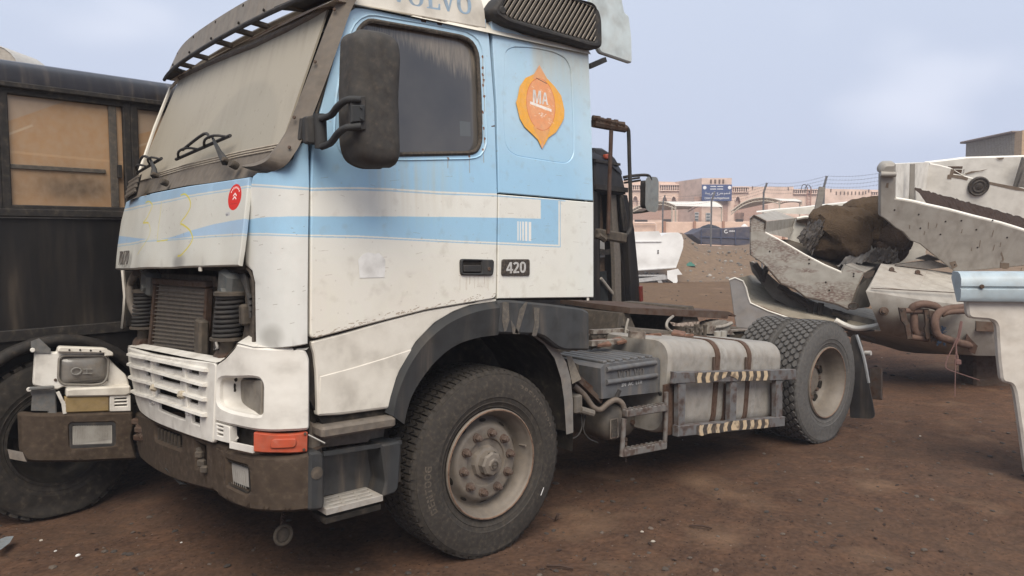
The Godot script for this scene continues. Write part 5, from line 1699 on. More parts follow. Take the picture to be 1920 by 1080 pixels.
func visor() -> void:
	var v := part("sun_visor", truck, Vector3(-1.0, 2.95, 0))
	var lo := []
	var hi := []
	var dp := []
	for k in 25:
		var f := k / 24.0
		var z := lerpf(-1.27, 1.16, f)
		var e := pow(absf(z) / 1.19, 5.0)
		var x := -1.045 + 0.055 * pow(absf(z), 2.0) * 0.7 + 0.02 * e
		lo.append(Vector3(x, 2.895 + 0.03 * f - 0.0 * e, z))
		hi.append(Vector3(x + 0.03 + 0.02 * e, 3.03 + 0.03 * f - 0.10 * e, z))
	var m := MB.new()
	var back := Vector3(0.025, 0.0, 0)
	var l2 := lo.map(func(q): return q + back)
	var h2 := hi.map(func(q): return q + back)
	m.strip(lo, hi)
	m.strip(hi, h2)
	m.strip(h2, l2)
	m.strip(l2, lo)
	m.quad(lo[0], hi[0], h2[0], l2[0])
	m.quad(lo[24], l2[24], h2[24], hi[24])
	put("visor_band", m, M("visor_paint", lin(0.19, 0.17, 0.145), 0.7, dust_streak, 1.6), v, 40.0)
	m = MB.new()
	m.tube(lo.map(func(q): return q + Vector3(0.004, -0.004, 0)), 0.013, 6)
	put("visor_lip", m, mats.black_plastic, v, 60.0)
	for s in [[0, -1.0], [24, 1.0]]:
		m = MB.new()
		var a: Vector3 = lo[s[0]]
		var b: Vector3 = hi[s[0]]
		m.solid([a, b, b + Vector3(0.22, 0.0, -0.05 * s[1]), a + Vector3(0.20, -0.02, -0.06 * s[1])], [a + Vector3(0, 0, -0.02 * s[1]), b + Vector3(0, 0, -0.02 * s[1]), b + Vector3(0.22, 0.0, -0.07 * s[1]), a + Vector3(0.20, -0.02, -0.08 * s[1])])
		m.solid([a, a + Vector3(0.2, -0.02, -0.06 * s[1]), a + Vector3(0.13, -0.015, -0.30 * s[1]), lo[4 if s[1] < 0 else 20]], [a + Vector3(0, 0.012, 0), a + Vector3(0.2, -0.008, -0.06 * s[1]), a + Vector3(0.13, -0.003, -0.30 * s[1]), lo[4 if s[1] < 0 else 20] + Vector3(0, 0.012, 0)])
		put("visor_cheek", m, mats.black_plastic, v)
	m = MB.new()
	m.tube(range(25).map(func(k): return Vector3(lo[k].x + 0.125, lo[k].y + 0.005, lo[k].z * 0.97)), 0.016, 8)
	put("visor_rail", m, M("rail_alloy", lin(0.33, 0.31, 0.28), 0.5, dust_fine, 2.0), v, 60.0)
	for z in [-1.0, -0.72, -0.42, -0.1, 0.2, 0.5, 0.82]:
		var k := roundi((z + 1.27) / 2.43 * 24.0)
		m = MB.new()
		m.bar(lo[k] + Vector3(0.01, 0.01, 0), lo[k] + Vector3(0.14, -0.006, 0), 0.03, 0.028, Vector3.UP, 0.004)
		put("visor_stay", m, mats.chassis, v)
	for z in [-0.9, -0.5, -0.1, 0.3, 0.7]:
		for s in [lo, hi]:
			var k := roundi((z + 1.27) / 2.43 * 24.0)
			var p: Vector3 = s[k] + Vector3(-0.0, 0.018 if s == lo else -0.02, 0)
			put("visor_rivet", disc(p, Vector3(-1, 0.2, 0), 0.008, 0.008, 8), mats.dark_inside, v)
	var c: Vector3 = (lo[11] + hi[11]) * 0.5 + Vector3(-0.004, 0.0, 0)
	m = MB.new()
	m.tube([V(-0.902,2.881,-1.081),V(-0.932,2.864,-0.644),V(-0.949,2.847,-0.129),V(-0.947,2.835,0.341),V(-0.924,2.85,0.7),V(-0.897,2.874,0.948),V(-0.876,2.898,1.085)], 0.018, 6)
	put("screen_header", m, mats.dusty_trim, truck, 60.0)
	m = MB.new()
	var a0 := []
	var a1 := []
	for k in 25:
		var z := lerpf(-1.12, 1.10, k / 24.0)
		a0.append(Vector3(-0.925 - 0.02 * (1.0 - z * z), 2.875 + 0.02 * (z + 1.0) * 0.5, z))
		a1.append(Vector3(-0.88, 2.905 + 0.01 * z, z))
	m.strip(a0, a1)
	put("roof_edge", m, mats.cream_paint, truck, 60.0)

func lower_side() -> void:
	var m := MB.new()
	m.panel(rounded([U(-1.089,1.311),U(-0.935,1.333),U(-0.703,1.374),U(-0.451,1.412),U(-0.213,1.431),U(0.013,1.444),U(-0.106,1.439),U(-0.284,1.396),U(-0.403,1.346),U(-0.518,1.257),U(-0.599,1.148),U(-0.663,1.008),U(-0.679,0.941),U(-0.942,0.949),U(-1.062,0.962),U(-1.063,1.163),U(-1.072,1.25)], 0.012, 2), [], zplane(1.235), 0.04, 0.006, 0.2)
	var lp := put("lower_door_panel", m, mats.cream_paint, truck)
	m = MB.new()
	m.panel(PackedVector2Array([U(-1.048,1.146),U(-0.882,1.167),U(-0.705,1.195),U(-0.544,1.224),U(-0.63,1.111),U(-0.672,0.996),U(-0.685,0.95),U(-0.942,0.959),U(-1.057,0.969)]), [], zplane(1.2385), 0.005, 0.003, 0.2)
	put("panel_pressing", m, mats.cream_paint, lp)
	var arc_o := [V(-0.697,0.922,1.25),V(-0.678,1.013,1.25),V(-0.64,1.101,1.25),V(-0.592,1.184,1.25),V(-0.528,1.259,1.25),V(-0.463,1.313,1.25),V(-0.363,1.372,1.25),V(-0.26,1.409,1.25),V(-0.136,1.436,1.25),V(0.001,1.446,1.25)]
	var arc_i := [V(-0.606,0.854,1.25),V(-0.589,0.919,1.25),V(-0.563,0.983,1.25),V(-0.524,1.041,1.25),V(-0.475,1.095,1.25),V(-0.415,1.149,1.25),V(-0.33,1.202,1.25),V(-0.233,1.235,1.25),V(-0.119,1.25,1.25),V(0.004,1.252,1.25)]
	arc_o = curve(arc_o, 3)
	arc_i = curve(arc_i, 3)
	m = MB.new()
	var ro := []
	var rmid := []
	var ri := []
	for i in arc_o.size():
		ro.append(arc_o[i] + Vector3(0, 0, -0.03))
		rmid.append(arc_o[i].lerp(arc_i[i], 0.22) + Vector3(0, 0, 0.022))
		ri.append(arc_i[i] + Vector3(0, 0, 0.006))
	var rin := []
	for q in arc_i:
		rin.append(q + Vector3(0.0, 0.0, -0.12))
	m.strip(rmid, ro)
	m.strip(ri, rmid)
	m.strip(rin, ri)
	var fe := put("front_fender", m, mats.grey_plastic, truck, 50.0)
	m = MB.new()
	m.panel(rounded([U(-0.004,1.444),U(0.095,1.438),U(0.377,1.401),U(0.64,1.36),U(0.713,1.332),U(0.719,1.097),U(0.507,1.118),U(0.446,1.14),U(0.344,1.209),U(0.286,1.229),U(-0.005,1.26)], 0.02, 3), [], zplane(1.265), 0.25, 0.012, 0.2)
	put("fender_rear_box", m, M("fender_stained", lin(0.05, 0.053, 0.056), 0.65, streak_faint, 0.9), truck)
	for q in [[U(0.026,1.434),U(0.068,1.431),U(0.075,1.33),U(0.052,1.273),U(0.037,1.268),U(0.022,1.334)], [U(0.083,1.33),U(0.114,1.292),U(0.149,1.247),U(0.098,1.251)], [U(0.253,1.39),U(0.298,1.384),U(0.294,1.278),U(0.273,1.224),U(0.241,1.23),U(0.261,1.299)], [U(0.149,1.385),U(0.193,1.424),U(0.209,1.423),U(0.137,1.248),U(0.114,1.256)]]:
		m = MB.new()
		m.panel(PackedVector2Array(q), [], zplane(1.268), 0.001)
		put("dust_stain", m, M("stain", lin(0.085, 0.082, 0.076), 0.9, dust_fine, 3.0), fe)
	m = MB.new()
	var fa := [V(0.291,1.222,1.2),V(0.396,1.16,1.2),V(0.482,1.065,1.2),V(0.535,0.937,1.2),V(0.562,0.803,1.2),V(0.581,0.588,1.2)]
	var fb := [V(0.362,1.21,1.2),V(0.526,1.099,1.2),V(0.58,1.029,1.2),V(0.616,0.927,1.2),V(0.635,0.793,1.2),V(0.64,0.591,1.2)]
	m.strip(fa, fb)
	var ft := MB.new()
	ft.strip(fb, fa.map(func(q): return q + Vector3(0.01, 0, -0.35)))
	put("fender_liner", ft, mats.dark_inside, truck)
	put("fender_tail", m, M("tail_grey", lin(0.17, 0.165, 0.157), 0.75, dust_fine, 1.5), truck, 50.0)
	m = MB.new()
	var wa := []
	var wb := []
	for k in 17:
		var a := PI * (1.02 - 1.06 * k / 16.0)
		var q := Vector3(cos(a) * 0.68, 0.55 + sin(a) * 0.74, 1.16)
		wa.append(q)
		wb.append(q - Vector3(0, 0, 0.6))
	m.strip(wa, wb)
	m.face([Vector3(-0.68, 0.45, 0.55), Vector3(0.70, 0.45, 0.55), Vector3(0.70, 1.35, 0.55), Vector3(-0.68, 1.35, 0.55)])
	put("wheel_house", m, mats.dark_inside, truck)
	m = MB.new()
	m.panel(PackedVector2Array([U(-1.077,0.954),U(-0.673,0.929),U(-0.627,0.9),U(-0.629,0.753),U(-1.038,0.779),U(-1.084,0.871)]), [], zplane(1.12), 0.02)
	m.box((V(-1.045,0.892,1.22) + V(-0.686,0.875,1.22)) * 0.5 + Vector3(0, 0, -0.02), Vector3(0.40, 0.055, 0.16), Basis(Vector3.BACK, -0.02), 0.012)
	m.panel(PackedVector2Array([U(-1.073,0.929),U(-1.025,0.896),U(-1.012,0.765),U(-1.082,0.778)]), [], zplane(1.18), 0.05, 0.01)
	put("upper_step", m, mats.dusty_trim, truck)
	m = MB.new()
	m.box((V(-0.924,0.901,1.2) + V(-0.75,0.892,1.2)) * 0.5 + Vector3(0, 0.005, -0.06), Vector3(0.26, 0.03, 0.10), Basis.IDENTITY, 0.004)
	put("step_tread", m, mats.chassis, truck)
	m = MB.new()
	m.panel(PackedVector2Array([U(-1.124,1.287),U(-1.045,1.254),U(-1.036,0.923),U(-1.08,0.874),U(-1.133,0.883)]), [], zplane(1.17), 0.03)
	put("gap_backing", m, mats.dark_inside, truck)
	var sb := part("entry_step", truck, Vector3(-0.85, 0.55, 1.24))
	m = MB.new()
	m.panel(rounded([U(-1.12,0.805),U(-1.067,0.803),U(-1.046,0.781),U(-1.048,0.546),U(-1.059,0.523),U(-1.128,0.532)], 0.015, 2), [], zplane(1.262), 0.18, 0.012)
	put("step_post", m, mats.grey_plastic, sb)
	m = MB.new()
	disc_in(m, V(-1.086,0.704,1.262), Vector3(0, 0, 1), 0.030, 0.004, 14)
	put("post_plug", m, mats.chassis, sb)
	m = MB.new()
	m.panel(PackedVector2Array([U(-1.01,0.752),U(-0.531,0.742),U(-0.535,0.507),U(-0.975,0.529)]), [], zplane(1.10), 0.02)
	put("step_back", m, M("step_grey", lin(0.05, 0.052, 0.054), 0.7, dust_streak, 1.2), sb)
	m = MB.new()
	m.panel(rounded([U(-0.736,0.771),U(-0.623,0.77),U(-0.62,0.721),U(-0.638,0.534),U(-0.657,0.511),U(-0.737,0.504),U(-0.712,0.577)], 0.012, 2), [], zplane(1.25), 0.16, 0.01)
	m.bar(V(-1.039,0.779,1.235), V(-0.613,0.76,1.235), 0.02, 0.012, Vector3(0, 0, 1))
	put("step_end", m, mats.grey_plastic, sb)
	var ty := 0.545
	m = MB.new()
	var sl := []
	var t0 := U(-1.043,0.535)
	var t1 := U(-0.74,0.523)
	var p := PackedVector2Array([Vector2(t0.x, -1.265), Vector2(t1.x, -1.265), Vector2(t1.x, -1.10), Vector2(t0.x, -1.10)])
	for r in 3:
		for c in 3:
			var x0 := lerpf(t0.x + 0.03, t1.x - 0.11, c / 2.0) + 0.015 * r
			var z0 := -1.24 + r * 0.045
			sl.append(PackedVector2Array([Vector2(x0, z0), Vector2(x0 + 0.07, z0), Vector2(x0 + 0.07, z0 + 0.02), Vector2(x0, z0 + 0.02)]))
	m.panel(p, sl, func(q: Vector2, d: float) -> Vector3: return Vector3(q.x, ty + d - 0.02, -q.y), 0.03, 0.003, 0.2)
	put("step_plate", m, M("step_light", lin(0.36, 0.34, 0.31), 0.7, dust_fine, 2.0), sb)
	m = MB.new()
	m.box(Vector3((t0.x + t1.x) * 0.5, ty - 0.085, 1.18), Vector3(t1.x - t0.x, 0.03, 0.14), Basis.IDENTITY, 0.004)
	put("step_under", m, mats.dark_inside, sb)

func chassis() -> void:
	for z in [0.40, -0.40]:
		var m := MB.new()
		var a := Vector3(0.3, 1.00, z)
		var b := Vector3(4.62, 0.72, z)
		m.bar(a, b, 0.07, 0.24, Vector3(0, 1, 0))
		put("frame_rail", m, mats.chassis, truck)
		m = MB.new()
		m.bar(a + Vector3(0, 0.122, 0.01), b + Vector3(0, 0.122, 0.01), 0.10, 0.012, Vector3(0, 1, 0))
		put("rail_flange", m, M("rail_flange", lin(0.24, 0.21, 0.18), 0.8, rust_blot, 1.2), truck)
		for k in 14:
			put("frame_bolt", disc(Vector3(0.95 + k * 0.24, 1.0 - (0.65 + k * 0.24) * 0.065, z + 0.036), Vector3(0, 0, 1), 0.013, 0.014, 6), mats.rusty_steel, truck)
	for x in [0.95, 1.7, 2.6, 3.5, 4.5]:
		var m := MB.new()
		m.box(Vector3(x, 1.02 - x * 0.065, 0), Vector3(0.12, 0.16, 0.8), Basis.IDENTITY, 0.01)
		put("cross_member", m, mats.chassis, truck)
	for q in [[0.0, 0.95], [3.7, 0.85]]:
		var m := MB.new()
		m.tube([Vector3(q[0], 0.50, -q[1]), Vector3(q[0], 0.50, q[1])], 0.075, 10)
		put("axle", m, mats.chassis, truck, 60.0)
	var m := MB.new()
	m.lathe([Vector2(0.001, -0.24), Vector2(0.16, -0.18), Vector2(0.22, 0.0), Vector2(0.16, 0.18), Vector2(0.001, 0.24)], 16, Vector3(3.7, 0.50, 0), Basis(Vector3.BACK, Vector3.UP, Vector3.RIGHT))
	m.tube([Vector3(3.55, 0.52, 0), Vector3(1.2, 0.72, 0)], 0.06, 10)
	put("drive_shaft", m, mats.chassis, truck, 60.0)
	m = MB.new()
	m.solid([V(2.056,1.215,0.42), V(2.043,1.169,0.42), V(3.395,1.029,0.42), V(3.41,1.067,0.42), V(3.513,1.04,0.42), V(3.538,1.048,0.42), V(3.41,1.096,0.42)], [V(2.082,1.23,-0.42), V(2.082,1.192,-0.42), V(3.212,1.089,-0.42), V(3.228,1.109,-0.42), V(3.309,1.094,-0.42), V(3.325,1.103,-0.42), V(3.227,1.135,-0.42)])
	var fw := put("coupling_plate", m, M("plate_rust", lin(0.085, 0.06, 0.048), 0.85, rust_blot, 1.1), truck)
	tag(fw, "rusty flat coupling plate behind the cab")
	for x in [2.05, 2.9]:
		m = MB.new()
		m.solid([Vector3(x - 0.16, 0.92, 0.40), Vector3(x + 0.16, 0.92, 0.40), Vector3(x + 0.06, 1.17, 0.36), Vector3(x - 0.06, 1.17, 0.36)], [Vector3(x - 0.16, 0.92, -0.40), Vector3(x + 0.16, 0.92, -0.40), Vector3(x + 0.06, 1.17, -0.36), Vector3(x - 0.06, 1.17, -0.36)])
		put("coupling_stand", m, mats.chassis, truck)
	m = MB.new()
	m.solid([V(3.084,1.024,0.5), V(3.26,1.035,0.5), V(3.329,0.943,0.5), V(3.397,0.889,0.5), V(3.008,0.932,0.5)], [V(3.125,1.014,0.3), V(3.303,1.025,0.3), V(3.371,0.931,0.3), V(3.44,0.876,0.3), V(3.049,0.919,0.3)])
	put("coupling_bracket", m, M("pale_steel", lin(0.26, 0.24, 0.21), 0.75, rust_blot, 1.6), truck)
	m = MB.new()
	m.face([V(2.514,1.072,0.45), V(2.565,1.032,0.45), V(2.695,1.017,0.45), V(2.89,1.007,0.45), V(2.95,1.044,0.45), V(2.769,1.048,0.45), V(2.622,1.05,0.45)])
	put("torn_sheet", m, M("torn_sheet", lin(0.42, 0.34, 0.28), 0.85, rust_blot, 3.0), truck)
	m = MB.new()
	m.solid([V(1.784,1.104,0.62), V(1.939,1.071,0.62), V(2.558,0.99,0.62), V(2.558,0.972,0.62), V(1.965,1.04,0.62), V(1.785,1.071,0.62)], [V(1.915,1.087,0.45), V(2.075,1.057,0.45), V(2.696,0.976,0.45), V(2.697,0.962,0.45), V(2.101,1.025,0.45), V(1.916,1.057,0.45)])
	put("walk_plate", m, mats.dusty_trim, truck)
	m = MB.new()
	m.bar(V(1.275,1.031,0.72), V(2.411,0.99,0.72), 0.05, 0.035, Vector3(0, 1, 0))
	put("pipe_cover", m, M("cover_grey", lin(0.30, 0.27, 0.23), 0.8, rust_blot, 1.3), truck)
	rng.seed = 44
	for q in [V(1.401,1.003,0.72),V(1.584,1.002,0.72),V(1.915,1,0.72),V(1.997,1.009,0.72),V(2.287,0.997,0.72),V(2.356,0.974,0.72)]:
		m = MB.new()
		m.box(q + Vector3(0, 0.02, 0), Vector3(rng.randf_range(0.08, 0.2), 0.025, 0.1), Basis.from_euler(Vector3(rng.randf_range(-0.3, 0.3), rng.randf_range(-1, 1), rng.randf_range(-0.2, 0.2))), 0.005)
		put("scrap_plate", m, M("scrap_rust", lin(0.20, 0.10, 0.065), 0.9, rust_blot, 2.4), truck)
	for q in [V(1.787,0.981,0.74),V(2.128,0.97,0.74)]:
		m = MB.new()
		disc_in(m, q, Vector3.UP, 0.085, 0.025, 14)
		disc_in(m, q + Vector3(0, 0.02, 0), Vector3.UP, 0.05, 0.02, 10)
		put("air_valve", m, mats.chassis, truck)
	for q in [V(2.528,1.032,0.62),V(2.586,1.005,0.62),V(2.651,1.036,0.62),V(2.71,1,0.62),V(2.776,1.026,0.62),V(2.616,0.967,0.62),V(2.559,0.954,0.62)]:
		m = MB.new()
		m.tube([q + Vector3(0, -0.08, 0), q], 0.016, 6)
		disc_in(m, q, Vector3.UP, 0.022, 0.02, 6)
		put("valve_stud", m, mats.chassis, truck)
	for q in [V(2.954,0.934,0.62),V(3.04,0.931,0.62)]:
		m = MB.new()
		m.tube([q + Vector3(0, -0.04, 0), q + Vector3(0, 0.035, 0)], 0.03, 10)
		put("spring_bolt", m, M("pale_steel2", lin(0.34, 0.33, 0.30), 0.7, dust_fine, 2.0), truck)
	m = MB.new()
	m.tube(curve([V(2.499,1.122,0.5), V(2.366,1.096,0.55), V(2.29,1.062,0.6), V(2.332,1.024,0.6), V(2.373,1.012,0.6)], 5), 0.012, 6)
	m.tube(curve([V(1.825,1.156,0.6), V(1.778,1.096,0.62), V(1.75,1.043,0.64), V(1.775,1.025,0.64), V(1.78,1.057,0.64), V(1.768,1.082,0.64)], 5), 0.009, 6)
	m.tube(curve([V(3.085,0.982,0.5), V(3.213,0.981,0.5), V(3.344,1,0.5)], 4), 0.018, 6)
	put("air_hose", m, M("hose_pale", lin(0.28, 0.26, 0.23), 0.7, dust_fine, 2.0), truck, 60.0)
	m = MB.new()
	m.bar(V(1.468,1.082,0.55), V(1.865,1.062,0.55), 0.05, 0.03, Vector3(0, 1, 0))
	put("pipe_tray", m, mats.cover_grey, truck)
	m = MB.new()
	m.bar(V(1.468,1.043,0.55), V(1.896,1.022,0.55), 0.03, 0.07, Vector3(0, 1, 0))
	for k in 7:
		disc_in(m, V(1.448,1.047,0.58).lerp(V(1.849,1.025,0.58), k / 6.0), Vector3(0, 0, 1), 0.011, 0.01, 6)
	put("perforated_rail", m, mats.chassis, truck)

	var bb := part("battery_box", truck, Vector3(1.3, 0.75, 0.8))
	m = MB.new()
	var f0 := [V(0.986,0.934,1.1), V(1.026,0.957,1.1), V(1.266,0.953,1.1), V(1.568,0.943,1.1), V(1.592,0.921,1.1), V(1.59,0.699,1.1), V(1.269,0.72,1.1), V(0.998,0.733,1.1)]
	f0.reverse()
	var f1 := []
	for q in f0:
		f1.append(q + Vector3(0, 0, -0.52))
	m.solid(f0, f1)
	put("battery_case", m, M("box_grey", lin(0.095, 0.102, 0.112), 0.6, dust_streak, 1.2), bb, 30.0)
	m = MB.new()
	m.panel(PackedVector2Array([U(0.677,1.073),U(0.986,0.934),U(0.998,0.733),U(0.834,0.835),U(0.677,0.972)]), [], zplane(0.9), 0.02)
	put("case_side", m, mats.chassis, bb)
	for k in 7:
		m = MB.new()
		var f := (k + 0.5) / 7.0
		var a: Vector3 = V(1.016,0.959,1.1).lerp(V(1.557,0.944,1.1), f)
		m.bar(a + Vector3(0, 0.006, -0.02), a + Vector3(0, 0.006, -0.5), 0.04, 0.022, Vector3(0, 1, 0), 0.006)
		put("lid_rib", m, mats.box_grey, bb)
	for q in [[V(1.036,0.922,1.105), V(1.534,0.913,1.105)], [V(1.037,0.838,1.105), V(1.547,0.822,1.105)]]:
		m = MB.new()
		m.tube([q[0], q[1]], 0.018, 8)
		put("case_rib", m, mats.box_grey, bb, 60.0)
	var dx: Vector3 = (V(1.546,0.874,1.1) - V(1.042,0.885,1.1)).normalized()
	var dy := Vector3(0, 0, 1).cross(dx)
	text("case_lettering", "VOLVO", 0.062, Transform3D(Basis(dx, dy, Vector3(0, 0, 1)), V(1.279,0.865,1.104)), M("letter_dark", lin(0.09, 0.095, 0.10), 0.6, dust_fine, 3.0), bb, 0.27, "Droid Serif", 800, 0.006)
	text("case_lettering", "IN  AC  LER", 0.024, Transform3D(Basis(dx, dy, Vector3(0, 0, 1)), V(1.291,0.798,1.104)), M("letter_pale", lin(0.4, 0.4, 0.4), 0.6), bb, 0.21, "Droid Sans", 700, 0.003, true)
	for q in [V(1.1,0.754,1.1), V(1.636,0.743,1.1)]:
		m = MB.new()
		m.bar(q + Vector3(0, -0.05, 0.02), q + Vector3(0.03, 0.03, 0.04), 0.03, 0.02, Vector3(0, 0, 1), 0.005)
		m.box(q + Vector3(-0.02, -0.05, 0.0), Vector3(0.06, 0.03, 0.03), Basis(Vector3.BACK, 0.3), 0.005)
		put("case_latch", m, mats.black_plastic, bb)
	m = MB.new()
	m.face([V(0.976,0.743,1.12), V(1.13,0.739,1.12), V(1.14,0.763,1.12), V(0.996,0.771,1.12)])
	m = MB.new()
	m.bar(V(0.764,0.922,1.05), V(1.031,0.706,1.05), 0.03, 0.05, Vector3(0, 0, 1))
	m.bar(V(0.852,0.877,1), V(1.063,0.722,1), 0.05, 0.05, Vector3(0, 0, 1))
	put("slanted_channel", m, mats.rusty_steel, truck)
	m = MB.new()
	m.solid([V(0.628,1.057,1.15), V(0.674,1.052,1.15), V(0.759,0.899,1.15), V(0.68,0.879,1.15)], [V(0.873,1.002,0.9), V(0.922,0.997,0.9), V(1.013,0.833,0.9), V(0.928,0.811,0.9)])
	put("pale_bracket", m, M("bracket_pale", lin(0.24, 0.215, 0.175), 0.8, dust_fine, 2.0), truck)
	m = MB.new()
	m.tube(curve([V(0.788,0.844,1.05), V(0.875,0.771,1.06), V(0.939,0.685,1.08), V(0.988,0.664,1.1), V(1.037,0.699,1.12), V(1.087,0.72,1.14), V(1.127,0.696,1.16), V(1.143,0.639,1.17), V(1.144,0.568,1.17)], 6), 0.019, 10)
	m.tube([V(1.144,0.568,1.17), V(1.129,0.471,1.17)], 0.013, 8)
	put("air_pipe", m, M("pipe_brown", lin(0.10, 0.08, 0.066), 0.7, dust_fine, 2.0), truck, 60.0)
	m = MB.new()
	m.tube([V(0.822,0.685,1.08), V(0.918,0.65,1.1)], 0.024, 10)
	m.box(V(0.803,0.723,1.06), Vector3(0.07, 0.12, 0.06), Basis.IDENTITY, 0.01)
	put("drain_valve", m, M("valve_grey", lin(0.13, 0.12, 0.105), 0.7, dust_fine, 2.0), truck)
	m = MB.new()
	m.tube(curve([V(0.862,0.639,1.05), V(0.857,0.565,1.06), V(0.814,0.51,1.06), V(0.719,0.497,1.05)], 5), 0.005, 5)
	m.tube(curve([V(0.901,0.633,1.05), V(0.872,0.545,1.06), V(0.922,0.477,1.06), V(1.013,0.431,1.05)], 5), 0.005, 5)
	put("loose_wire", m, mats.black_plastic, truck)

	for q in [[V(1.211,0.525,1.02), 0.125, 1.02], [V(1.501,0.459,0.85), 0.125, 0.85]]:
		m = MB.new()
		var r: float = q[1]
		m.lathe([Vector2(r, -0.75), Vector2(r, -0.04), Vector2(r * 0.93, 0.0), Vector2(r * 0.75, 0.03), Vector2(r * 0.4, 0.05), Vector2(0.0001, 0.056)], 24, q[0])
		var at := put("air_tank", m, M("tank_grey", lin(0.085, 0.078, 0.07), 0.6, dust_fine, 1.2), truck, 60.0)
		put("tank_boss", disc(q[0] + Vector3(0.02, 0.0, 0.045), Vector3(0, 0, 1), 0.02, 0.03, 8), mats.rusty_steel, at)
		if r > 0 and q[2] > 1.0:
			m = MB.new()
			m.panel(PackedVector2Array([U(1.124,0.567),U(1.182,0.568),U(1.189,0.448),U(1.125,0.448)]), [], zplane(1.075), 0.004)
			put("tank_label", m, M("label_dark", lin(0.05, 0.05, 0.05), 0.6, dust_fine, 4.0), at)
			m = MB.new()
			for e in [[V(1.112,0.573,1.076), V(1.18,0.573,1.076)], [V(1.18,0.573,1.076), V(1.187,0.445,1.076)], [V(1.187,0.445,1.076), V(1.113,0.447,1.076)], [V(1.113,0.447,1.076), V(1.112,0.573,1.076)]]:
				m.bar(e[0], e[1], 0.008, 0.004, Vector3(0, 0, 1))
			put("label_frame", m, mats.cover_grey, at)
	var sf := part("side_step", truck, Vector3(1.2, 0.5, 1.2))
	m = MB.new()
	m.tube(curve([V(1.104,0.604,1.2), V(1.095,0.482,1.2), V(1.086,0.385,1.2), V(1.081,0.358,1.2)], 3), 0.017, 8)
	put("step_tube", m, M("galvanised", lin(0.16, 0.155, 0.148), 0.55, rust_blot, 1.6), sf, 60.0)
	m = MB.new()
	m.tube([V(1.534,0.722,1.2), V(1.537,0.555,1.2), V(1.524,0.341,1.2)], 0.016, 8)
	put("step_tube", m, M("galvanised", lin(0.16, 0.155, 0.148), 0.55, rust_blot, 1.6), sf, 60.0)
	for q in [[V(1.109,0.639,1.2), V(1.53,0.619,1.2)], [V(1.091,0.381,1.2), V(1.523,0.356,1.2)]]:
		m = MB.new()
		m.bar(q[0], q[1], 0.05, 0.05, Vector3(0, 1, 0), 0.006)
		for k in 9:
			var c: Vector3 = q[0].lerp(q[1], (k + 0.5) / 9.0)
			m.box(c + Vector3(0, 0.027, 0), Vector3(0.018, 0.006, 0.05))
		put("step_tread", m, mats.galvanised, sf)
	m = MB.new()
	for k in 6:
		m.box(V(1.184,0.443,1.15) + Vector3(0, -0.028 * k, 0), Vector3(0.012, 0.022, 0.012), Basis(Vector3.UP, 0.8 * k))
	put("step_chain", m, mats.rusty_steel, sf)

	fuel_tank()
	m = MB.new()
	m.panel(rounded([U(1.135,0.875),U(1.195,0.881),U(1.226,0.826),U(1.312,0.543),U(1.372,0.162),U(1.353,0.13),U(1.147,0.102),U(1.125,0.518)], 0.02, 2), [], func(p: Vector2, d: float) -> Vector3: return Vector3(4.28 - d + 0.02 * sin(p.y * 9.0), p.y, p.x), 0.012, 0.0, 0.1, true)
	put("mud_flap", m, M("flap_black", lin(0.022, 0.024, 0.028), 0.7, dust_streak, 0.7), truck, 40.0)
	m = MB.new()
	m.tube(curve([V(4.27,0.883,1.2), V(4.27,0.817,1.226), V(4.27,0.662,1.279), V(4.27,0.458,1.324)], 4), 0.014, 6)
	put("flap_edge", m, M("edge_grey", lin(0.24, 0.26, 0.28), 0.6, dust_fine, 1.5), truck, 60.0)
	m = MB.new()
	m.solid([V(4.62,0.535,1.174), V(4.62,0.545,1.288), V(4.62,0.249,1.297), V(4.62,0.238,1.172)], [V(4.5,0.556,1.229), V(4.5,0.564,1.327), V(4.5,0.282,1.336), V(4.5,0.264,1.228)])
	m.bar(V(4.6,0.421,1.176), V(4.6,0.431,1.286), 0.05, 0.06, Vector3(1, 0, 0))
	put("rear_beam", m, M("beam_brown", lin(0.06, 0.048, 0.042), 0.8, rust_blot, 1.5), truck)
	m = MB.new()
	m.tube([V(4.45,0.698,1.198), V(4.45,0.704,1.253)], 0.022, 10)
	put("rear_pipe", m, M("pale_pipe", lin(0.42, 0.41, 0.39), 0.6, dust_fine, 2.0), truck)
	var hs := part("hose_stand", truck, Vector3(0.95, 1.7, 0.9))
	tag(hs, "bent black tube stand with wrapped top bar behind the cab")
	m = MB.new()
	m.tube(curve([V(1.312,2.527,0.9), V(1.41,2.547,0.9), V(1.46,2.529,0.9), V(1.471,2.479,0.9), V(1.479,2.318,0.9), V(1.493,2.097,0.9), V(1.501,1.892,0.9), V(1.491,1.829,0.9), V(1.441,1.788,0.9), V(1.32,1.777,0.9)], 4), 0.0135, 8)
	put("stand_tube", m, mats.black_plastic, hs, 60.0)
	m = MB.new()
	m.tube([V(1.237,2.498,0.95), V(1.224,2.157,0.95), V(1.212,1.806,0.95)], 0.014, 8)
	put("stand_post", m, M("post_brown", lin(0.065, 0.042, 0.036), 0.7, rust_blot, 1.8), hs, 60.0)
	m = MB.new()
	m.tube([V(1.093,2.534,0.92), V(1.237,2.529,0.92), V(1.409,2.526,0.92)], 0.028, 8)
	rng.seed = 3
	for k in 9:
		var q: Vector3 = V(1.088,2.536,0.93).lerp(V(1.365,2.518,0.93), k / 8.0)
		m.tube([q + Vector3(-0.012, 0.03, 0), q + Vector3(0.012, 0.028, 0.01)], rng.randf_range(0.012, 0.026), 6)
	put("wrapped_bar", m, mats.rusty_steel, hs)
	m = MB.new()
	m.bar(V(1.129,1.807,0.92), V(1.418,1.773,0.92), 0.07, 0.05, Vector3(0, 0, 1), 0.01)
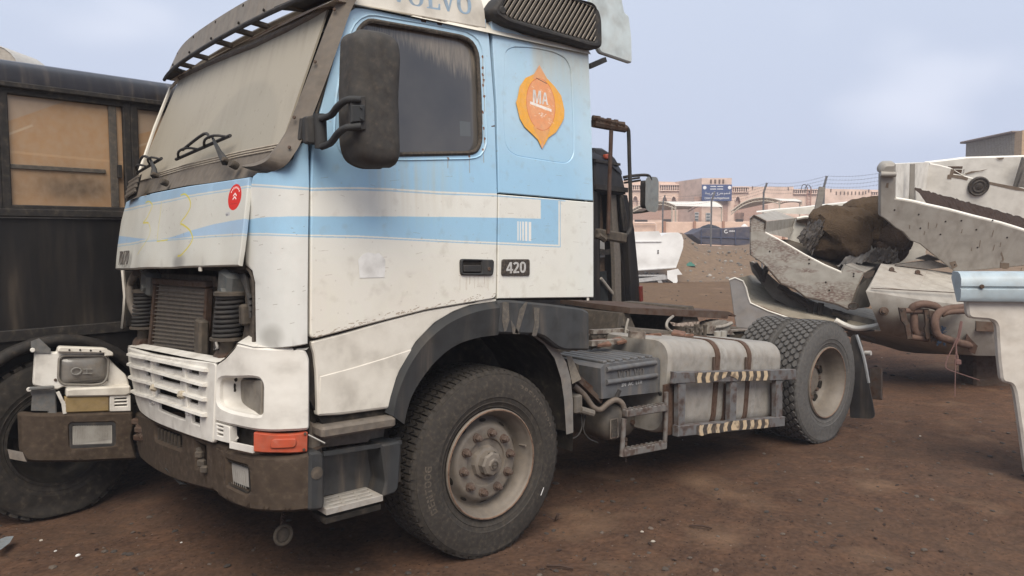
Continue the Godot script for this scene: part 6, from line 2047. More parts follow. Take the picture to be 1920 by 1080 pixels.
	m.tube([V(1.118,1.796,0.95), V(1.181,1.764,0.95)], 0.02, 6)
	put("stand_foot", m, mats.chassis, hs)

func fuel_tank() -> void:
	var ft := part("fuel_tank", truck, Vector3(2.35, 0.7, 0.85))
	tag(ft, "pale grey fuel tank with two rusty straps")
	var ax := Vector3(1, -0.108, 0).normalized()
	var up := Vector3(0.108, 1, 0).normalized()
	var t := Transform3D(Basis(ax, up, Vector3.BACK), Vector3(1.60, 0.735, 0.80))
	var sec := rrect(-0.36, -0.335, 0.36, 0.335, 0.13, 6)
	var m := MB.new()
	var ring := func(x: float, k: float) -> Array:
		var out := []
		for q in sec:
			out.append(t * Vector3(x, q.y * k, q.x * k))
		out.reverse()
		return out
	var ln := 1.47
	var prev := []
	for s in [[0.0, 0.955], [0.02, 0.99], [0.04, 1.0], [0.5, 1.0], [1.0, 1.0], [ln - 0.04, 1.0], [ln - 0.02, 0.99], [ln, 0.955]]:
		var r: Array = ring.call(s[0], s[1])
		if prev.size():
			m.strip(prev, r, true)
		else:
			m.fan(r, true)
		prev = r
	m.fan(prev)
	put("tank_shell", m, M("tank_pale", lin(0.31, 0.295, 0.27), 0.6, dust_fine, 1.1, 0.0, 0.08), ft, 40.0)
	for s in [[U(2.163,0.812).x - 1.60, 0.055], [U(2.582,0.785).x - 1.60, 0.05]]:
		m = MB.new()
		var x0: float = s[0] - s[1] * 0.5
		var x1: float = s[0] + s[1] * 0.5
		var a: Array = ring.call(x0, 1.0)
		var b: Array = ring.call(x0, 1.022)
		var c: Array = ring.call(x1, 1.022)
		var d: Array = ring.call(x1, 1.0)
		m.strip(a, b, true)
		m.strip(b, c, true)
		m.strip(c, d, true)
		put("tank_strap", m, M("strap_rust", lin(0.10, 0.062, 0.045), 0.85, rust_blot, 2.2), ft, 30.0)
		m = MB.new()
		m.bar(t * Vector3(x0 - 0.035, 0.22, 0.372), t * Vector3(x0 - 0.02, 0.06, 0.374), 0.02, 0.012, Vector3(0, 0, 1))
		put("strap_buckle", m, mats.rusty_steel, ft)
		m = MB.new()
		var e: Array = ring.call(x1 + 0.03, 1.004)
		var g: Array = ring.call(x1 + 0.10, 1.004)
		m.strip(e, g, true)
		put("strap_mark", m, M("strap_mark", lin(0.33, 0.315, 0.29), 0.7, dust_streak, 2.0), ft, 40.0)
	m = MB.new()
	var cq := t * Vector3((U(1.491,-1.452)).x - 1.60, 0.335, 0.14)
	m.lathe([Vector2(0.062, -0.01), Vector2(0.062, 0.035), Vector2(0.048, 0.035), Vector2(0.048, 0.0), Vector2(0.0001, 0.0)], 18, cq, Basis(ax, Vector3(0, 0, -1), up))
	put("filler_neck", m, mats.cover_grey, ft, 30.0)
	var gr := part("tank_guard", truck, Vector3(2.4, 0.5, 1.26))
	tag(gr, "grey steel guard frame with torn black and tan chevron tape")
	var steel := M("guard_steel", lin(0.13, 0.135, 0.14), 0.65, rust_blot, 1.5)
	m = MB.new()
	m.panel(PackedVector2Array([U(1.565,0.863),U(3.126,0.703),U(3.138,0.618),U(1.566,0.786)]), [], zplane(1.26), 0.05, 0.004)
	put("guard_rail", m, steel, gr)
	m = MB.new()
	m.solid([V(1.568,0.863,1.258), V(1.569,0.785,1.258), V(1.5,0.794,1.258), V(1.533,0.863,1.258)], [V(2.032,0.76,0.9), V(2.034,0.674,0.9), V(1.957,0.684,0.9), V(1.993,0.761,0.9)])
	put("guard_end", m, steel, gr)
	m = MB.new()
	m.panel(PackedVector2Array([U(1.596,0.486),U(2.971,0.34),U(2.974,0.261),U(1.597,0.411)]), [], zplane(1.26), 0.05, 0.004)
	put("guard_rail", m, steel, gr)
	for q in [[U(1.603,0.78),U(1.686,0.773),U(1.68,0.47),U(1.609,0.478)], [U(2.223,0.714),U(2.305,0.703),U(2.3,0.406),U(2.218,0.415)], [U(2.842,0.649),U(2.936,0.637),U(2.948,0.337),U(2.853,0.348)]]:
		m = MB.new()
		m.panel(PackedVector2Array(q), [], zplane(1.252), 0.04, 0.003)
		put("guard_post", m, steel, gr)
	m = MB.new()
	for q in [[V(1.582,0.769,1.18), V(1.588,0.412,1.18)], [V(2.315,0.681,1.16), V(2.296,0.39,1.16)], [V(2.962,0.608,1.16), V(2.973,0.313,1.16)]]:
		m.bar(q[0], q[1], 0.10, 0.02, Vector3(0, 0, 1))
	put("guard_backing", m, mats.strap_rust, gr)
	chevrons(gr, [U(1.774,0.835),U(2.722,0.741),U(2.725,0.665),U(2.31,0.712),U(2.261,0.742),U(2.179,0.768),U(2.087,0.752),U(1.944,0.746),U(1.776,0.763)], U(1.775,0.801), U(2.723,0.703), 0.14)
	chevrons(gr, [U(1.801,0.456),U(1.952,0.444),U(2.116,0.421),U(2.176,0.423),U(2.23,0.423),U(2.355,0.407),U(2.736,0.355),U(2.746,0.29),U(2.648,0.298),U(2.428,0.326),U(2.287,0.345),U(2.191,0.357),U(2.084,0.359),U(1.954,0.377),U(1.865,0.373),U(1.803,0.391)], U(1.802,0.426), U(2.738,0.321), 0.13)
	m = MB.new()
	m.bar(V(3.396,0.808,0.95), V(3.645,0.712,0.95), 0.06, 0.05, Vector3(0, 0, 1))
	m.bar(V(3.517,0.825,1), V(3.47,0.689,1), 0.06, 0.02, Vector3(0, 0, 1))
	m.tube([V(3.384,0.674,0.95), V(3.524,0.64,0.95)], 0.04, 8)
	put("lamp_bracket", m, mats.strap_rust, truck)

func chevrons(parent: Node, outline: Array, a: Vector2, b: Vector2, high: float) -> void:
	var lo := a
	var hi := a
	for q in outline:
		lo = lo.min(q)
		hi = hi.max(q)
	var r := Rect2(lo, hi - lo)
	var c := Canvas.new(768, 128, r, Color(0.76, 0.67, 0.54))
	c.wash(192, 32, func(p: Vector2) -> Color:
		return Color(0.66, 0.62, 0.56, clampf(nz(p.x, p.y, 9.0, 5) * 0.9 + 0.1, 0.0, 0.6)))
	var ln := a.distance_to(b)
	var d := (b - a) / ln
	var n := Vector2(-d.y, d.x)
	var x := 0.0
	var k := 0
	while x < ln:
		var left := x < ln * 0.5
		var tip := -0.032 if left else 0.032
		var w := 0.05
		var p := a + d * x
		c.poly([p + n * high * 0.6, p + d * w + n * high * 0.6, p + d * (w + tip), p + d * w - n * high * 0.6, p - n * high * 0.6, p + d * tip], Color(0.10, 0.11, 0.13))
		x += 0.10
		k += 1
	c.wash(256, 48, func(p: Vector2) -> Color:
		var q := nz(p.x, p.y, 12.0, 15)
		return Color(0.34, 0.28, 0.22, clampf((q - 0.12) * 2.2, 0.0, 0.75)))
	var m := MB.new()
	m.box_uv = r
	m.panel(PackedVector2Array(outline), [], func(p: Vector2, dd: float) -> Vector3: return Vector3(p.x, p.y, 1.263 + 0.006 * maxf(0.0, nz(p.x, p.y, 6.0, 2)) + dd), 0.001, 0.0, 0.05, true)
	put("chevron_tape", m, printed("chevron_%d" % mats.size(), c.im, 0.6, dust_fine, 3.0), parent)

# ---------------------------------------------------------------- wheels
func squash(m: MB, hub_y: float, bulge_z: float) -> void:
	for i in m.v.size():
		var p := m.v[i]
		var under := -hub_y - p.y
		if p.y < -hub_y + 0.07:
			var k := clampf((-hub_y + 0.07 - p.y) / 0.07, 0.0, 1.0)
			p.z += signf(p.z - bulge_z) * 0.018 * k
		if under > 0.0:
			p.y = -hub_y + under * 0.02
		m.v[i] = p

func tyre_section(r: float, w: float) -> Array:
	var h := w * 0.5
	var s := []
	for q in [[0.292, -0.80], [0.31, -0.86], [0.345, -0.97], [0.40, -1.03], [0.445, -1.02], [0.485, -0.96], [0.510, -0.90], [0.520, -0.84], [0.520, -0.6], [0.520, 0.0], [0.520, 0.6], [0.520, 0.84], [0.510, 0.90], [0.500, 0.925], [0.4985, 0.945], [0.47, 0.985], [0.445, 1.02], [0.41, 1.035], [0.395, 1.03], [0.390, 1.036], [0.378, 1.036], [0.374, 1.012], [0.352, 0.985], [0.349, 1.0], [0.342, 0.975], [0.335, 0.945], [0.325, 0.925], [0.322, 0.93], [0.305, 0.86], [0.292, 0.80]]:
		s.append(Vector2(q[0] * r / 0.536, q[1] * h))
	return s

func tread_block(m: MB, r: float, pts: Array, h: float) -> void:
	var lo := []
	var hi := []
	var c := Vector2.ZERO
	for q in pts:
		c += q
	c /= pts.size()
	for q in pts:
		var crown := r - 0.012 * pow(absf(q.y) / 0.19, 3.0)
		lo.append(Vector3(cos(q.x) * (crown - h), sin(q.x) * (crown - h), q.y))
		var e: Vector2 = q.lerp(c, 0.06)
		hi.append(Vector3(cos(e.x) * crown, sin(e.x) * crown, e.y))
	m.strip(lo, hi, true)
	m.fan(hi)

func tyre_tint(m: MB, r: float, rib: bool) -> void:
	m.tinted = true
	m.cols.resize(m.v.size())
	for i in m.v.size():
		var p := m.v[i]
		var q := Vector2(p.x, p.y).length() / r
		var n := nz(p.x * 3.0 + p.z * 5.0, p.y * 3.0, 2.2, 18) * 0.5 + 0.5
		var f := nz(p.x * 9.0, p.y * 9.0 + p.z * 20.0, 2.0, 19) * 0.5 + 0.5
		var k := 1.5 + 1.5 * n * n + 0.5 * f
		if absf(q - 0.74) < 0.02 or absf(q - 0.615) < 0.012:
			k *= 1.6
		if q > 0.955:
			k = 4.2 + 1.4 * n
		if q > 0.962 and q < 0.984 and absf(p.z) < 0.15:
			k = 0.45
		elif q > 0.90 and q <= 0.955:
			k = 1.8 + 1.1 * n
		m.cols[i] = Color(k, k * 0.95, k * 0.87) if rib else Color(k, k * 0.98, k * 0.95)

func make_tyre(kind: String, parent: Node, r: float, w: float, hub: float) -> void:
	var m := MB.new()
	m.lathe(tyre_section(r, w), 96)
	var half := w * 0.5 * 0.86
	if kind == "rib":
		var n := 84
		var edges := [-1.0, -0.62, -0.22, 0.22, 0.62, 1.0]
		for b in 5:
			for i in n:
				var a0 := TAU * i / n
				var a1 := TAU * (i + 1) / n
				var am := (a0 + a1) * 0.5
				var z0: float = edges[b] * half + 0.008
				var z1: float = edges[b + 1] * half - 0.008
				var zig := 0.015
				var zi := zig if b > 0 else 0.0
				var zo := zig if b < 4 else 0.0
				var g := (a1 - a0) * (0.10 if b == 0 or b == 4 else 0.03)
				tread_block(m, r, [Vector2(a0 + g, z0 - zi), Vector2(a0 + g, z1 - zo), Vector2(am, z1 + zo), Vector2(a1 - g, z1 - zo), Vector2(a1 - g, z0 - zi), Vector2(am, z0 + zi)], 0.018)
	else:
		var n := 46
		for b in 6:
			var z0 := lerpf(-half, half, b / 6.0) + 0.003
			var z1 := lerpf(-half, half, (b + 1) / 6.0) - 0.003
			for i in n:
				var a0 := TAU * (i + (0.5 if b % 2 else 0.0)) / n
				var a1 := a0 + TAU / n
				var g := (a1 - a0) * 0.07
				var c := (a1 - a0) * 0.24
				tread_block(m, r, [Vector2(a0 + g + c, z0), Vector2(a0 + g, (z0 + z1) * 0.5), Vector2(a0 + g + c, z1), Vector2(a1 - g - c, z1), Vector2(a1 - g + 0.0, (z0 + z1) * 0.5), Vector2(a1 - g - c, z0)], 0.013)
	var sh := 60
	for i in sh:
		var a0 := TAU * (i + 0.2) / sh
		var a1 := TAU * (i + 0.75) / sh
		for s in ([-1.0, 1.0] if kind == "rib" else [1.0]):
			var q := []
			for e in [[a0, 0.526, 0.865], [a1, 0.526, 0.865], [a1, 0.508, 0.935], [a0, 0.508, 0.935]]:
				q.append(Vector3(cos(e[0]), sin(e[0]), 0) * (e[1] * r / 0.536) + Vector3(0, 0, e[2] * w * 0.5 * s))
			if s < 0.0:
				q.reverse()
			m.fan(q, true)
	squash(m, hub, 0.0)
	tyre_tint(m, r, kind == "rib")
	put("tyre", m, M("tyre_" + kind, lin(0.036, 0.033, 0.030) if kind == "rib" else lin(0.085, 0.083, 0.081), 0.85, dust_faint, 2.5, 0.0, 0.05, 1.0, true), parent, 28.0, true)

func side_text(parent: Node, what: String, mid_deg: float, r: float, z: float, size: float, step: float, mat: Material) -> void:
	var st := part("sidewall_lettering", parent)
	var n := what.length()
	for i in n:
		if what[i] == " ":
			continue
		var a := deg_to_rad(mid_deg) - (i - (n - 1) * 0.5) * step
		var up := Vector3(cos(a), sin(a), 0)
		var right := Vector3(up.y, -up.x, 0)
		var lean := (Vector3(0, 0, 1) + up * 0.12).normalized()
		var up2 := lean.cross(right).normalized()
		var tm := TextMesh.new()
		var sf := SystemFont.new()
		sf.font_names = PackedStringArray(["Droid Sans"])
		sf.font_weight = 800
		tm.font = sf
		tm.text = what[i]
		tm.font_size = 24
		tm.curve_step = 3.0
		tm.pixel_size = size / 17.0
		tm.depth = 0.004
		var arr := tm.surface_get_arrays(0)
		var bb := tm.get_aabb().get_center()
		var t := Transform3D(Basis(right, up2, lean), up * r + Vector3(0, 0, z))
		var vs: PackedVector3Array = arr[Mesh.ARRAY_VERTEX]
		var ns: PackedVector3Array = arr[Mesh.ARRAY_NORMAL]
		for k in vs.size():
			vs[k] = t * (vs[k] - Vector3(bb.x, bb.y, 0))
			ns[k] = t.basis * ns[k]
		arr[Mesh.ARRAY_VERTEX] = vs
		arr[Mesh.ARRAY_NORMAL] = ns
		var am := ArrayMesh.new()
		am.add_surface_from_arrays(Mesh.PRIMITIVE_TRIANGLES, arr)
		am.surface_set_material(0, mat)
		var o := MeshInstance3D.new()
		o.name = "letter"
		o.mesh = am
		st.add_child(o, true)

func wheels() -> void:
	var rim_mat := M("rim_silver", lin(0.17, 0.15, 0.128), 0.6, dust_fine, 1.6, 0.1)
	var w := part("front_wheel", truck, Vector3(0, 0.52, 1.015))
	make_tyre("rib", w, 0.536, 0.385, 0.52)
	var zf := 0.19
	var m := MB.new()
	m.lathe([Vector2(0.312, zf - 0.012), Vector2(0.312, zf - 0.002), Vector2(0.304, zf + 0.004), Vector2(0.297, zf), Vector2(0.292, zf - 0.012), Vector2(0.285, zf - 0.035), Vector2(0.268, zf - 0.055), Vector2(0.262, zf - 0.10), Vector2(0.256, zf - 0.115), Vector2(0.240, zf - 0.108), Vector2(0.222, zf - 0.075), Vector2(0.210, zf - 0.058), Vector2(0.196, zf - 0.053), Vector2(0.140, zf - 0.053), Vector2(0.134, zf - 0.056), Vector2(0.130, zf - 0.066), Vector2(0.10, zf - 0.068), Vector2(0.001, zf - 0.068)], 64)
	put("rim", m, rim_mat, w, 40.0, true)
	m = MB.new()
	var ringp := []
	for k in 65:
		ringp.append(Vector3(cos(TAU * k / 64) * 0.304, sin(TAU * k / 64) * 0.304, zf + 0.003))
	m.tube(ringp, 0.0045, 5, false)
	put("rim_edge", m, M("rim_rust", lin(0.22, 0.14, 0.095), 0.75, rust_blot, 3.0), w, 60.0, true)
	for k in 10:
		var a := TAU * (k + 0.5) / 10.0
		m = MB.new()
		var u := Vector3(cos(a), sin(a), 0)
		var tq := Vector3(-u.y, u.x, 0)
		var nn := (u * 0.75 + Vector3(0, 0, 0.66)).normalized()
		var c := u * 0.233 + Vector3(0, 0, zf - 0.090)
		var up := nn.cross(tq).normalized()
		var q := []
		for s in 12:
			q.append(c + nn * 0.003 + tq * cos(TAU * s / 12.0) * 0.024 + up * sin(TAU * s / 12.0) * 0.012)
		m.fan(q)
		put("hand_hole", m, mats.dark_inside, w, 0.0, true)
	m = MB.new()
	m.lathe([Vector2(0.098, zf - 0.068), Vector2(0.090, zf - 0.045), Vector2(0.072, zf - 0.038), Vector2(0.070, zf - 0.005)], 10)
	m.lathe([Vector2(0.070, zf - 0.005), Vector2(0.060, zf + 0.008), Vector2(0.036, zf + 0.012), Vector2(0.030, zf + 0.020), Vector2(0.001, zf + 0.022)], 8)
	put("hub_cap", m, rim_mat, w, 25.0, true)
	m = MB.new()
	m.lathe([Vector2(0.022, zf + 0.021), Vector2(0.022, zf + 0.027), Vector2(0.016, zf + 0.027), Vector2(0.016, zf + 0.023)], 14)
	m.box(Vector3(0, 0, zf + 0.024), Vector3(0.026, 0.006, 0.005))
	put("hub_emblem", m, mats.chassis, w, 30.0, true)
	for k in 10:
		var a := TAU * (k + 0.2) / 10.0
		var u := Vector3(cos(a), sin(a), 0) * 0.168
		m = MB.new()
		disc_in(m, u + Vector3(0, 0, zf - 0.053), Vector3(0, 0, 1), 0.026, 0.010, 12)
		disc_in(m, u + Vector3(0, 0, zf - 0.045), Vector3(0, 0, 1), 0.020, 0.030, 6)
		disc_in(m, u + Vector3(0, 0, zf - 0.016), Vector3(0, 0, 1), 0.012, 0.010, 8)
		put("wheel_nut", m, M("nut_rust", lin(0.10, 0.072, 0.058), 0.8, rust_blot, 5.0), w, 30.0, true)
	m = MB.new()
	m.tube([Vector3(0.262, 0.05, zf - 0.07), Vector3(0.262, 0.055, zf - 0.015)], 0.006, 6)
	put("valve", m, rim_mat, w, 40.0, true)
	m = MB.new()
	m.box(Vector3(0.372, -0.235, 0.192), Vector3(0.012, 0.055, 0.010), Basis(Vector3.BACK, -0.5), 0.003)
	put("white_scuff", m, mats.paper if mats.has("paper") else rim_mat, w, 30.0, true)
	var let := M("rubber_letter", lin(0.065, 0.058, 0.05), 0.8, dust_fine, 3.0)
	side_text(w, "385/65 R22.5", 36.0, 0.452, 0.192, 0.042, 0.082, let)
	side_text(w, "DENTOOG", 188.0, 0.438, 0.195, 0.040, 0.090, let)
	var rw := part("rear_wheel", truck, Vector3(3.7, 0.52, 1.085))
	make_tyre("block", rw, 0.536, 0.305, 0.515)
	m = MB.new()
	var zr := 0.15
	m.lathe([Vector2(0.312, zr - 0.012), Vector2(0.312, zr), Vector2(0.303, zr + 0.004), Vector2(0.296, zr - 0.004), Vector2(0.290, zr - 0.03), Vector2(0.272, zr - 0.05), Vector2(0.262, zr - 0.11), Vector2(0.258, zr - 0.15), Vector2(0.245, zr - 0.165), Vector2(0.225, zr - 0.19), Vector2(0.205, zr - 0.20), Vector2(0.145, zr - 0.20), Vector2(0.125, zr - 0.20), Vector2(0.115, zr - 0.15), Vector2(0.10, zr - 0.14), Vector2(0.001, zr - 0.137)], 56)
	put("rim", m, rim_mat, rw, 40.0, true)
	m = MB.new()
	ringp = []
	for k in 65:
		ringp.append(Vector3(cos(TAU * k / 64) * 0.303, sin(TAU * k / 64) * 0.303, zr + 0.003))
	m.tube(ringp, 0.0045, 5, false)
	put("rim_edge", m, mats.rim_rust, rw, 60.0, true)
	for k in 10:
		var a := TAU * (k + 0.5) / 10.0
		m = MB.new()
		disc_in(m, Vector3(cos(a), sin(a), 0) * 0.222 + Vector3(0, 0, zr - 0.186), Vector3(0, 0, 1), 0.036, 0.012, 12)
		put("hand_hole", m, mats.dark_inside, rw, 0.0, true)
		m = MB.new()
		disc_in(m, Vector3(cos(a + 0.3), sin(a + 0.3), 0) * 0.168 + Vector3(0, 0, zr - 0.20), Vector3(0, 0, 1), 0.019, 0.04, 6)
		put("wheel_nut", m, mats.nut_rust, rw, 30.0, true)
	var inner := part("rear_wheel", truck, Vector3(3.7, 0.52, 0.75))
	make_tyre("block", inner, 0.536, 0.305, 0.515)
	for z in [-1.085, -0.75]:
		var c := inner.duplicate()
		c.name = "rear_wheel"
		truck.add_child(c, true)
		c.position = Vector3(3.7, 0.52, z)
	var fr := part("front_wheel", truck, Vector3(0, 0.52, -1.015))
	var tyre: MeshInstance3D = w.get_node("tyre")
	var c2 := tyre.duplicate()
	fr.add_child(c2, true)

# ---------------------------------------------------------------- ground
func ground_y(x: float, z: float) -> float:
	var y := nz(x, z, 0.35, 61) * 0.030 + nz(x, z, 1.7, 62) * 0.012 + nz(x, z, 6.0, 63) * 0.004
	var d := Vector2(clampf(x, -1.5, 4.5) - x, clampf(z, -1.2, 1.3) - z).length()
	y *= smoothstep(-0.3, 2.0, d) * 0.85 + 0.15
	y -= 0.055 * exp(-(pow(x + 1.7, 2.0) + pow(z + 1.25, 2.0)) / 0.5)
	for q in [2.75, 3.05, 4.6]:
		y -= 0.016 * exp(-pow((z - q + 0.22 * sin(x * 0.35 + q) + 0.12 * x) / 0.11, 2.0)) * (0.6 + 0.4 * sin(x * 19.0))
	return y

func axis_steps(lo: float, hi: float, step: float, far: float) -> Array:
	var out := []
	var v := lo
	while v <= hi:
		out.append(v)
		v += step
	var d := step
	v = out[out.size() - 1]
	while v < far:
		d *= 1.22
		v += d
		out.append(v)
	d = step
	v = lo
	while v > -far:
		d *= 1.22
		v -= d
		out.push_front(v)
	return out

func soil_image() -> Image:
	var a := tileable(1024, 0.010, 6, 71)
	var b := tileable(1024, 0.05, 5, 72)
	a.convert(Image.FORMAT_L8)
	b.convert(Image.FORMAT_L8)
	var da := a.get_data()
	var db := b.get_data()
	var out := PackedByteArray()
	out.resize(1024 * 1024 * 3)
	for i in da.size():
		var n := (da[i] - 128) / 128.0
		var q := (db[i] - 128) / 128.0
		var k := 1.0 + n * 0.13 + q * 0.17
		out[i * 3] = clampi(int(168.0 * k), 20, 255)
		out[i * 3 + 1] = clampi(int(140.0 * k * (1.0 - n * 0.02)), 20, 255)
		out[i * 3 + 2] = clampi(int(120.0 * k * (1.0 - n * 0.05)), 20, 255)
	var im := Image.create_from_data(1024, 1024, false, Image.FORMAT_RGB8, out)
	rng.seed = 12
	for i in 5200:
		var dark := rng.randf() < 0.7
		var c := Color(0.26, 0.21, 0.18) if dark else Color(0.68, 0.58, 0.50)
		if rng.randf() < 0.04:
			c = Color(0.9, 0.88, 0.84)
		var s := 1 + int(pow(rng.randf(), 4.0) * 4.0)
		im.fill_rect(Rect2i(rng.randi() % 1020, rng.randi() % 1020, s + rng.randi() % 2, s), c)
	return im

func build_ground() -> void:
	var m := StandardMaterial3D.new()
	m.resource_name = "soil"
	m.albedo_texture = ImageTexture.create_from_image(soil_image())
	m.albedo_color = Color(0.60, 0.575, 0.56)
	m.uv1_scale = Vector3(0.42, 0.42, 0.42)
	m.roughness = 0.95
	m.metallic_specular = 0.25
	m.vertex_color_use_as_albedo = true
	m.heightmap_enabled = true
	m.heightmap_texture = bumpy
	m.heightmap_scale = 0.7
	m.detail_enabled = true
	m.detail_albedo = ramp_tex(tileable(512, 0.012, 4, 77), [[0.0, Color(0.34, 0.28, 0.23, 0.3)], [0.42, Color(0.36, 0.30, 0.25, 0.08)], [0.6, Color(0.5, 0.42, 0.34, 0.0)], [1.0, Color(0.62, 0.5, 0.4, 0.35)]])
	m.detail_uv_layer = BaseMaterial3D.DETAIL_UV_2
	m.uv2_triplanar = true
	m.uv2_world_triplanar = true
	m.uv2_scale = Vector3(0.13, 0.13, 0.13)
	mats.soil = m
	var xs := axis_steps(-4.2, 8.0, 0.065, 420.0)
	var zs := axis_steps(-5.0, 4.6, 0.065, 420.0)
	var st := SurfaceTool.new()
	st.begin(Mesh.PRIMITIVE_TRIANGLES)
	var nx := xs.size()
	for z in zs:
		for x in xs:
			var y := ground_y(x, z)
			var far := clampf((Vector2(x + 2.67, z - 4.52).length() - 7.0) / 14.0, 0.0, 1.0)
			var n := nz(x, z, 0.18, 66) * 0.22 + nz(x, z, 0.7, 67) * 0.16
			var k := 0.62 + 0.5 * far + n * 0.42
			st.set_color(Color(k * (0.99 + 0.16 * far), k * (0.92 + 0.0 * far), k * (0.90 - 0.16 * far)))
			st.set_uv(Vector2(x + 0.35 * nz(x, z, 0.21, 68), z + 0.35 * nz(x, z, 0.21, 69)))
			st.add_vertex(Vector3(x, y, z))
	for j in zs.size() - 1:
		for i in nx - 1:
			var a := j * nx + i
			for q in [a, a + 1, a + nx + 1, a, a + nx + 1, a + nx]:
				st.add_index(q)
	st.generate_normals()
	var o := MeshInstance3D.new()
	o.name = "ground"
	o.mesh = st.commit()
	o.mesh.surface_set_material(0, m)
	add_child(o)
	o.set_meta("kind", "structure")
	var mm := MultiMesh.new()
	mm.transform_format = MultiMesh.TRANSFORM_3D
	mm.use_colors = true
	var sm := MB.new()
	var r8 := RandomNumberGenerator.new()
	r8.seed = 8
	var pts := []
	for k in 4:
		var ring := []
		for i in 6:
			var an := TAU * (i + 0.5 * k) / 6.0
			var rr: float = [0.55, 1.0, 0.85, 0.35][k] * r8.randf_range(0.8, 1.2)
			ring.append(Vector3(cos(an) * rr, [-0.5, -0.15, 0.3, 0.6][k], sin(an) * rr))
		pts.append(ring)
	for k in 3:
		sm.strip(pts[k + 1], pts[k], true)
	sm.fan(pts[3], true)
	mm.mesh = sm.mesh(Vector3.ZERO, 0.0)
	var stone := StandardMaterial3D.new()
	stone.resource_name = "stone"
	stone.vertex_color_use_as_albedo = true
	stone.roughness = 0.95
	mm.mesh.surface_set_material(0, stone)
	mm.instance_count = 5200
	r8.seed = 21
	for i in mm.instance_count:
		var dep := 3.2 + pow(r8.randf(), 1.6) * 22.0
		var sd := r8.randf_range(-0.75, 0.75) * dep
		var x := -2.67 + 0.6467 * dep + 0.7627 * sd
		var z := 4.52 - 0.7627 * dep + 0.6467 * sd
		var s := 0.0035 + 0.019 * pow(r8.randf(), 5.0)
		if dep > 9.0:
			s *= 1.6
		mm.set_instance_transform(i, Transform3D(Basis.from_euler(Vector3(r8.randf_range(-0.4, 0.4), r8.randf() * TAU, 0)).scaled(Vector3(s, s * 0.7, s * r8.randf_range(0.7, 1.3))), Vector3(x, ground_y(x, z) + s * 0.2, z)))
		var g := r8.randf_range(0.035, 0.10)
		var c := Color(g * 1.2, g * 0.92, g * 0.72)
		if r8.randf() < 0.02:
			c = Color(0.34, 0.30, 0.25)
		elif r8.randf() < 0.4:
			c = Color(0.045, 0.036, 0.03)
		mm.set_instance_color(i, c)
	var mi := MultiMeshInstance3D.new()
	mi.name = "gravel"
	mi.multimesh = mm
	add_child(mi)
	tag(mi, "small stones and grit scattered over the bare brown earth", "gravel", "", "stuff")

# ---------------------------------------------------------------- far buildings, fence, bank
func far_map(t: Transform3D) -> Callable:
	return func(p: Vector2, d: float) -> Vector3: return t * Vector3(p.x, p.y, d)

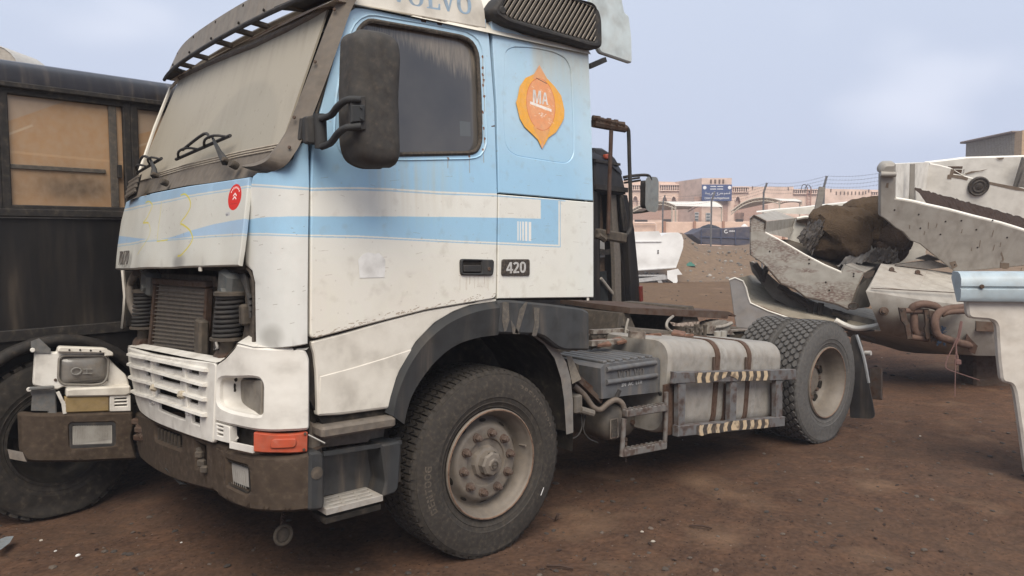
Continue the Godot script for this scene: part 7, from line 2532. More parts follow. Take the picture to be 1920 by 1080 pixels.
func build_far() -> void:
	var pink := M("pink_wall", lin(0.80, 0.60, 0.50), 0.9, dust_fine, 0.12)
	var pink2 := M("pink_trim", lin(0.80, 0.62, 0.53), 0.9)
	var shade := M("dark_opening", lin(0.06, 0.05, 0.045), 0.8)
	var t70: Transform3D = T(Vector3(42.5995, 0.0000, -48.8648), Vector3(0.7627, 0.0000, 0.6467), Vector3(0.0000, 1.0000, 0.0000))
	var b := thing("pink_building", "low pink office building with balustraded parapet and square tower", "building", t70 * Vector3(18.0, 0, 0))
	var m := MB.new()
	var arches := []
	for q in [U(11.1,4.86),U(11.96,4.86),U(13.73,4.81),U(14.55,4.81),U(20.3,4.8)]:
		var a := PackedVector2Array()
		a.append(q + Vector2(-0.24, -0.75))
		a.append(q + Vector2(0.24, -0.75))
		for k in 7:
			a.append(q + Vector2(cos(PI * k / 6.0) * 0.24, sin(PI * k / 6.0) * 0.42))
		arches.append(a)
	m.panel(PackedVector2Array([U(9.16,0.37),U(35.63,0.31),U(35.45,5.67),U(33.3,5.68),U(33.3,5.77),U(28.75,5.87),U(28.03,5.92),U(28.03,5.78),U(25.3,5.79),U(25.3,6.07),U(19.75,6.08),U(19.74,6.27),U(15.82,6.28),U(14.77,6.33),U(14.57,6.52),U(9.12,6.68)]), arches, far_map(t70), 3.0, 0.0, 3.0)
	put("facade_wall", m, pink, b)
	for a in arches:
		m = MB.new()
		m.panel(a, [], func(p: Vector2, d: float) -> Vector3: return t70 * Vector3(p.x, p.y, d - 0.35), 0.1)
		put("arch_recess", m, pink2, b)
		m = MB.new()
		var ring := []
		for k in range(2, a.size()):
			ring.append(t70 * Vector3(a[k].x, a[k].y, 0.03))
		m.tube(ring, 0.05, 5)
		put("arch_moulding", m, pink2, b)
	for q in [[U(10.71,5.82), U(12.09,6.24)], [U(13.34,5.76), U(15.1,6.24)], [U(19.85,5.61), U(21.23,6.03)], [U(25.31,5.45), U(27.65,5.78)], [U(32.31,5.3), U(33.54,5.58)]]:
		var lo: Vector2 = q[0]
		var hi: Vector2 = q[1]
		m = MB.new()
		m.panel(PackedVector2Array([lo, Vector2(hi.x, lo.y), hi, Vector2(lo.x, hi.y)]), [], func(p: Vector2, d: float) -> Vector3: return t70 * Vector3(p.x, p.y, d + 0.02), 0.02)
		put("balustrade_shadow", m, M("baluster_gap", lin(0.16, 0.11, 0.09), 0.9), b)
		m = MB.new()
		m.box(t70 * Vector3((lo.x + hi.x) * 0.5, hi.y + 0.02, 0.06), Vector3(hi.x - lo.x + 0.1, 0.09, 0.22), t70.basis)
		m.box(t70 * Vector3((lo.x + hi.x) * 0.5, lo.y - 0.02, 0.06), Vector3(hi.x - lo.x + 0.1, 0.07, 0.22), t70.basis)
		put("parapet_rail", m, pink2, b)
		m = MB.new()
		var n := maxi(4, int((hi.x - lo.x) / 0.19))
		for k in n:
			var c := t70 * Vector3(lerpf(lo.x, hi.x, (k + 0.5) / n), lo.y, 0.09)
			var h := hi.y - lo.y
			m.lathe([Vector2(0.05, 0), Vector2(0.03, h * 0.15), Vector2(0.065, h * 0.4), Vector2(0.03, h * 0.75), Vector2(0.05, h)], 6, c, Basis(Vector3.RIGHT, Vector3.FORWARD, Vector3.UP))
		var bal := put("balusters", m, pink2, b)
		bal.set_meta("kind", "stuff")
	for q in [U(15.34,6.14),U(14.96,6.14),U(21.61,5.98),U(24.82,5.88),U(28.65,5.73),U(29.14,5.49),U(29.52,5.49),U(29.86,5.49),U(30.19,5.49),U(30.53,5.49),U(30.86,5.49),U(31.2,5.49),U(31.53,5.49),U(31.77,5.54),U(32.05,5.68)]:
		m = MB.new()
		m.box(t70 * Vector3(q.x, q.y, 0.01), Vector3(0.09, 0.28, 0.06), t70.basis)
		put("parapet_slot", m, shade if false else mats.baluster_gap, b)
	m = MB.new()
	var tt: Transform3D = T(Vector3(40.0127, 0.0000, -45.8140), Vector3(0.7627, 0.0000, 0.6467), Vector3(0.0000, 1.0000, 0.0000))
	var pa := U(16.08,6.56)
	var pb := U(18.61,6.47)
	var pc := U(14.96,6.43)
	var low := 0.0
	var top_y := pa.y
	m.solid([tt * Vector3(pa.x, low, 0), tt * Vector3(pb.x, low, 0), tt * Vector3(pb.x, top_y, 0), tt * Vector3(pa.x, top_y, 0)], [tt * Vector3(pa.x - 1.4, low, -5.0), tt * Vector3(pb.x, low, -5.0), tt * Vector3(pb.x, top_y, -5.0), tt * Vector3(pa.x - 1.4, top_y, -5.0)])
	var tw := put("tower", m, pink, b)
	for q in [U(16.85,6.29),U(17.21,6.29),U(17.57,6.29),U(17.89,6.29)]:
		m = MB.new()
		m.box(tt * Vector3(q.x, q.y, 0.02), Vector3(0.14, 0.30, 0.1), tt.basis)
		put("tower_slot", m, mats.baluster_gap, tw)
	for q in [[1302, 1316], [1357, 1365]]:
		m = MB.new()
		var x0: float = (q[0] - 1330.0) / 1453.6 * 66.0 + pa.x + (1330.0 - 1316.0) / 1453.6 * 66.0
		m.panel(PackedVector2Array([Vector2(x0, 0), Vector2(x0 + (q[1] - q[0]) / 1453.6 * 66.0, 0), Vector2(x0 + (q[1] - q[0]) / 1453.6 * 66.0, 5.0), Vector2(x0, 5.0)]), [], func(p: Vector2, d: float) -> Vector3: return tt * Vector3(p.x, p.y, d + 0.05), 0.05)
		put("tower_recess", m, M("pink_shadow", lin(0.46, 0.30, 0.24), 0.9), tw)
	for q in [[U(15.49,3.69),U(15.85,3.69),U(15.82,2.92),U(15.55,2.92)], [U(16.44,3.64),U(16.85,3.64),U(16.86,2.92),U(16.45,2.92)]]:
		m = MB.new()
		m.panel(PackedVector2Array(q), [], func(p: Vector2, d: float) -> Vector3: return tt * Vector3(p.x, p.y, d + 0.08), 0.05)
		var wn := put("window", m, M("far_frame", lin(0.5, 0.5, 0.5), 0.6), b)
		for k in 3:
			m = MB.new()
			var c: Vector2 = ((q[0] as Vector2) + (q[1] as Vector2)) * 0.5 + Vector2(0, -0.12 - 0.25 * k)
			m.box(tt * Vector3(c.x, c.y, 0.09), Vector3(0.28, 0.14, 0.02), tt.basis)
			put("pane", m, M("far_glass", lin(0.14, 0.16, 0.17), 0.3), wn)
	for q in [[U(11.06,3.15),U(12.22,3.14),U(12.22,2.86),U(11.07,2.86)], [U(13.56,3.19),U(14.42,3.19),U(14.43,2.9),U(13.56,2.9)], [U(20.13,3.18),U(20.8,3.17),U(20.81,2.93),U(20.14,2.94)]]:
		m = MB.new()
		m.panel(PackedVector2Array(q), [], func(p: Vector2, d: float) -> Vector3: return t70 * Vector3(p.x, p.y, d + 0.03), 0.02)
		put("dark_doorway", m, shade, b)
	for q in [[U(20.07,3.75),U(20.89,3.75),U(20.9,3.03),U(20.09,3.03)], [U(10.86,4.1),U(14.31,4.29),U(14.33,3.14),U(10.87,3.15)], [U(19.97,4.46),U(23.03,4.46),U(23.06,3.03),U(19.99,3.03)]]:
		m = MB.new()
		m.panel(PackedVector2Array(q), [], func(p: Vector2, d: float) -> Vector3: return t70 * Vector3(p.x, p.y, d + 0.01), 0.02)
		put("ground_floor_wall", m, mats.pink_shadow, b)
	m = MB.new()
	for e in [1513.0, 1520.0]:
		var a := U(26.46,4.35)
		var x = a.x + (e - 1513.0) / 1453.6 * 69.8
		m.tube([t70 * Vector3(x, 3.6, 0.2), t70 * Vector3(x, 6.0, 0.2)], 0.04, 5)
	for k in 9:
		var a := U(26.46,4.35)
		m.tube([t70 * Vector3(a.x, 3.7 + k * 0.25, 0.2), t70 * Vector3(a.x + 0.34, 3.7 + k * 0.25, 0.2)], 0.025, 4)
	put("roof_ladder", m, M("ladder_paint", lin(0.42, 0.22, 0.16), 0.7), b)
	for q in [U(26.18,5.96),U(26.52,5.91)]:
		m = MB.new()
		var ring := []
		for k in 13:
			ring.append(t70 * Vector3(q.x + cos(PI * k / 12.0) * 0.26, q.y - 0.15 + sin(PI * k / 12.0) * 0.45, 0.2))
		m.tube(ring, 0.035, 5)
		put("ladder_hoop", m, shade, b)
	var ts: Transform3D = T(Vector3(39.6893, 0.0000, -45.4326), Vector3(0.7627, 0.0000, 0.6467), Vector3(0.0000, 1.0000, 0.0000))
	var s0 := U(15.99,4.61)
	var s1 := U(18.5,5.99)
	var sg := thing("office_sign", "dark blue board with white Arabic and English lettering on the pink tower", "sign", ts * Vector3((s0.x + s1.x) * 0.5, s0.y, 0))
	m = MB.new()
	m.panel(PackedVector2Array([s0, Vector2(s1.x, s0.y), s1, Vector2(s0.x, s1.y)]), [], far_map(ts), 0.12, 0.01)
	put("board", m, M("sign_blue", lin(0.045, 0.075, 0.20), 0.6), sg)
	var sw := M("sign_white", lin(0.82, 0.82, 0.84), 0.7)
	var cx := (s0.x + s1.x) * 0.5
	var hh := s1.y - s0.y
	m = MB.new()
	var uu := (s1.x - s0.x) * 0.90 / 10.0
	var org := Vector3(cx - uu * 5.0, s0.y + hh * 0.42, 0.012)
	for run in [[9.5, 0.1, 9.1, 0.1, 9.1, 0.45, 9.1, 0.1, 8.8, 0.1, 8.8, 0.45, 8.8, 0.1, 8.5, 0.1, 8.5, 0.5, 8.5, 0.1, 8.0, 0.1], [7.75, 0.1, 7.68, -0.6], [6.95, 0.1, 6.7, 0.1, 6.7, 0.45, 6.7, 0.1, 6.45, 0.1, 6.45, 0.45, 6.45, 0.1, 6.2, 0.1, 6.2, 0.5, 6.2, 0.1, 6.0, 0.1, 5.9, -0.2, 5.6, -0.45], [5.45, 0.45, 4.9, 0.42, 5.35, 0.1, 5.4, -0.35, 4.95, -0.55, 4.6, -0.35], [4.25, 0.0, 4.25, 0.95], [3.95, 0.95, 3.95, 0.1, 3.5, 0.1, 3.2, 0.4, 3.65, 0.48, 3.2, 0.4, 3.4, 0.1, 2.9, 0.1, 2.85, -0.2, 2.6, -0.45], [2.25, 0.42, 2.25, 0.1, 1.75, 0.1], [1.5, 0.1, 1.1, 0.1]]:
		for i in range(0, run.size() - 2, 2):
			m.bar(ts * (org + Vector3(run[i], run[i + 1], 0) * uu), ts * (org + Vector3(run[i + 2], run[i + 3], 0) * uu), 0.13 * uu, 0.02, ts.basis.z)
	for c in [[9.7, 0.32, 0.2], [7.9, 0.17, 0.16], [7.1, 0.2, 0.17], [1.6, 0.17, 0.15], [0.9, 0.27, 0.22]]:
		for i in 8:
			var g0 := TAU * i / 8.0
			var g1 := TAU * (i + 1.1) / 8.0
			m.bar(ts * (org + Vector3(c[0] + cos(g0) * c[2], c[1] + sin(g0) * c[2], 0) * uu), ts * (org + Vector3(c[0] + cos(g1) * c[2], c[1] + sin(g1) * c[2], 0) * uu), 0.12 * uu, 0.02, ts.basis.z)
	for d in [[9.6, 0.78], [9.82, 0.78], [3.4, -0.25], [2.3, -0.28], [2.05, -0.28], [0.8, 0.75], [1.02, 0.75]]:
		m.box(ts * (org + Vector3(d[0], d[1], 0) * uu), Vector3(0.15 * uu, 0.15 * uu, 0.02), ts.basis)
	put("sign_lettering", m, sw, sg, 0.0)
	text("sign_lettering", "Crime Scene Department", hh * 0.17, ts * Transform3D(Basis.IDENTITY, Vector3(cx, s0.y + hh * 0.16, 0.02)), sw, sg, (s1.x - s0.x) * 0.82, "Droid Sans", 700, 0.01)
	for k in 2:
		for r in 2:
			m = MB.new()
			for w in 5:
				m.box(ts * Vector3(cx + (0.16 if k else -0.42) + w * 0.10 - 0.1, s1.y - 0.16 - r * 0.22, 0.01), Vector3(0.075 + 0.02 * ((w + r) % 2), 0.07, 0.02), ts.basis)
			put("small_print", m, sw, sg)
	for e in [s0.x + 0.22, s1.x - 0.20]:
		put("sign_crest", disc(ts * Vector3(e, s1.y - 0.26, 0.0), ts.basis.z, 0.15, 0.02, 10), sw, sg)
	canopy([V(40.76,3.44,-33.38),V(41.06,3.75,-33.13),V(41.5,3.98,-32.75),V(42.1,4.18,-32.25),V(42.54,4.21,-31.87),V(42.9,4.13,-31.57),V(43.32,3.9,-31.21)], [V(49.77,3.89,-34.92),V(50.27,4.24,-34.5),V(50.77,4.46,-34.07),V(51.1,4.52,-33.79),V(51.44,4.5,-33.51),V(51.77,4.28,-33.22),V(51.94,4.06,-33.08)], "curved pale shade canopy left of the sign", [V(43.14,3.9,-31.36), V(43.35,3.86,-31.19), V(51.88,4.06,-33.13)])
	canopy([V(43.86,3.41,-26.82),V(44.17,3.74,-26.56),V(44.53,4.04,-26.25),V(45.01,4.26,-25.84),V(45.52,4.33,-25.42),V(45.94,4.29,-25.06),V(46.42,4.14,-24.65)], [V(51.88,4.36,-27.89),V(52.19,4.48,-27.63),V(52.5,4.52,-27.36),V(52.75,4.52,-27.15),V(52.94,4.48,-26.99),V(53.1,4.4,-26.85),V(53.19,4.32,-26.77)], "curved pale shade canopy right of the sign", [V(46.42,4.07,-24.65), V(53.07,4.24,-26.88)])
	var tw2: Transform3D = T(Vector3(29.6655, 0.0000, -33.6108), Vector3(0.7627, 0.0000, 0.6467), Vector3(0.0000, 1.0000, 0.0000))
	var bw := thing("boundary_wall", "long low pink boundary wall behind the earth bank", "wall", tw2 * Vector3(14.0, 0, 0))
	m = MB.new()
	m.panel(PackedVector2Array([U(6.2,0.78),U(25.45,0.74),U(25.39,2.59),U(6.19,2.63)]), [], far_map(tw2), 0.25, 0.02, 4.0)
	put("wall_body", m, M("pink_fence_wall", lin(0.80, 0.57, 0.45), 0.9, dust_fine, 0.15), bw)
	for q in [U(9.82,2.62),U(11.74,2.62),U(13.59,2.61),U(15.45,2.61),U(17.5,2.6),U(19.56,2.6)]:
		m = MB.new()
		m.box(tw2 * Vector3(q.x, q.y - 0.7, 0.06), Vector3(0.16, 1.5, 0.12), tw2.basis)
		put("pilaster", m, M("pilaster_brown", lin(0.40, 0.22, 0.15), 0.9), bw)
	m = MB.new()
	m.tube([V(35.54,2.54,-28.37), V(36.53,2.53,-27.53), V(36.58,2.45,-27.48), V(36.59,1.8,-27.48)], 0.04, 5)
	put("wall_pipe", m, mats.pale_pipe if mats.has("pale_pipe") else pink2, bw)
	var tsk: Transform3D = T(Vector3(22.5518, 0.0000, -25.2211), Vector3(0.7627, 0.0000, 0.6467), Vector3(0.0000, 1.0000, 0.0000))
	var sk := thing("waste_skip", "long dark blue skip with a round white logo behind the earth bank", "skip", tsk * Vector3(11.0, 0, 0))
	m = MB.new()
	m.panel(PackedVector2Array([U(9.01,1.82),U(9.33,1.96),U(9.59,2.12),U(10.72,2.11),U(12,2.19),U(12.32,2.19),U(12.34,1.2),U(9.66,1.31)]), [], far_map(tsk), 2.2, 0.03, 1.5)
	put("skip_body", m, M("skip_blue", lin(0.035, 0.045, 0.085), 0.7, dust_fine, 0.3), sk)
	for q in [U(9.51,2.12),U(10.5,2.11),U(11.22,2.14)]:
		m = MB.new()
		m.box(tsk * Vector3(q.x, q.y - 0.42, 0.03), Vector3(0.05, 0.8, 0.05), tsk.basis)
		put("skip_rib", m, M("skip_rib", lin(0.06, 0.07, 0.12), 0.7), sk)
	m = MB.new()
	m.bar(tsk * Vector3(U(9.44,1.69).x, U(9.44,1.69).y, 0.03), tsk * Vector3(U(12.01,1.6).x, U(12.01,1.6).y, 0.03), 0.05, 0.04, tsk.basis.z)
	put("skip_rail", m, mats.skip_rib, sk)
	var lg := U(10.75,1.95)
	m = MB.new()
	var cr := []
	for k in 11:
		cr.append(tsk * Vector3(lg.x + cos(0.9 + TAU * 0.8 * k / 10.0) * 0.08, lg.y + sin(0.9 + TAU * 0.8 * k / 10.0) * 0.08, 0.02))
	m.tube(cr, 0.022, 5)
	put("round_logo", m, sw, sk)
	m = MB.new()
	for k in 7:
		m.box(tsk * Vector3(lg.x + 0.17 + k * 0.05, lg.y + 0.02, 0.01), Vector3(0.03, 0.06 + 0.02 * (k % 2), 0.02), tsk.basis)
	put("logo_print", m, sw, sk)
	m = MB.new()
	m.grid(16, 8, func(u: float, v: float) -> Vector3:
		var x := lerpf(U(9.43,2.12).x, U(10.88,2.11).x, u)
		var y := U(9.43,2.12).y - 0.1
		var h := sin(PI * u) * 0.30 * sin(PI * v)
		return tsk * Vector3(x, y + h + 0.05 * nz(u * 9.0, v * 9.0, 0.6, 3), -0.1 - v * 1.6))
	put("sheeting", m, M("sheeting_black", lin(0.02, 0.022, 0.03), 0.6), sk)
	m = MB.new()
	m.grid(6, 4, func(u: float, v: float) -> Vector3: return tsk * Vector3(U(11.57,2.22).x + u * 0.35, U(11.57,2.22).y - 0.02 + 0.14 * sin(PI * u) * sin(PI * v) , -0.1 - v * 0.3))
	put("white_bag", m, M("bag_white", lin(0.7, 0.68, 0.66), 0.7), sk)
	bank()
	fence()
	trailer_boat()
	sheds()

func canopy(a: Array, b: Array, label: String, feet: Array) -> void:
	var at: Vector3 = a[3]
	var c := thing("shade_canopy", label, "canopy", Vector3(at.x, 0, at.z), "shade canopies in front of the pink building")
	var m := MB.new()
	a = curve(a, 3)
	b = curve(b, 3)
	m.strip(a, b)
	put("fabric", m, M("canopy_fabric", lin(0.78, 0.74, 0.68), 0.8), c, 60.0)
	for s in [a, b]:
		m = MB.new()
		m.tube(s, 0.045, 5)
		m.tube(s.map(func(q): return q + Vector3(0, -0.22, 0)), 0.04, 5)
		for k in range(0, s.size() - 1, 1):
			m.tube([s[k], s[k + 1] + Vector3(0, -0.22, 0)], 0.02, 4)
		put("truss", m, M("truss_cream", lin(0.48, 0.42, 0.34), 0.7), c)
	for f in feet:
		m = MB.new()
		m.tube([Vector3(f.x, 0, f.z), f], 0.055, 6)
		put("canopy_post", m, mats.truss_cream, c)

func bank() -> void:
	var m := MB.new()
	var f := FastNoiseLite.new()
	f.seed = 4
	f.frequency = 0.35
	f.fractal_octaves = 5
	m.tinted = false
	var o := Vector3(-2.6695, 0, 4.5242)
	var fw := Vector3(0.6467, 0, -0.7627)
	var rt := Vector3(0.7627, 0, 0.6467)
	m.grid(110, 26, func(u: float, v: float) -> Vector3:
		var dep := lerpf(22.0, 43.0, v)
		var side := lerpf(-6.0, 26.0, u)
		var px := side / dep * 1453.6 + 960.0
		var ridge := 1.30 + 0.65 * exp(-pow((px - 1276.0) / 24.0, 2.0))
		var prof := smoothstep(0.34, 0.66, v) * (1.0 - 0.6 * smoothstep(0.72, 0.98, v))
		var p := o + fw * dep + rt * side
		var n := f.get_noise_2d(p.x, p.z) * 0.22 + f.get_noise_2d(p.x * 5.0, p.z * 5.0) * 0.08
		return Vector3(p.x, ground_y(p.x, p.z) - 0.05 + prof * (ridge + n), p.z))
	var b := put("earth_bank", m, M("bank_soil", lin(0.19, 0.125, 0.075), 0.95, grime, 0.4, 0.0, 1.0), self, 60.0)
	b.set_meta("kind", "structure")
	var mm := MultiMesh.new()
	mm.transform_format = MultiMesh.TRANSFORM_3D
	mm.use_colors = true
	var sm := MB.new()
	sm.box(Vector3.ZERO, Vector3(1.6, 1.0, 1.3), Basis.from_euler(Vector3(0.2, 0.3, 0.1)), 0.3)
	mm.mesh = sm.mesh(Vector3.ZERO, 0.0)
	var stone := StandardMaterial3D.new()
	stone.resource_name = "rubble_stone"
	stone.vertex_color_use_as_albedo = true
	stone.roughness = 0.95
	mm.mesh.surface_set_material(0, stone)
	mm.instance_count = 900
	var r := RandomNumberGenerator.new()
	r.seed = 77
	for i in 900:
		var dep := r.randf_range(29.3, 35.5)
		var v := (dep - 22.0) / 21.0
		var side := r.randf_range(2.0, 15.0)
		var px := side / dep * 1453.6 + 960.0
		var ridge := 1.30 + 0.65 * exp(-pow((px - 1276.0) / 24.0, 2.0))
		var prof := smoothstep(0.34, 0.66, v) * (1.0 - 0.6 * smoothstep(0.72, 0.98, v))
		var p := o + fw * dep + rt * side
		var n := f.get_noise_2d(p.x, p.z) * 0.22 + f.get_noise_2d(p.x * 5.0, p.z * 5.0) * 0.08
		var s := 0.02 + 0.09 * pow(r.randf(), 3.5)
		mm.set_instance_transform(i, Transform3D(Basis.from_euler(Vector3(r.randf() * 3.0, r.randf() * 6.0, r.randf() * 3.0)).scaled(Vector3.ONE * s), Vector3(p.x, ground_y(p.x, p.z) - 0.05 + prof * (ridge + n) + s * 0.2, p.z)))
		var g := r.randf_range(0.10, 0.32)
		mm.set_instance_color(i, Color(g, g * 0.9, g * 0.78))
	var mi := MultiMeshInstance3D.new()
	mi.name = "rubble"
	mi.multimesh = mm
	add_child(mi)
	tag(mi, "pale rubble stones strewn over the earth bank below the fence", "rubble", "", "stuff")
	var q := V(23.48,0.57,-15)
	var m2 := MB.new()
	m2.grid(12, 8, func(u: float, v: float) -> Vector3:
		return q + rt * ((u - 0.5) * 0.42) + fw * ((v - 0.5) * 0.3) + Vector3(0, -0.05 + 0.22 * sin(PI * u) * sin(PI * v) * (0.7 + 0.6 * nz(u * 8.0, v * 8.0, 0.8, 2)), 0))
	tag(put("net_heap", m2, M("net_green", lin(0.05, 0.17, 0.13), 0.9), self), "small heap of green netting at the foot of the earth bank", "netting")

func fence() -> void:
	var tops := [V(28.8,3.79,-20.58), V(27.76,3.76,-16.87), V(25.11,3.84,-12.56), V(23.1,3.81,-9.02)]
	var kn := [V(28.72,3.39,-20.64), V(27.65,3.32,-16.96), V(25.02,3.46,-12.64), V(23.04,3.44,-9.08)]
	tops.append(tops[3] + (tops[3] - tops[2]) * 1.0)
	kn.append(kn[3] + (kn[3] - kn[2]) * 1.0)
	tops.push_front(tops[0] + (tops[0] - tops[1]) * 1.0)
	kn.push_front(kn[0] + (kn[0] - kn[1]) * 1.0)
	var f := thing("wire_fence", "barbed wire fence on grey posts with bent-over tops", "fence", Vector3(kn[2].x, 0, kn[2].z))
	var pm := M("fence_post", lin(0.10, 0.11, 0.125), 0.6, dust_fine, 0.8)
	for i in tops.size():
		var m := MB.new()
		m.tube([Vector3(kn[i].x, 0.05, kn[i].z), kn[i], tops[i]], 0.042, 6)
		put("post", m, pm, f)
	for k in 4:
		var m := MB.new()
		for i in tops.size() - 1:
			var a: Vector3 = tops[i].lerp(kn[i], k / 3.0)
			var b: Vector3 = tops[i + 1].lerp(kn[i + 1], k / 3.0)
			var p := []
			for s in 7:
				p.append(a.lerp(b, s / 6.0) - Vector3(0, 0.12 * sin(PI * s / 6.0), 0))
			m.tube(p, 0.004, 3)
			for s in 24:
				var c := a.lerp(b, (s + 0.5) / 24.0) - Vector3(0, 0.12 * sin(PI * (s + 0.5) / 24.0), 0)
				m.tube([c + Vector3(0.02, 0.035, 0), c - Vector3(0.02, 0.035, 0)], 0.003, 3)
		put("barbed_strand", m, M("barb", lin(0.16, 0.15, 0.14), 0.6, null, 1.0, 0.3), f)

func trailer_boat() -> void:
	var t: Transform3D = T(Vector3(20.3606, 1.0033, -13.9857), Vector3(0.7627, 0.0000, 0.6467), Vector3(0.0000, 1.0000, 0.0000))
	var c := U(-0.19,-1)
	var b := thing("trailer_boat", "plain white boat stern standing on a trailer in the middle distance", "boat", t * Vector3(c.x, c.y, -1.0))
	var wh := M("gel_white", lin(0.84, 0.84, 0.83), 0.5, null, 0.12)
	var m := MB.new()
	var near := [V(19.54,0.45,-14.68),V(20.32,0.49,-14.02),V(20.79,0.58,-13.62),V(20.9,0.99,-13.53),V(20.98,1.33,-13.46),V(20.99,1.6,-13.46),V(20.93,1.8,-13.5),V(20.83,1.88,-13.59),V(20.52,1.86,-13.85),V(20.44,1.81,-13.92),V(20.36,1.74,-13.99),V(20.28,1.93,-14.05),V(19.68,1.91,-14.56),V(19.53,1.88,-14.69)]
	near.reverse()
	var back := near.map(func(q): return q + t.basis.z * -2.0)
	m.solid(near, back)
	put("hull", m, wh, b, 20.0)
	m = MB.new()
	m.bar(V(19.51,1.53,-14.68), V(20.35,1.54,-13.97), 0.03, 0.03, t.basis.z)
	m.bar(V(19.52,0.46,-14.67), V(20.77,0.57,-13.61), 0.03, 0.03, t.basis.z)
	put("rub_strip", m, M("strip_grey", lin(0.62, 0.62, 0.62), 0.6), b)
	m = MB.new()
	for q in [V(20.26,1.2,-14.06),V(20.26,1.12,-14.06)]:
		disc_in(m, q, t.basis.z, 0.03, 0.02, 8)
	put("drain", m, M("dark_opening", lin(0.06, 0.05, 0.045), 0.8), b)
	m = MB.new()
	m.solid([V(20.49,0.45,-13.81), V(20.8,0.53,-13.55), V(20.93,0.31,-13.44), V(20.78,0.3,-13.57), V(20.79,0.05,-13.55), V(20.73,-0.09,-13.61), V(20.65,0.04,-13.68), V(20.5,0.16,-13.8)], [V(20.77,0.43,-14.03), V(21.08,0.51,-13.77), V(21.21,0.29,-13.66), V(21.06,0.28,-13.79), V(21.08,0.03,-13.77), V(21.01,-0.11,-13.83), V(20.93,0.01,-13.9), V(20.78,0.14,-14.02)])
	put("outboard_leg", m, wh, b)
	m = MB.new()
	m.bar(V(19.62,0.06,-14.75), V(20.61,0.2,-13.91), 0.14, 0.10, t.basis.z)
	m.bar(V(19.61,0.27,-14.75), V(20.56,0.27,-13.95), 0.06, 0.06, t.basis.z)
	m.bar(V(20.37,0.13,-14.1), V(20.46,-0.11,-14.04), 0.14, 0.05, t.basis.z)
	put("trailer_frame", m, M("trailer_grey", lin(0.45, 0.45, 0.45), 0.6), b)
	m = MB.new()
	m.tube([t * Vector3(c.x - 1.2, 0.3, -0.2), t * Vector3(c.x - 1.2, 0.3, -1.9)], 0.3, 14)
	put("trailer_wheel", m, mats.dark_opening, b)

func sheds() -> void:
	var near := V(42.83,6.95,-9.34)
	var away := V(45.71,6.95,-12.66)
	var dir := Vector3(near.x - away.x, 0, near.z - away.z)
	var wl := dir.length()
	dir /= wl
	var t := T(Vector3(away.x, 0, away.z), dir, Vector3.UP)
	var a := Vector2(0, away.y)
	var e := Vector2(wl, near.y)
	var s := thing("metal_shed", "beige corrugated shed with sloping roof above the boat wrecks", "shed", t * Vector3(a.x + 3.0, 0, 0))
	var m := MB.new()
	m.solid([t * Vector3(a.x, 0, 0), t * Vector3(e.x, 0, 0), t * Vector3(e.x, e.y, 0), t * Vector3(a.x, a.y, 0)], [t * Vector3(a.x, 0, -8), t * Vector3(e.x, 0, -8), t * Vector3(e.x, e.y, -8), t * Vector3(a.x, a.y, -8)])
	put("shed_wall", m, M("shed_beige", lin(0.40, 0.365, 0.31), 0.7), s)
	m = MB.new()
	var n := 34
	for k in n:
		var x := lerpf(a.x, e.x, (k + 0.5) / n)
		var top := lerpf(a.y, e.y, (k + 0.5) / n)
		m.box(t * Vector3(x, top * 0.5, 0.02), Vector3(0.05, top, 0.05), t.basis)
	var ribs := put("cladding_rib", m, M("shed_rib", lin(0.36, 0.33, 0.28), 0.7), s)
	ribs.set_meta("kind", "stuff")
	m = MB.new()
	m.solid([t * Vector3(e.x, 0, 0.05), t * Vector3(e.x + 0.6, 0, 0.05), t * Vector3(e.x + 0.6, e.y + 0.05, 0.05), t * Vector3(e.x, e.y, 0.05)], [t * Vector3(e.x, 0, -8), t * Vector3(e.x + 0.6, 0, -8), t * Vector3(e.x + 0.6, e.y + 0.05, -8), t * Vector3(e.x, e.y, -8)])
	put("shed_gable", m, M("shed_tan", lin(0.46, 0.33, 0.20), 0.8), s)
	m = MB.new()
	for k in 28:
		var x := lerpf(a.x - 0.15, e.x, k / 27.0)
		var y := lerpf(a.y, e.y, k / 27.0)
		m.tube([t * Vector3(x, y + 0.03, 0.25), t * Vector3(x, y + 0.03, -4.0)], 0.07, 5)
	var rs := put("roof_sheet", m, M("shed_roof", lin(0.16, 0.12, 0.10), 0.8), s)
	rs.set_meta("kind", "stuff")
	var t2: Transform3D = T(Vector3(14.1447, 0.0000, -15.3060), Vector3(0.7627, 0.0000, 0.6467), Vector3(0.0000, 1.0000, 0.0000))
	var c := U(-17.17,7.49)
	var s2 := thing("arched_shed", "arched corrugated roof end showing above the black bus", "shed", t2 * Vector3(c.x, 0, -2.0))
	m = MB.new()
	var arc := []
	for k in 13:
		arc.append(Vector2(c.x + cos(PI * k / 12.0) * 0.95, c.y - 0.35 + sin(PI * k / 12.0) * 0.95))
	for k in 12:
		for j in 12:
			var z0 := -j * 0.16
			var up := 0.03 if j % 2 else 0.0
			var p0: Vector2 = arc[k]
			var p1: Vector2 = arc[k + 1]
			m.quad(t2 * Vector3(p0.x, p0.y + up, z0), t2 * Vector3(p1.x, p1.y + up, z0), t2 * Vector3(p1.x, p1.y + 0.03 - up, z0 - 0.16), t2 * Vector3(p0.x, p0.y + 0.03 - up, z0 - 0.16))
	put("arched_roof", m, M("roof_pale", lin(0.5, 0.48, 0.44), 0.7), s2)
	m = MB.new()
	var face := []
	for k in 13:
		face.append(t2 * Vector3(arc[k].x, arc[k].y - 0.02, -0.03))
	face.append(t2 * Vector3(arc[12].x, 0, -0.03))
	face.append(t2 * Vector3(arc[0].x, 0, -0.03))
	m.face(face)
	put("end_wall", m, mats.shed_beige, s2)

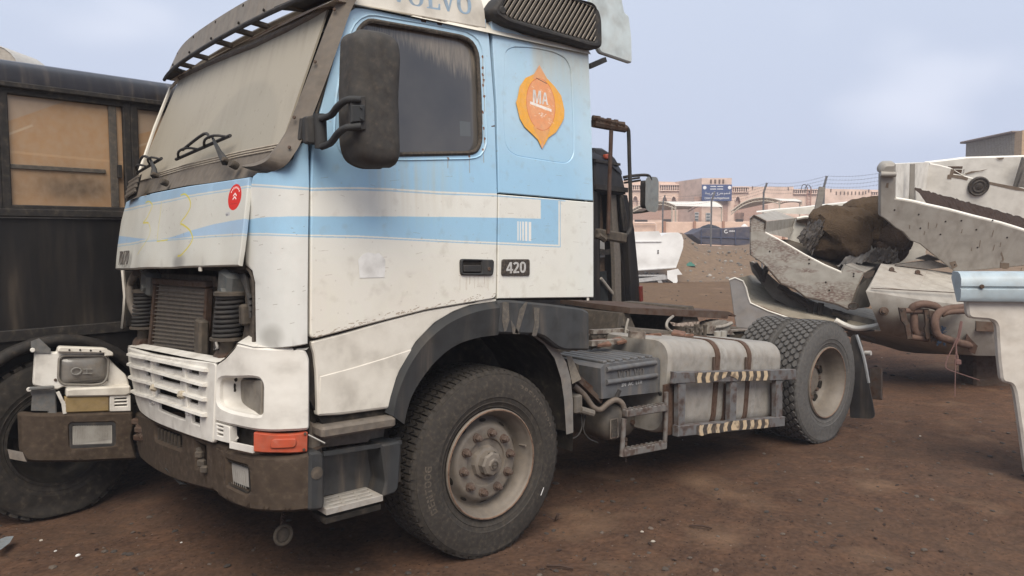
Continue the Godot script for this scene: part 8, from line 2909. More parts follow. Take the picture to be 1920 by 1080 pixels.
# ---------------------------------------------------------------- the black bus behind the truck
func build_bus() -> void:
	var t: Transform3D = T(Vector3(-1.8200, 0.0000, -1.2400), Vector3(0.9899, 0.0000, -0.1420), Vector3(0.0000, 1.0000, 0.0000))
	var f := on(t)
	var bus := thing("black_bus", "dusty black bus with tan filmed windows parked behind the truck", "bus", t * Vector3(2.5, 0, -1.1))
	var blk := M("bus_black", lin(0.009, 0.009, 0.010), 0.55, streak_faint, 0.4)
	var blk2 := M("bus_trim", lin(0.016, 0.016, 0.017), 0.7, dust_faint, 1.3)
	var s0 := -2.6
	var s1 := 7.0
	var m := MB.new()
	var low := PackedVector2Array([Vector2(s0, 0.42), Vector2(-0.56, 0.42)])
	for k in 15:
		var a := PI - PI * k / 14.0
		low.append(Vector2(0.12 + cos(a) * 0.64, 0.46 + sin(a) * 0.64))
	low.append_array(PackedVector2Array([Vector2(0.76, 0.42), Vector2(5.6, 0.42), Vector2(5.6, 1.93), Vector2(s0, 1.93)]))
	m.panel(low, [], f, 0.06, 0.008, 0.6)
	put("side_panel", m, blk, bus)
	for q in [[1.17, 0.075, 0.02], [1.945, 0.05, 0.03], [2.735, 0.035, 0.045]]:
		m = MB.new()
		m.box(t * Vector3((s0 + 5.6) * 0.5, q[0], q[2] * 0.5), Vector3(5.6 - s0, q[1], q[2]), t.basis, 0.006)
		put("side_rail", m, blk2, bus)
	m = MB.new()
	m.box(t * Vector3((s0 + 5.6) * 0.5, 1.915, 0.004), Vector3(5.6 - s0, 0.008, 0.01), t.basis)
	put("pale_seam", m, M("seam_pale", lin(0.24, 0.23, 0.22), 0.6), bus)
	var xs := [s0, -1.35, -0.13, 0.66, 1.75, 2.85, 3.95, 5.05, 5.6]
	for i in xs.size() - 1:
		var a: float = xs[i]
		var b: float = xs[i + 1]
		m = MB.new()
		m.panel(PackedVector2Array([Vector2(a, 1.965), Vector2(b, 1.965), Vector2(b, 2.725), Vector2(a, 2.725)]), [PackedVector2Array([Vector2(a + 0.05, 1.995), Vector2(b - 0.05, 1.995), Vector2(b - 0.05, 2.68), Vector2(a + 0.05, 2.68)])], func(p: Vector2, d: float) -> Vector3: return t * Vector3(p.x, p.y, d + 0.012), 0.05, 0.006, 0.5)
		var wf := put("window_frame", m, blk2, bus)
		m = MB.new()
		m.box_uv = Rect2(a, 1.97, b - a, 0.76)
		m.panel(PackedVector2Array([Vector2(a + 0.04, 1.985), Vector2(b - 0.04, 1.985), Vector2(b - 0.04, 2.69), Vector2(a + 0.04, 2.69)]), [], func(p: Vector2, d: float) -> Vector3: return t * Vector3(p.x, p.y, d - 0.02), 0.005)
		put("window_pane", m, bus_glass(), wf)
		m = MB.new()
		if b - a > 0.6:
			m.box(t * Vector3((a + b) * 0.5 - 0.06, 2.235, -0.012), Vector3(b - a - 0.22, 0.028, 0.014), t.basis, 0.003)
			m.box(t * Vector3(b - 0.115, 2.34, -0.010), Vector3(0.05, 0.69, 0.016), t.basis, 0.003)
			put("sliding_sash", m, M("sash_grey", lin(0.055, 0.054, 0.052), 0.6, dust_fine, 2.0), wf)
			m = MB.new()
			m.box(t * Vector3(b - 0.085, 2.24, 0.002), Vector3(0.028, 0.09, 0.03), t.basis, 0.004)
			put("sash_handle", m, blk2, wf)
	m = MB.new()
	var prof := [[0.02, 2.75], [0.015, 2.80], [-0.02, 2.855], [-0.10, 2.90], [-0.3, 2.945], [-0.7, 2.975], [-1.1, 2.985], [-1.5, 2.975], [-1.9, 2.945], [-2.1, 2.90], [-2.18, 2.855], [-2.22, 2.75]]
	var prev := []
	for s in [[s0, 0.0], [0.0, 0.0], [3.0, 0.0], [5.6, -0.01], [6.2, -0.03], [6.5, -0.08], [6.75, -0.19]]:
		var ring := []
		for q in prof:
			ring.append(t * Vector3(s[0], q[1] + s[1], q[0]))
		if prev.size():
			m.strip(prev, ring)
		prev = ring
	put("roof", m, M("bus_roof", lin(0.016, 0.016, 0.021), 0.35, streak_faint, 1.2), bus, 60.0)
	m = MB.new()
	m.box(t * Vector3((s0 + 6.4) * 0.5, 1.6, -1.12), Vector3(6.4 - s0, 2.2, 2.1), t.basis)
	put("body_core", m, mats.bus_dark if mats.has("bus_dark") else M("bus_dark", lin(0.008, 0.008, 0.008), 0.9), bus)
	m = MB.new()
	var lip := []
	for k in 17:
		var a := PI * 1.02 - PI * 1.04 * k / 16.0
		lip.append(t * Vector3(0.12 + cos(a) * 0.64, 0.46 + sin(a) * 0.66, 0.03))
	m.tube(lip, 0.04, 8)
	put("arch_lip", m, blk2, bus, 60.0)
	m = MB.new()
	var w0 := []
	var w1 := []
	for k in 15:
		var a := PI - PI * k / 14.0
		w0.append(t * Vector3(0.12 + cos(a) * 0.63, 0.46 + sin(a) * 0.63, -0.03))
		w1.append(t * Vector3(0.12 + cos(a) * 0.63, 0.46 + sin(a) * 0.63, -0.5))
	m.strip(w0, w1)
	put("inner_arch", m, mats.bus_dark, bus)
	var w := part("rear_wheel", bus)
	w.position = t * Vector3(0.12, 0.47, -0.10) - bus.position
	w.basis = t.basis
	m = MB.new()
	m.lathe(tyre_section(0.53, 0.26), 56)
	squash(m, 0.50, 0.0)
	for i in 46:
		var a0 := TAU * (i + 0.15) / 46
		var a1 := TAU * (i + 0.85) / 46
		for s in [-1.0, 1.0]:
			tread_block(m, 0.538, [Vector2(a0, s * 0.03), Vector2(a0, s * 0.105), Vector2(a1, s * 0.105), Vector2(a1, s * 0.03)], 0.02)
	squash(m, 0.50, 0.0)
	put("tyre", m, M("bus_tyre", lin(0.018, 0.017, 0.016), 0.8, dust_faint, 1.2, 0.0, 0.1), w, 30.0, true)
	m = MB.new()
	m.lathe([Vector2(0.31, 0.10), Vector2(0.31, 0.125), Vector2(0.295, 0.125), Vector2(0.28, 0.08), Vector2(0.26, 0.0), Vector2(0.22, -0.03), Vector2(0.14, -0.02), Vector2(0.10, 0.05), Vector2(0.001, 0.06)], 40)
	put("rim", m, M("bus_rim", lin(0.018, 0.017, 0.016), 0.6, dust_faint, 1.2), w, 40.0, true)
	m = MB.new()
	for k in 8:
		var a := TAU * k / 8.0
		disc_in(m, Vector3(cos(a) * 0.17, sin(a) * 0.17, -0.02), Vector3(0, 0, 1), 0.02, 0.03, 6)
	put("wheel_nuts", m, mats.bus_rim, w, 30.0, true)
	bus_front(t, bus)

var bus_pane: Material
func bus_glass() -> Material:
	if bus_pane:
		return bus_pane
	var c := Canvas.new(384, 256, Rect2(0, 0, 1, 1), Color(0.62, 0.48, 0.34))
	c.poly([Vector2(0.0, 1.0), Vector2(0.62, 1.0), Vector2(0.0, 0.68)], Color(0.60, 0.52, 0.44))
	c.line([Vector2(0.05, 0.60), Vector2(0.24, 0.70)], 0.018, Color(0.70, 0.60, 0.49))
	c.line([Vector2(0.0, 0.47), Vector2(1.0, 0.44)], 0.02, Color(0.68, 0.54, 0.39))
	c.wash(192, 128, func(p: Vector2) -> Color:
		var n := nz(p.x * 4.0, p.y * 3.0, 1.0, 33) * 0.5 + 0.5
		var low := exp(-pow((p.x - 0.55) / 0.35, 2.0) - pow((p.y - 0.2) / 0.12, 2.0))
		var top := smoothstep(0.82, 1.0, p.y) * smoothstep(0.2, 0.7, p.x)
		return Color(0.24, 0.20, 0.17, clampf(low * (0.45 + 0.6 * n) + top * 0.8 * n + 0.10 * n, 0.0, 0.8)))
	c.wash(192, 128, func(p: Vector2) -> Color:
		var n := nz(p.x * 12.0, p.y * 9.0, 1.0, 35)
		return Color(0.64, 0.57, 0.50, clampf(0.2 + n * 0.3, 0.0, 0.45)))
	var m := printed("bus_film", c.im, 0.3, dust_fine, 1.2)
	m.clearcoat_enabled = true
	m.clearcoat = 0.4
	m.clearcoat_roughness = 0.1
	bus_pane = m
	return m

func bus_front(t: Transform3D, bus: Node3D) -> void:
	var blk: Material = mats.bus_black
	var f := on(t)
	var m := MB.new()
	m.panel(PackedVector2Array([U(6.184,2.862),U(6.355,2.87),U(6.515,2.828),U(6.638,2.769),U(6.713,2.698),U(6.808,2.53),U(6.896,2.323),U(6.243,2.343),U(6.188,2.408)]), [], f, 0.5, 0.02, 0.2)
	put("front_roof_cap", m, M("bus_cap", lin(0.02, 0.02, 0.022), 0.45, streak_faint, 0.9), bus, 40.0)
	m = MB.new()
	m.bar(V(4.278,2.702,-2.094), V(4.807,2.689,-2.17), 0.03, 0.03, t.basis.z)
	m.bar(V(4.281,2.388,-2.095), V(4.986,2.373,-2.196), 0.06, 0.03, t.basis.z)
	put("cap_seam", m, mats.bus_trim, bus)
	m = MB.new()
	m.panel(rounded([U(6.356,2.794),U(6.507,2.809),U(6.5,2.741),U(6.364,2.736)], 0.02, 2), [], func(p: Vector2, d: float) -> Vector3: return t * Vector3(p.x, p.y, d + 0.04), 0.05, 0.01)
	put("orange_marker", m, M("marker_orange", Color(0.62, 0.26, 0.14), 0.4), bus)
	m = MB.new()
	m.panel(PackedVector2Array([U(6.166,2.34),U(6.243,2.321),U(6.336,0.843),U(6.179,0.855)]), [], f, 0.2, 0.01)
	put("door_pillar", m, blk, bus)
	m = MB.new()
	m.panel(PackedVector2Array([U(6.802,2.32),U(6.913,2.312),U(7.012,2.066),U(7.086,1.875),U(7.222,1.169),U(7.256,0.774),U(7.05,0.79),U(6.94,1.637),U(6.865,2.063)]), [], f, 0.3, 0.01)
	put("door_pillar", m, blk, bus)
	m = MB.new()
	m.panel(PackedVector2Array([U(6.611,2.312),U(6.727,2.312),U(6.844,1.496),U(6.875,0.803),U(6.747,0.813),U(6.704,1.499)]), [], func(p: Vector2, d: float) -> Vector3: return t * Vector3(p.x, p.y, d - 0.05), 0.06, 0.006)
	put("door_edge_post", m, M("door_edge", lin(0.11, 0.10, 0.09), 0.7, dust_fine, 2.0), bus)
	m = MB.new()
	m.panel(PackedVector2Array([U(6.245,2.186),U(6.45,2.197),U(6.484,2.056),U(6.519,1.827),U(6.264,1.827)]), [], func(p: Vector2, d: float) -> Vector3: return t * Vector3(p.x, p.y, d - 0.15), 0.01)
	m.panel(PackedVector2Array([U(6.303,1.759),U(6.609,1.757),U(6.629,1.51),U(6.322,1.508)]), [], func(p: Vector2, d: float) -> Vector3: return t * Vector3(p.x, p.y, d - 0.15), 0.01)
	put("door_upper_glass", m, M("door_glass_pale", lin(0.34, 0.35, 0.35), 0.2, dust_fine, 1.0), bus)
	m = MB.new()
	m.panel(PackedVector2Array([U(6.205,2.319),U(6.644,2.314),U(6.768,0.811),U(6.297,0.846)]), [], func(p: Vector2, d: float) -> Vector3: return t * Vector3(p.x, p.y, d - 0.22), 0.02)
	put("inner_door", m, M("inner_brown", lin(0.055, 0.032, 0.022), 0.6, dust_fine, 1.5), bus)
	m = MB.new()
	m.panel(PackedVector2Array([U(6.323,1.326),U(6.648,1.332),U(6.704,0.816),U(6.336,0.843)]), [], func(p: Vector2, d: float) -> Vector3: return t * Vector3(p.x, p.y, d - 0.14), 0.01)
	put("door_lower_glass", m, M("door_glass_dark", lin(0.03, 0.034, 0.036), 0.15), bus)
	m = MB.new()
	m.tube(curve([V(4.567,1.247,-2.257), V(4.739,1.11,-2.282), V(4.906,0.969,-2.306), V(4.95,0.834,-2.312)], 4), 0.02, 6)
	put("grab_rail", m, M("rail_alloy2", lin(0.40, 0.37, 0.33), 0.5), bus)
	m = MB.new()
	m.panel(PackedVector2Array([U(6.289,1.645),U(6.611,1.606),U(6.82,1.627),U(6.716,1.546),U(6.29,1.532)]), [], func(p: Vector2, d: float) -> Vector3: return t * Vector3(p.x, p.y, d - 0.12), 0.02)
	put("door_crossbar", m, mats.bus_trim, bus)
	m = MB.new()
	m.tube(curve([V(4.84,2.304,-2.165), V(4.87,2.153,-2.159), V(4.931,1.968,-2.168), V(4.98,1.827,-2.185)], 4), 0.03, 5)
	m.tube(curve([V(4.824,2.269,-2.163), V(4.832,2.059,-2.144), V(4.885,1.85,-2.151)], 4), 0.02, 5)
	put("torn_rubber", m, mats.bus_trim, bus)
	m = MB.new()
	m.solid([t * Vector3(6.98, 0.42, -0.02), t * Vector3(7.12, 0.5, -0.1), t * Vector3(7.02, 1.9, -0.1), t * Vector3(6.75, 2.6, -0.1)], [t * Vector3(6.98, 0.42, -2.15), t * Vector3(7.12, 0.5, -2.1), t * Vector3(7.02, 1.9, -2.1), t * Vector3(6.75, 2.6, -2.1)])
	put("front_panel", m, blk, bus)
	m = MB.new()
	m.panel(rounded([U(7.196,1.11),U(7.26,1.119),U(7.281,0.908),U(7.227,0.899)], 0.01, 2), [], func(p: Vector2, d: float) -> Vector3: return t * Vector3(p.x, p.y, d + 0.03), 0.05, 0.01)
	put("red_lamp", m, M("lamp_red", lin(0.16, 0.03, 0.022), 0.4), bus)
	m = MB.new()
	m.tube(curve([V(4.783,2.521,-2.086), V(4.831,2.536,-1.992), V(4.961,2.549,-1.91), V(5.017,2.538,-1.867), V(5.069,2.49,-1.875)], 5), 0.02, 6)
	var arm := put("mirror_arm", m, mats.bus_trim, bus, 60.0)
	m = MB.new()
	m.tube([V(4.88,2.075,-1.999), V(4.927,2.083,-1.905), V(5.046,2.103,-1.871)], 0.016, 6)
	put("mirror_stay", m, mats.bus_trim, bus, 60.0)
	m = MB.new()
	m.tube([V(4.804,2.49,-2.089), V(5.02,2.524,-2.019)], 0.014, 5)
	put("mirror_stay", m, mats.bus_trim, bus, 60.0)
	m = MB.new()
	m.tube([V(4.805,2.454,-2.089), V(5.042,2.493,-2.022)], 0.014, 5)
	put("mirror_stay", m, mats.bus_trim, bus, 60.0)
	m = MB.new()
	var head := rounded([U(6.806,2.467),U(6.832,2.484),U(7.011,2.486),U(7.029,2.455),U(7.027,2.153),U(6.996,2.129),U(6.829,2.138),U(6.803,2.17)], 0.04, 3)
	m.panel(head, [], func(p: Vector2, d: float) -> Vector3: return t * Vector3(p.x, p.y, d + 0.36), 0.10, 0.03, 0.3, true)
	put("mirror_head", m, mats.bus_trim, arm, 50.0)
	m = MB.new()
	m.panel(m.inset(head, 0.045), [], func(p: Vector2, d: float) -> Vector3: return t * Vector3(p.x, p.y, d + 0.366), 0.004)
	put("mirror_glass", m, M("bus_mirror", lin(0.19, 0.21, 0.205), 0.25, dust_fine, 1.0), arm)

# ---------------------------------------------------------------- the heap of wrecked boats
func fr(t: Transform3D, off := 0.0) -> Callable:
	return func(p: Vector2, d: float) -> Vector3: return t * Vector3(p.x, p.y, d + off)

func lump(called: String, at: Vector3, r: Vector3, b: Basis, mat: Material, parent: Node, amp := 0.2, seed_at := 1, freq := 1.6) -> MeshInstance3D:
	var m := MB.new()
	noise.fractal_octaves = 4
	m.grid(36, 20, func(u: float, v: float) -> Vector3:
		var th := TAU * u
		var ph := PI * (v - 0.5)
		var d := Vector3(cos(ph) * cos(th), sin(ph), cos(ph) * sin(th))
		d = Vector3(signf(d.x) * pow(absf(d.x), 0.75), signf(d.y) * pow(absf(d.y), 0.75), signf(d.z) * pow(absf(d.z), 0.75))
		noise.seed = seed_at
		noise.frequency = freq
		var k := 1.0 + amp * noise.get_noise_3dv(d * 1.3) + amp * 0.4 * noise.get_noise_3dv(d * 4.0)
		k -= 0.05 * pow(1.0 - absf(noise.get_noise_3dv(d * 0.9 + Vector3(7, 3, 1))), 8.0)
		return at + b * (d * r * k))
	var o := put(called, m, mat, parent, 60.0)
	return o

func build_boats() -> void:
	var gel := M("gelcoat", lin(0.36, 0.335, 0.30), 0.65, dirt_run, 0.7, 0.0, 0.1)
	var gel_in := M("gelcoat_inside", lin(0.87, 0.84, 0.77), 0.6, film, 0.6, 0.0, 0.1)
	var hull_w := M("hull_worn", lin(0.50, 0.475, 0.425), 0.65, grime, 0.7, 0.0, 0.1)
	var tn: Transform3D = T(Vector3(7.0884, 1.8533, 0.9673), Vector3(0.6653, 0.0000, 0.7466), Vector3(-0.2307, 0.9511, 0.2056))
	var tf: Transform3D = T(Vector3(8.4151, 2.4207, 0.4646), Vector3(0.6653, 0.0000, 0.7466), Vector3(-0.2307, 0.9511, 0.2056))
	var foot := V(7.293,1.358,0.955)
	var ub := thing("boat_wreck", "cream open boat wreck lying tilted on top of the heap", "boat", foot, "wrecked boats in the heap")
	var m := MB.new()
	m.panel(PackedVector2Array([U(-0.899,0.656),U(-0.843,0.169),U(-0.777,0.123),U(-0.659,0.024),U(-0.56,-0.035),U(-0.467,-0.137),U(-0.356,-0.181),U(-0.252,-0.266),U(-0.134,-0.358),U(0.075,-0.522),U(0.193,-0.524),U(0.588,-0.479),U(0.827,-0.451),U(1.261,-0.399),U(1.218,-0.182),U(0.747,-0.017),U(0.479,0.074),U(0.147,0.164),U(-0.12,0.24),U(-0.36,0.299),U(-0.52,0.342),U(-0.699,0.375),U(-0.735,0.65)]), [], fr(tn), 0.07, 0.012, 0.3, true)
	put("near_hull_side", m, gel, ub, 40.0)
	m = MB.new()
	m.tube(curve([V(6.569,2.207,0.509),V(6.694,2.179,0.637),V(6.811,2.138,0.748),V(6.984,2.083,0.915),V(7.18,2.01,1.099),V(7.423,1.924,1.329),V(7.623,1.838,1.512),V(7.975,1.68,1.83)], 2), 0.020, 8)
	put("gunwale", m, gel_in, ub, 60.0)
	m = MB.new()
	m.panel(rounded([U(-0.916,0.703),U(-0.901,0.753),U(-0.867,0.791),U(-0.746,0.792),U(-0.737,0.655),U(-0.899,0.661)], 0.03, 3), [], fr(tn, 0.03), 0.14, 0.03)
	put("corner_head", m, gel, ub, 30.0)
	m = MB.new()
	m.tube([V(6.308,2.487,0.448),V(6.42,2.477,0.569)], 0.03, 8)
	put("corner_bead", m, gel, ub, 60.0)
	m = MB.new()
	m.strip([V(6.569,2.207,0.509), V(8.254,2.193,0.173)], [V(6.44,2.6,0.557), V(8.097,2.737,0.262)])
	m.strip([V(6.591,2.017,0.331), V(8.318,2.016,0.001)], [V(6.411,2.571,0.399), V(8.092,2.742,0.101)])
	m.strip([V(6.44,2.6,0.557), V(8.097,2.737,0.262)], [V(6.425,2.608,0.433), V(8.091,2.745,0.101)])
	put("end_wall", m, gel_in, ub)
	m = MB.new()
	m.bar(V(6.966,2.201,0.526), V(6.831,2.62,0.579), 0.05, 0.03, tn.basis.z)
	put("end_rib", m, gel, ub)
	m = MB.new()
	m.panel(PackedVector2Array([U(-0.424,-0.165),U(-0.393,0.132),U(-0.346,0.313),U(-0.226,0.288),U(-0.075,0.246),U(0.101,0.142),U(0.329,0.071),U(0.762,-0.024),U(0.849,-0.033),U(1.375,-0.181),U(1.499,-0.798),U(0.935,-0.5),U(0.25,-0.333),U(-0.217,-0.264),U(-0.325,-0.234)]), [PackedVector2Array([U(-0.031,0.227),U(0.085,0.225),U(0.083,0.147),U(-0.04,0.17)])], fr(tf), 0.04, 0.006, 0.3)
	put("inner_side", m, gel_in, ub)
	m = MB.new()
	m.panel(PackedVector2Array([U(-0.075,0.246),U(0.099,0.244),U(0.096,0.126),U(-0.061,0.16)]), [], fr(tf, -0.10), 0.02)
	put("hatch_hole_back", m, M("rot_brown", lin(0.09, 0.065, 0.05), 0.9, rust_blot, 2.0), ub)
	var fib := M("fibre_edge", lin(0.24, 0.185, 0.14), 0.95, grime, 3.0)
	for q in [[U(-0.081,0.239),U(-0.036,0.23),U(-0.044,0.164),U(0.071,0.147),U(0.148,0.117),U(0.139,0.083),U(0.079,0.099),U(-0.056,0.126),U(-0.059,0.101),U(-0.111,0.108),U(-0.111,0.16),U(-0.088,0.165)], [U(0.328,0.08),U(0.76,-0.013),U(0.924,-0.05),U(0.928,-0.075),U(0.761,-0.056),U(0.603,-0.018),U(0.453,0.019),U(0.363,0.044)]]:
		m = MB.new()
		m.panel(PackedVector2Array(q), [], fr(tf, 0.004), 0.004)
		put("torn_fibre", m, fib, ub)
	m = MB.new()
	var h := V(8.596,2.425,0.685)
	m.lathe([Vector2(0.13, 0), Vector2(0.13, 0.02), Vector2(0.115, 0.03), Vector2(0.10, 0.02), Vector2(0.085, 0.02), Vector2(0.075, 0.03), Vector2(0.05, 0.022), Vector2(0.03, 0.03), Vector2(0.001, 0.03)], 24, h, tf.basis)
	put("round_hatch", m, M("hatch_black", lin(0.025, 0.026, 0.03), 0.6, dust_fine, 3.0), ub, 30.0)
	m = MB.new()
	m.panel(PackedVector2Array([U(-0.221,0.214),U(0.048,0.242),U(0.284,0.271),U(0.716,0.277),U(1.011,0.282),U(1.522,0.283),U(1.671,-0.455),U(0.586,-0.278),U(-0.143,0.097)]), [], fr(tf, -0.5), 0.05, 0.01, 0.4, true)
	put("far_hull_side", m, gel_in, ub)
	m = MB.new()
	m.panel(PackedVector2Array([U(0.898,-0.105),U(0.935,0.294),U(1.016,0.292),U(0.991,-0.126)]), [], fr(tf, -0.35), 0.05, 0.006)
	m.panel(PackedVector2Array([U(0.92,-0.099),U(0.948,0.146),U(1.05,0.144),U(1.102,-0.13)]), [], fr(tf, -0.3), 0.02)
	put("grey_post", m, M("grey_wood", lin(0.20, 0.18, 0.16), 0.85, grime, 2.0), ub)
	m = MB.new()
	m.panel(PackedVector2Array([U(0.657,0.267),U(0.758,0.269),U(0.756,0.246),U(0.704,0.241)]), [], fr(tf, -0.485), 0.004)
	m.panel(PackedVector2Array([U(0.301,0.052),U(0.378,0.084),U(0.49,0.091),U(0.576,0.114),U(0.521,0.087),U(0.448,0.075),U(0.318,0.04)]), [], fr(tf, -0.485), 0.004)
	put("chipped_patch", m, fib, ub)
	for q in [V(6.767,2.027,0.693),V(6.989,1.945,0.903),V(7.101,1.953,1.031),V(7.245,1.849,1.142),V(7.005,1.795,0.846),V(7.327,1.642,1.133),V(7.498,1.758,1.382),V(7.234,1.436,0.928),V(6.573,2.08,0.502),V(6.833,1.868,0.69),V(7.323,1.954,1.281)]:
		put("screw_hole", disc(q, tn.basis.z, 0.010, 0.004, 8), M("hole_dark", lin(0.03, 0.022, 0.018), 0.8), ub)
	m = MB.new()
	for q in [[U(0.563,-0.408),U(0.66,-0.415),U(0.671,-0.474),U(0.629,-0.492),U(0.568,-0.475)], [U(0.549,-0.272),U(0.564,-0.298),U(0.597,-0.371),U(0.587,-0.401),U(0.568,-0.335),U(0.546,-0.298)], [U(-0.819,0.558),U(-0.797,0.565),U(-0.793,0.502),U(-0.825,0.507)], [U(0.005,-0.41),U(0.067,-0.387),U(0.103,-0.454),U(0.05,-0.492)]]:
		m.panel(PackedVector2Array(q), [], fr(tn, 0.003), 0.003)
	put("rust_patch", m, M("patch_brown", lin(0.20, 0.15, 0.11), 0.9, grime, 2.0), ub)
	m = MB.new()
	rng.seed = 61
	for k in 12:
		var q: Vector2 = U(-0.634,0.225).lerp(U(0.808,-0.415), rng.randf())
		q += Vector2(rng.randf_range(-0.1, 0.3), rng.randf_range(-0.12, 0.12))
		m.bar(tn * Vector3(q.x, q.y, 0.002), tn * Vector3(q.x + rng.randf_range(-0.01, 0.01), q.y - rng.randf_range(0.03, 0.09), 0.002), 0.007, 0.002, tn.basis.z)
	put("crack_marks", m, mats.patch_brown, ub)
	var net := MB.new()
	net.grid(60, 6, func(u: float, v: float) -> Vector3:
		var a: Vector3 = [V(6.925,2.12,0.756), V(7.353,1.976,1.166), V(8.056,1.679,1.81)][0].lerp(V(8.056,1.679,1.81), u)
		return a + tn.basis.z * (-0.75 * v) + Vector3(0, -0.05 + 0.12 * sin(PI * v * 0.7) + 0.03 * nz(u * 90.0, v * 9.0, 0.7, 6), 0))
	tag(put("net_roll", net, M("net_brown", lin(0.035, 0.024, 0.022), 0.95, rust_blot, 6.0, 0.0, 2.0), self, 20.0), "dark brown net lying inside the uppermost boat wreck", "net")

	var t2: Transform3D = T(Vector3(6.3080, 1.2731, -0.2999), Vector3(0.6388, 0.0000, 0.7693), Vector3(-0.1071, 0.9903, 0.0889))
	var t2f: Transform3D = T(Vector3(7.4689, 1.7943, -0.9391), Vector3(0.6388, 0.0000, 0.7693), Vector3(-0.1071, 0.9903, 0.0889))
	var b2 := thing("boat_wreck", "scraped white boat wreck holding brown sacks and black sheeting", "boat", V(6.475,0.872,-0.187), "wrecked boats in the heap")
	m = MB.new()
	m.panel(PackedVector2Array([U(-0.802,0.733),U(-0.761,0.762),U(-0.624,0.689),U(-0.623,0.557),U(-0.401,0.434),U(-0.135,0.274),U(0.091,0.154),U(0.292,0.065),U(0.327,0.155),U(0.558,0.063),U(0.534,0.024),U(0.488,-0.114),U(0.405,-0.402),U(0.264,-0.334),U(0.04,-0.277),U(-0.11,-0.249),U(-0.245,-0.141),U(-0.406,-0.083),U(-0.574,0.115),U(-0.67,0.194),U(-0.786,0.273)]), [], fr(t2), 0.06, 0.01, 0.2, true)
	put("near_hull_side", m, worn_hull(), b2, 40.0)
	m = MB.new()
	m.tube([V(5.877,1.821,-0.746),V(6.032,1.699,-0.585),V(6.22,1.54,-0.395),V(6.377,1.42,-0.231),V(6.516,1.332,-0.084)], 0.016, 7)
	put("gunwale", m, gel_in, b2, 60.0)
	m = MB.new()
	m.face([V(5.74,2.031,-0.817), V(5.835,1.96,-0.719), V(7.447,2.027,-1.23), V(7.256,2.133,-1.437)])
	m.face([V(5.835,1.956,-0.719), V(5.851,1.819,-0.73), V(6.831,1.753,-0.987), V(7.463,1.917,-1.236), V(7.447,2.027,-1.23)])
	m.face([V(6.5,1.43,-0.034), V(6.657,1.339,0.135), V(7.444,1.437,-0.003), V(7.279,1.471,-0.193)])
	m.face([V(6.658,1.335,0.135), V(6.632,1.16,0.065), V(6.61,0.875,-0.024), V(7.235,0.867,-0.063), V(7.298,0.957,-0.125), V(7.427,1.344,-0.043), V(7.444,1.437,-0.003)])
	m.face([V(6.488,1.337,-0.069), V(6.5,1.43,-0.034), V(7.279,1.471,-0.193), V(7.268,1.384,-0.226)])
	put("block_tops", m, gel, b2, 0.0)
	m = MB.new()
	m.panel(PackedVector2Array([U(-0.273,0.22),U(-0.145,0.143),U(0.184,0.174),U(0.781,0.365),U(0.978,0.406),U(1.371,0.444),U(1.43,-0.327),U(0.836,-0.461),U(0.212,-0.331),U(-0.364,-0.066)]), [], fr(t2f, 0.0), 0.04, 0.0, 0.4)
	put("inner_side", m, gel_in, b2)
	m = MB.new()
	m.face([V(5.914,1.738,-0.767), V(6.257,1.465,-0.414), V(6.553,1.272,-0.1), V(8.049,1.36,-0.336), V(7.243,1.729,-1.225)])
	put("boat_floor", m, M("floor_dirt", lin(0.12, 0.095, 0.07), 0.95, grime, 1.0), b2)
	m = MB.new()
	m.solid([V(7.181,2.115,-1.69), V(7.556,2.085,-1.245), V(7.746,2.083,-1.016), V(8.025,2.189,-0.657), V(8.331,2.25,-0.274), V(8.321,2.315,-0.272), V(7.989,2.251,-0.686), V(7.544,2.173,-1.24), V(7.342,2.149,-1.488)], [V(7.693,2.151,-2.013), V(8.088,2.114,-1.546), V(8.288,2.111,-1.305), V(8.582,2.223,-0.927), V(8.904,2.287,-0.525), V(8.894,2.355,-0.522), V(8.544,2.288,-0.958), V(8.075,2.207,-1.541), V(7.863,2.182,-1.802)])
	put("far_deck_edge", m, gel_in, b2, 0.0)
	m = MB.new()
	m.solid([V(7.225,2.022,-1.104), V(7.3,2.054,-1.007), V(7.366,2.049,-0.928), V(7.386,1.999,-0.914), V(7.336,1.935,-0.989), V(7.239,1.968,-1.099)], [V(7.447,2.027,-1.23), V(7.524,2.06,-1.131), V(7.592,2.055,-1.05), V(7.612,2.004,-1.036), V(7.561,1.938,-1.113), V(7.462,1.972,-1.225)])
	put("dark_locker", m, mats.rot_brown, b2)
	m = MB.new()
	m.tube([V(7.187,2.015,-1.072), V(7.257,2.036,-0.983), V(7.324,2.031,-0.904), V(7.344,1.977,-0.891)], 0.022, 6)
	m.tube([V(7.344,1.977,-0.891), V(7.462,2.11,-0.72), V(7.552,2.071,-0.62)], 0.03, 6)
	m.bar(V(7.704,2.166,-0.48), V(7.801,2.201,-0.355), 0.05, 0.04, t2f.basis.z)
	m.bar(V(7.801,2.201,-0.355), V(7.878,2.153,-0.272), 0.05, 0.04, t2f.basis.z)
	m.face([V(7.396,1.978,-0.907), V(7.51,2.099,-0.744), V(7.596,2.068,-0.647), V(7.517,1.998,-0.757)])
	put("locker_rim", m, gel_in, b2, 30.0)
	m = MB.new()
	m.tube([V(5.716,1.993,-0.838), V(5.731,2.031,-0.812), V(5.83,1.958,-0.709), V(5.837,1.869,-0.72)], 0.012, 5)
	put("split_edge", m, M("split_brown", lin(0.10, 0.075, 0.06), 0.9, grime, 3.0), b2)
	m = MB.new()
	m.tube([V(5.925,1.383,-0.729),V(6.053,1.188,-0.618),V(6.162,1.13,-0.499),V(6.26,1.023,-0.404),V(6.359,0.995,-0.292),V(6.508,0.939,-0.125),V(6.605,0.876,-0.022)], 0.010, 5)
	put("split_edge", m, mats.split_brown, b2)
	m = MB.new()
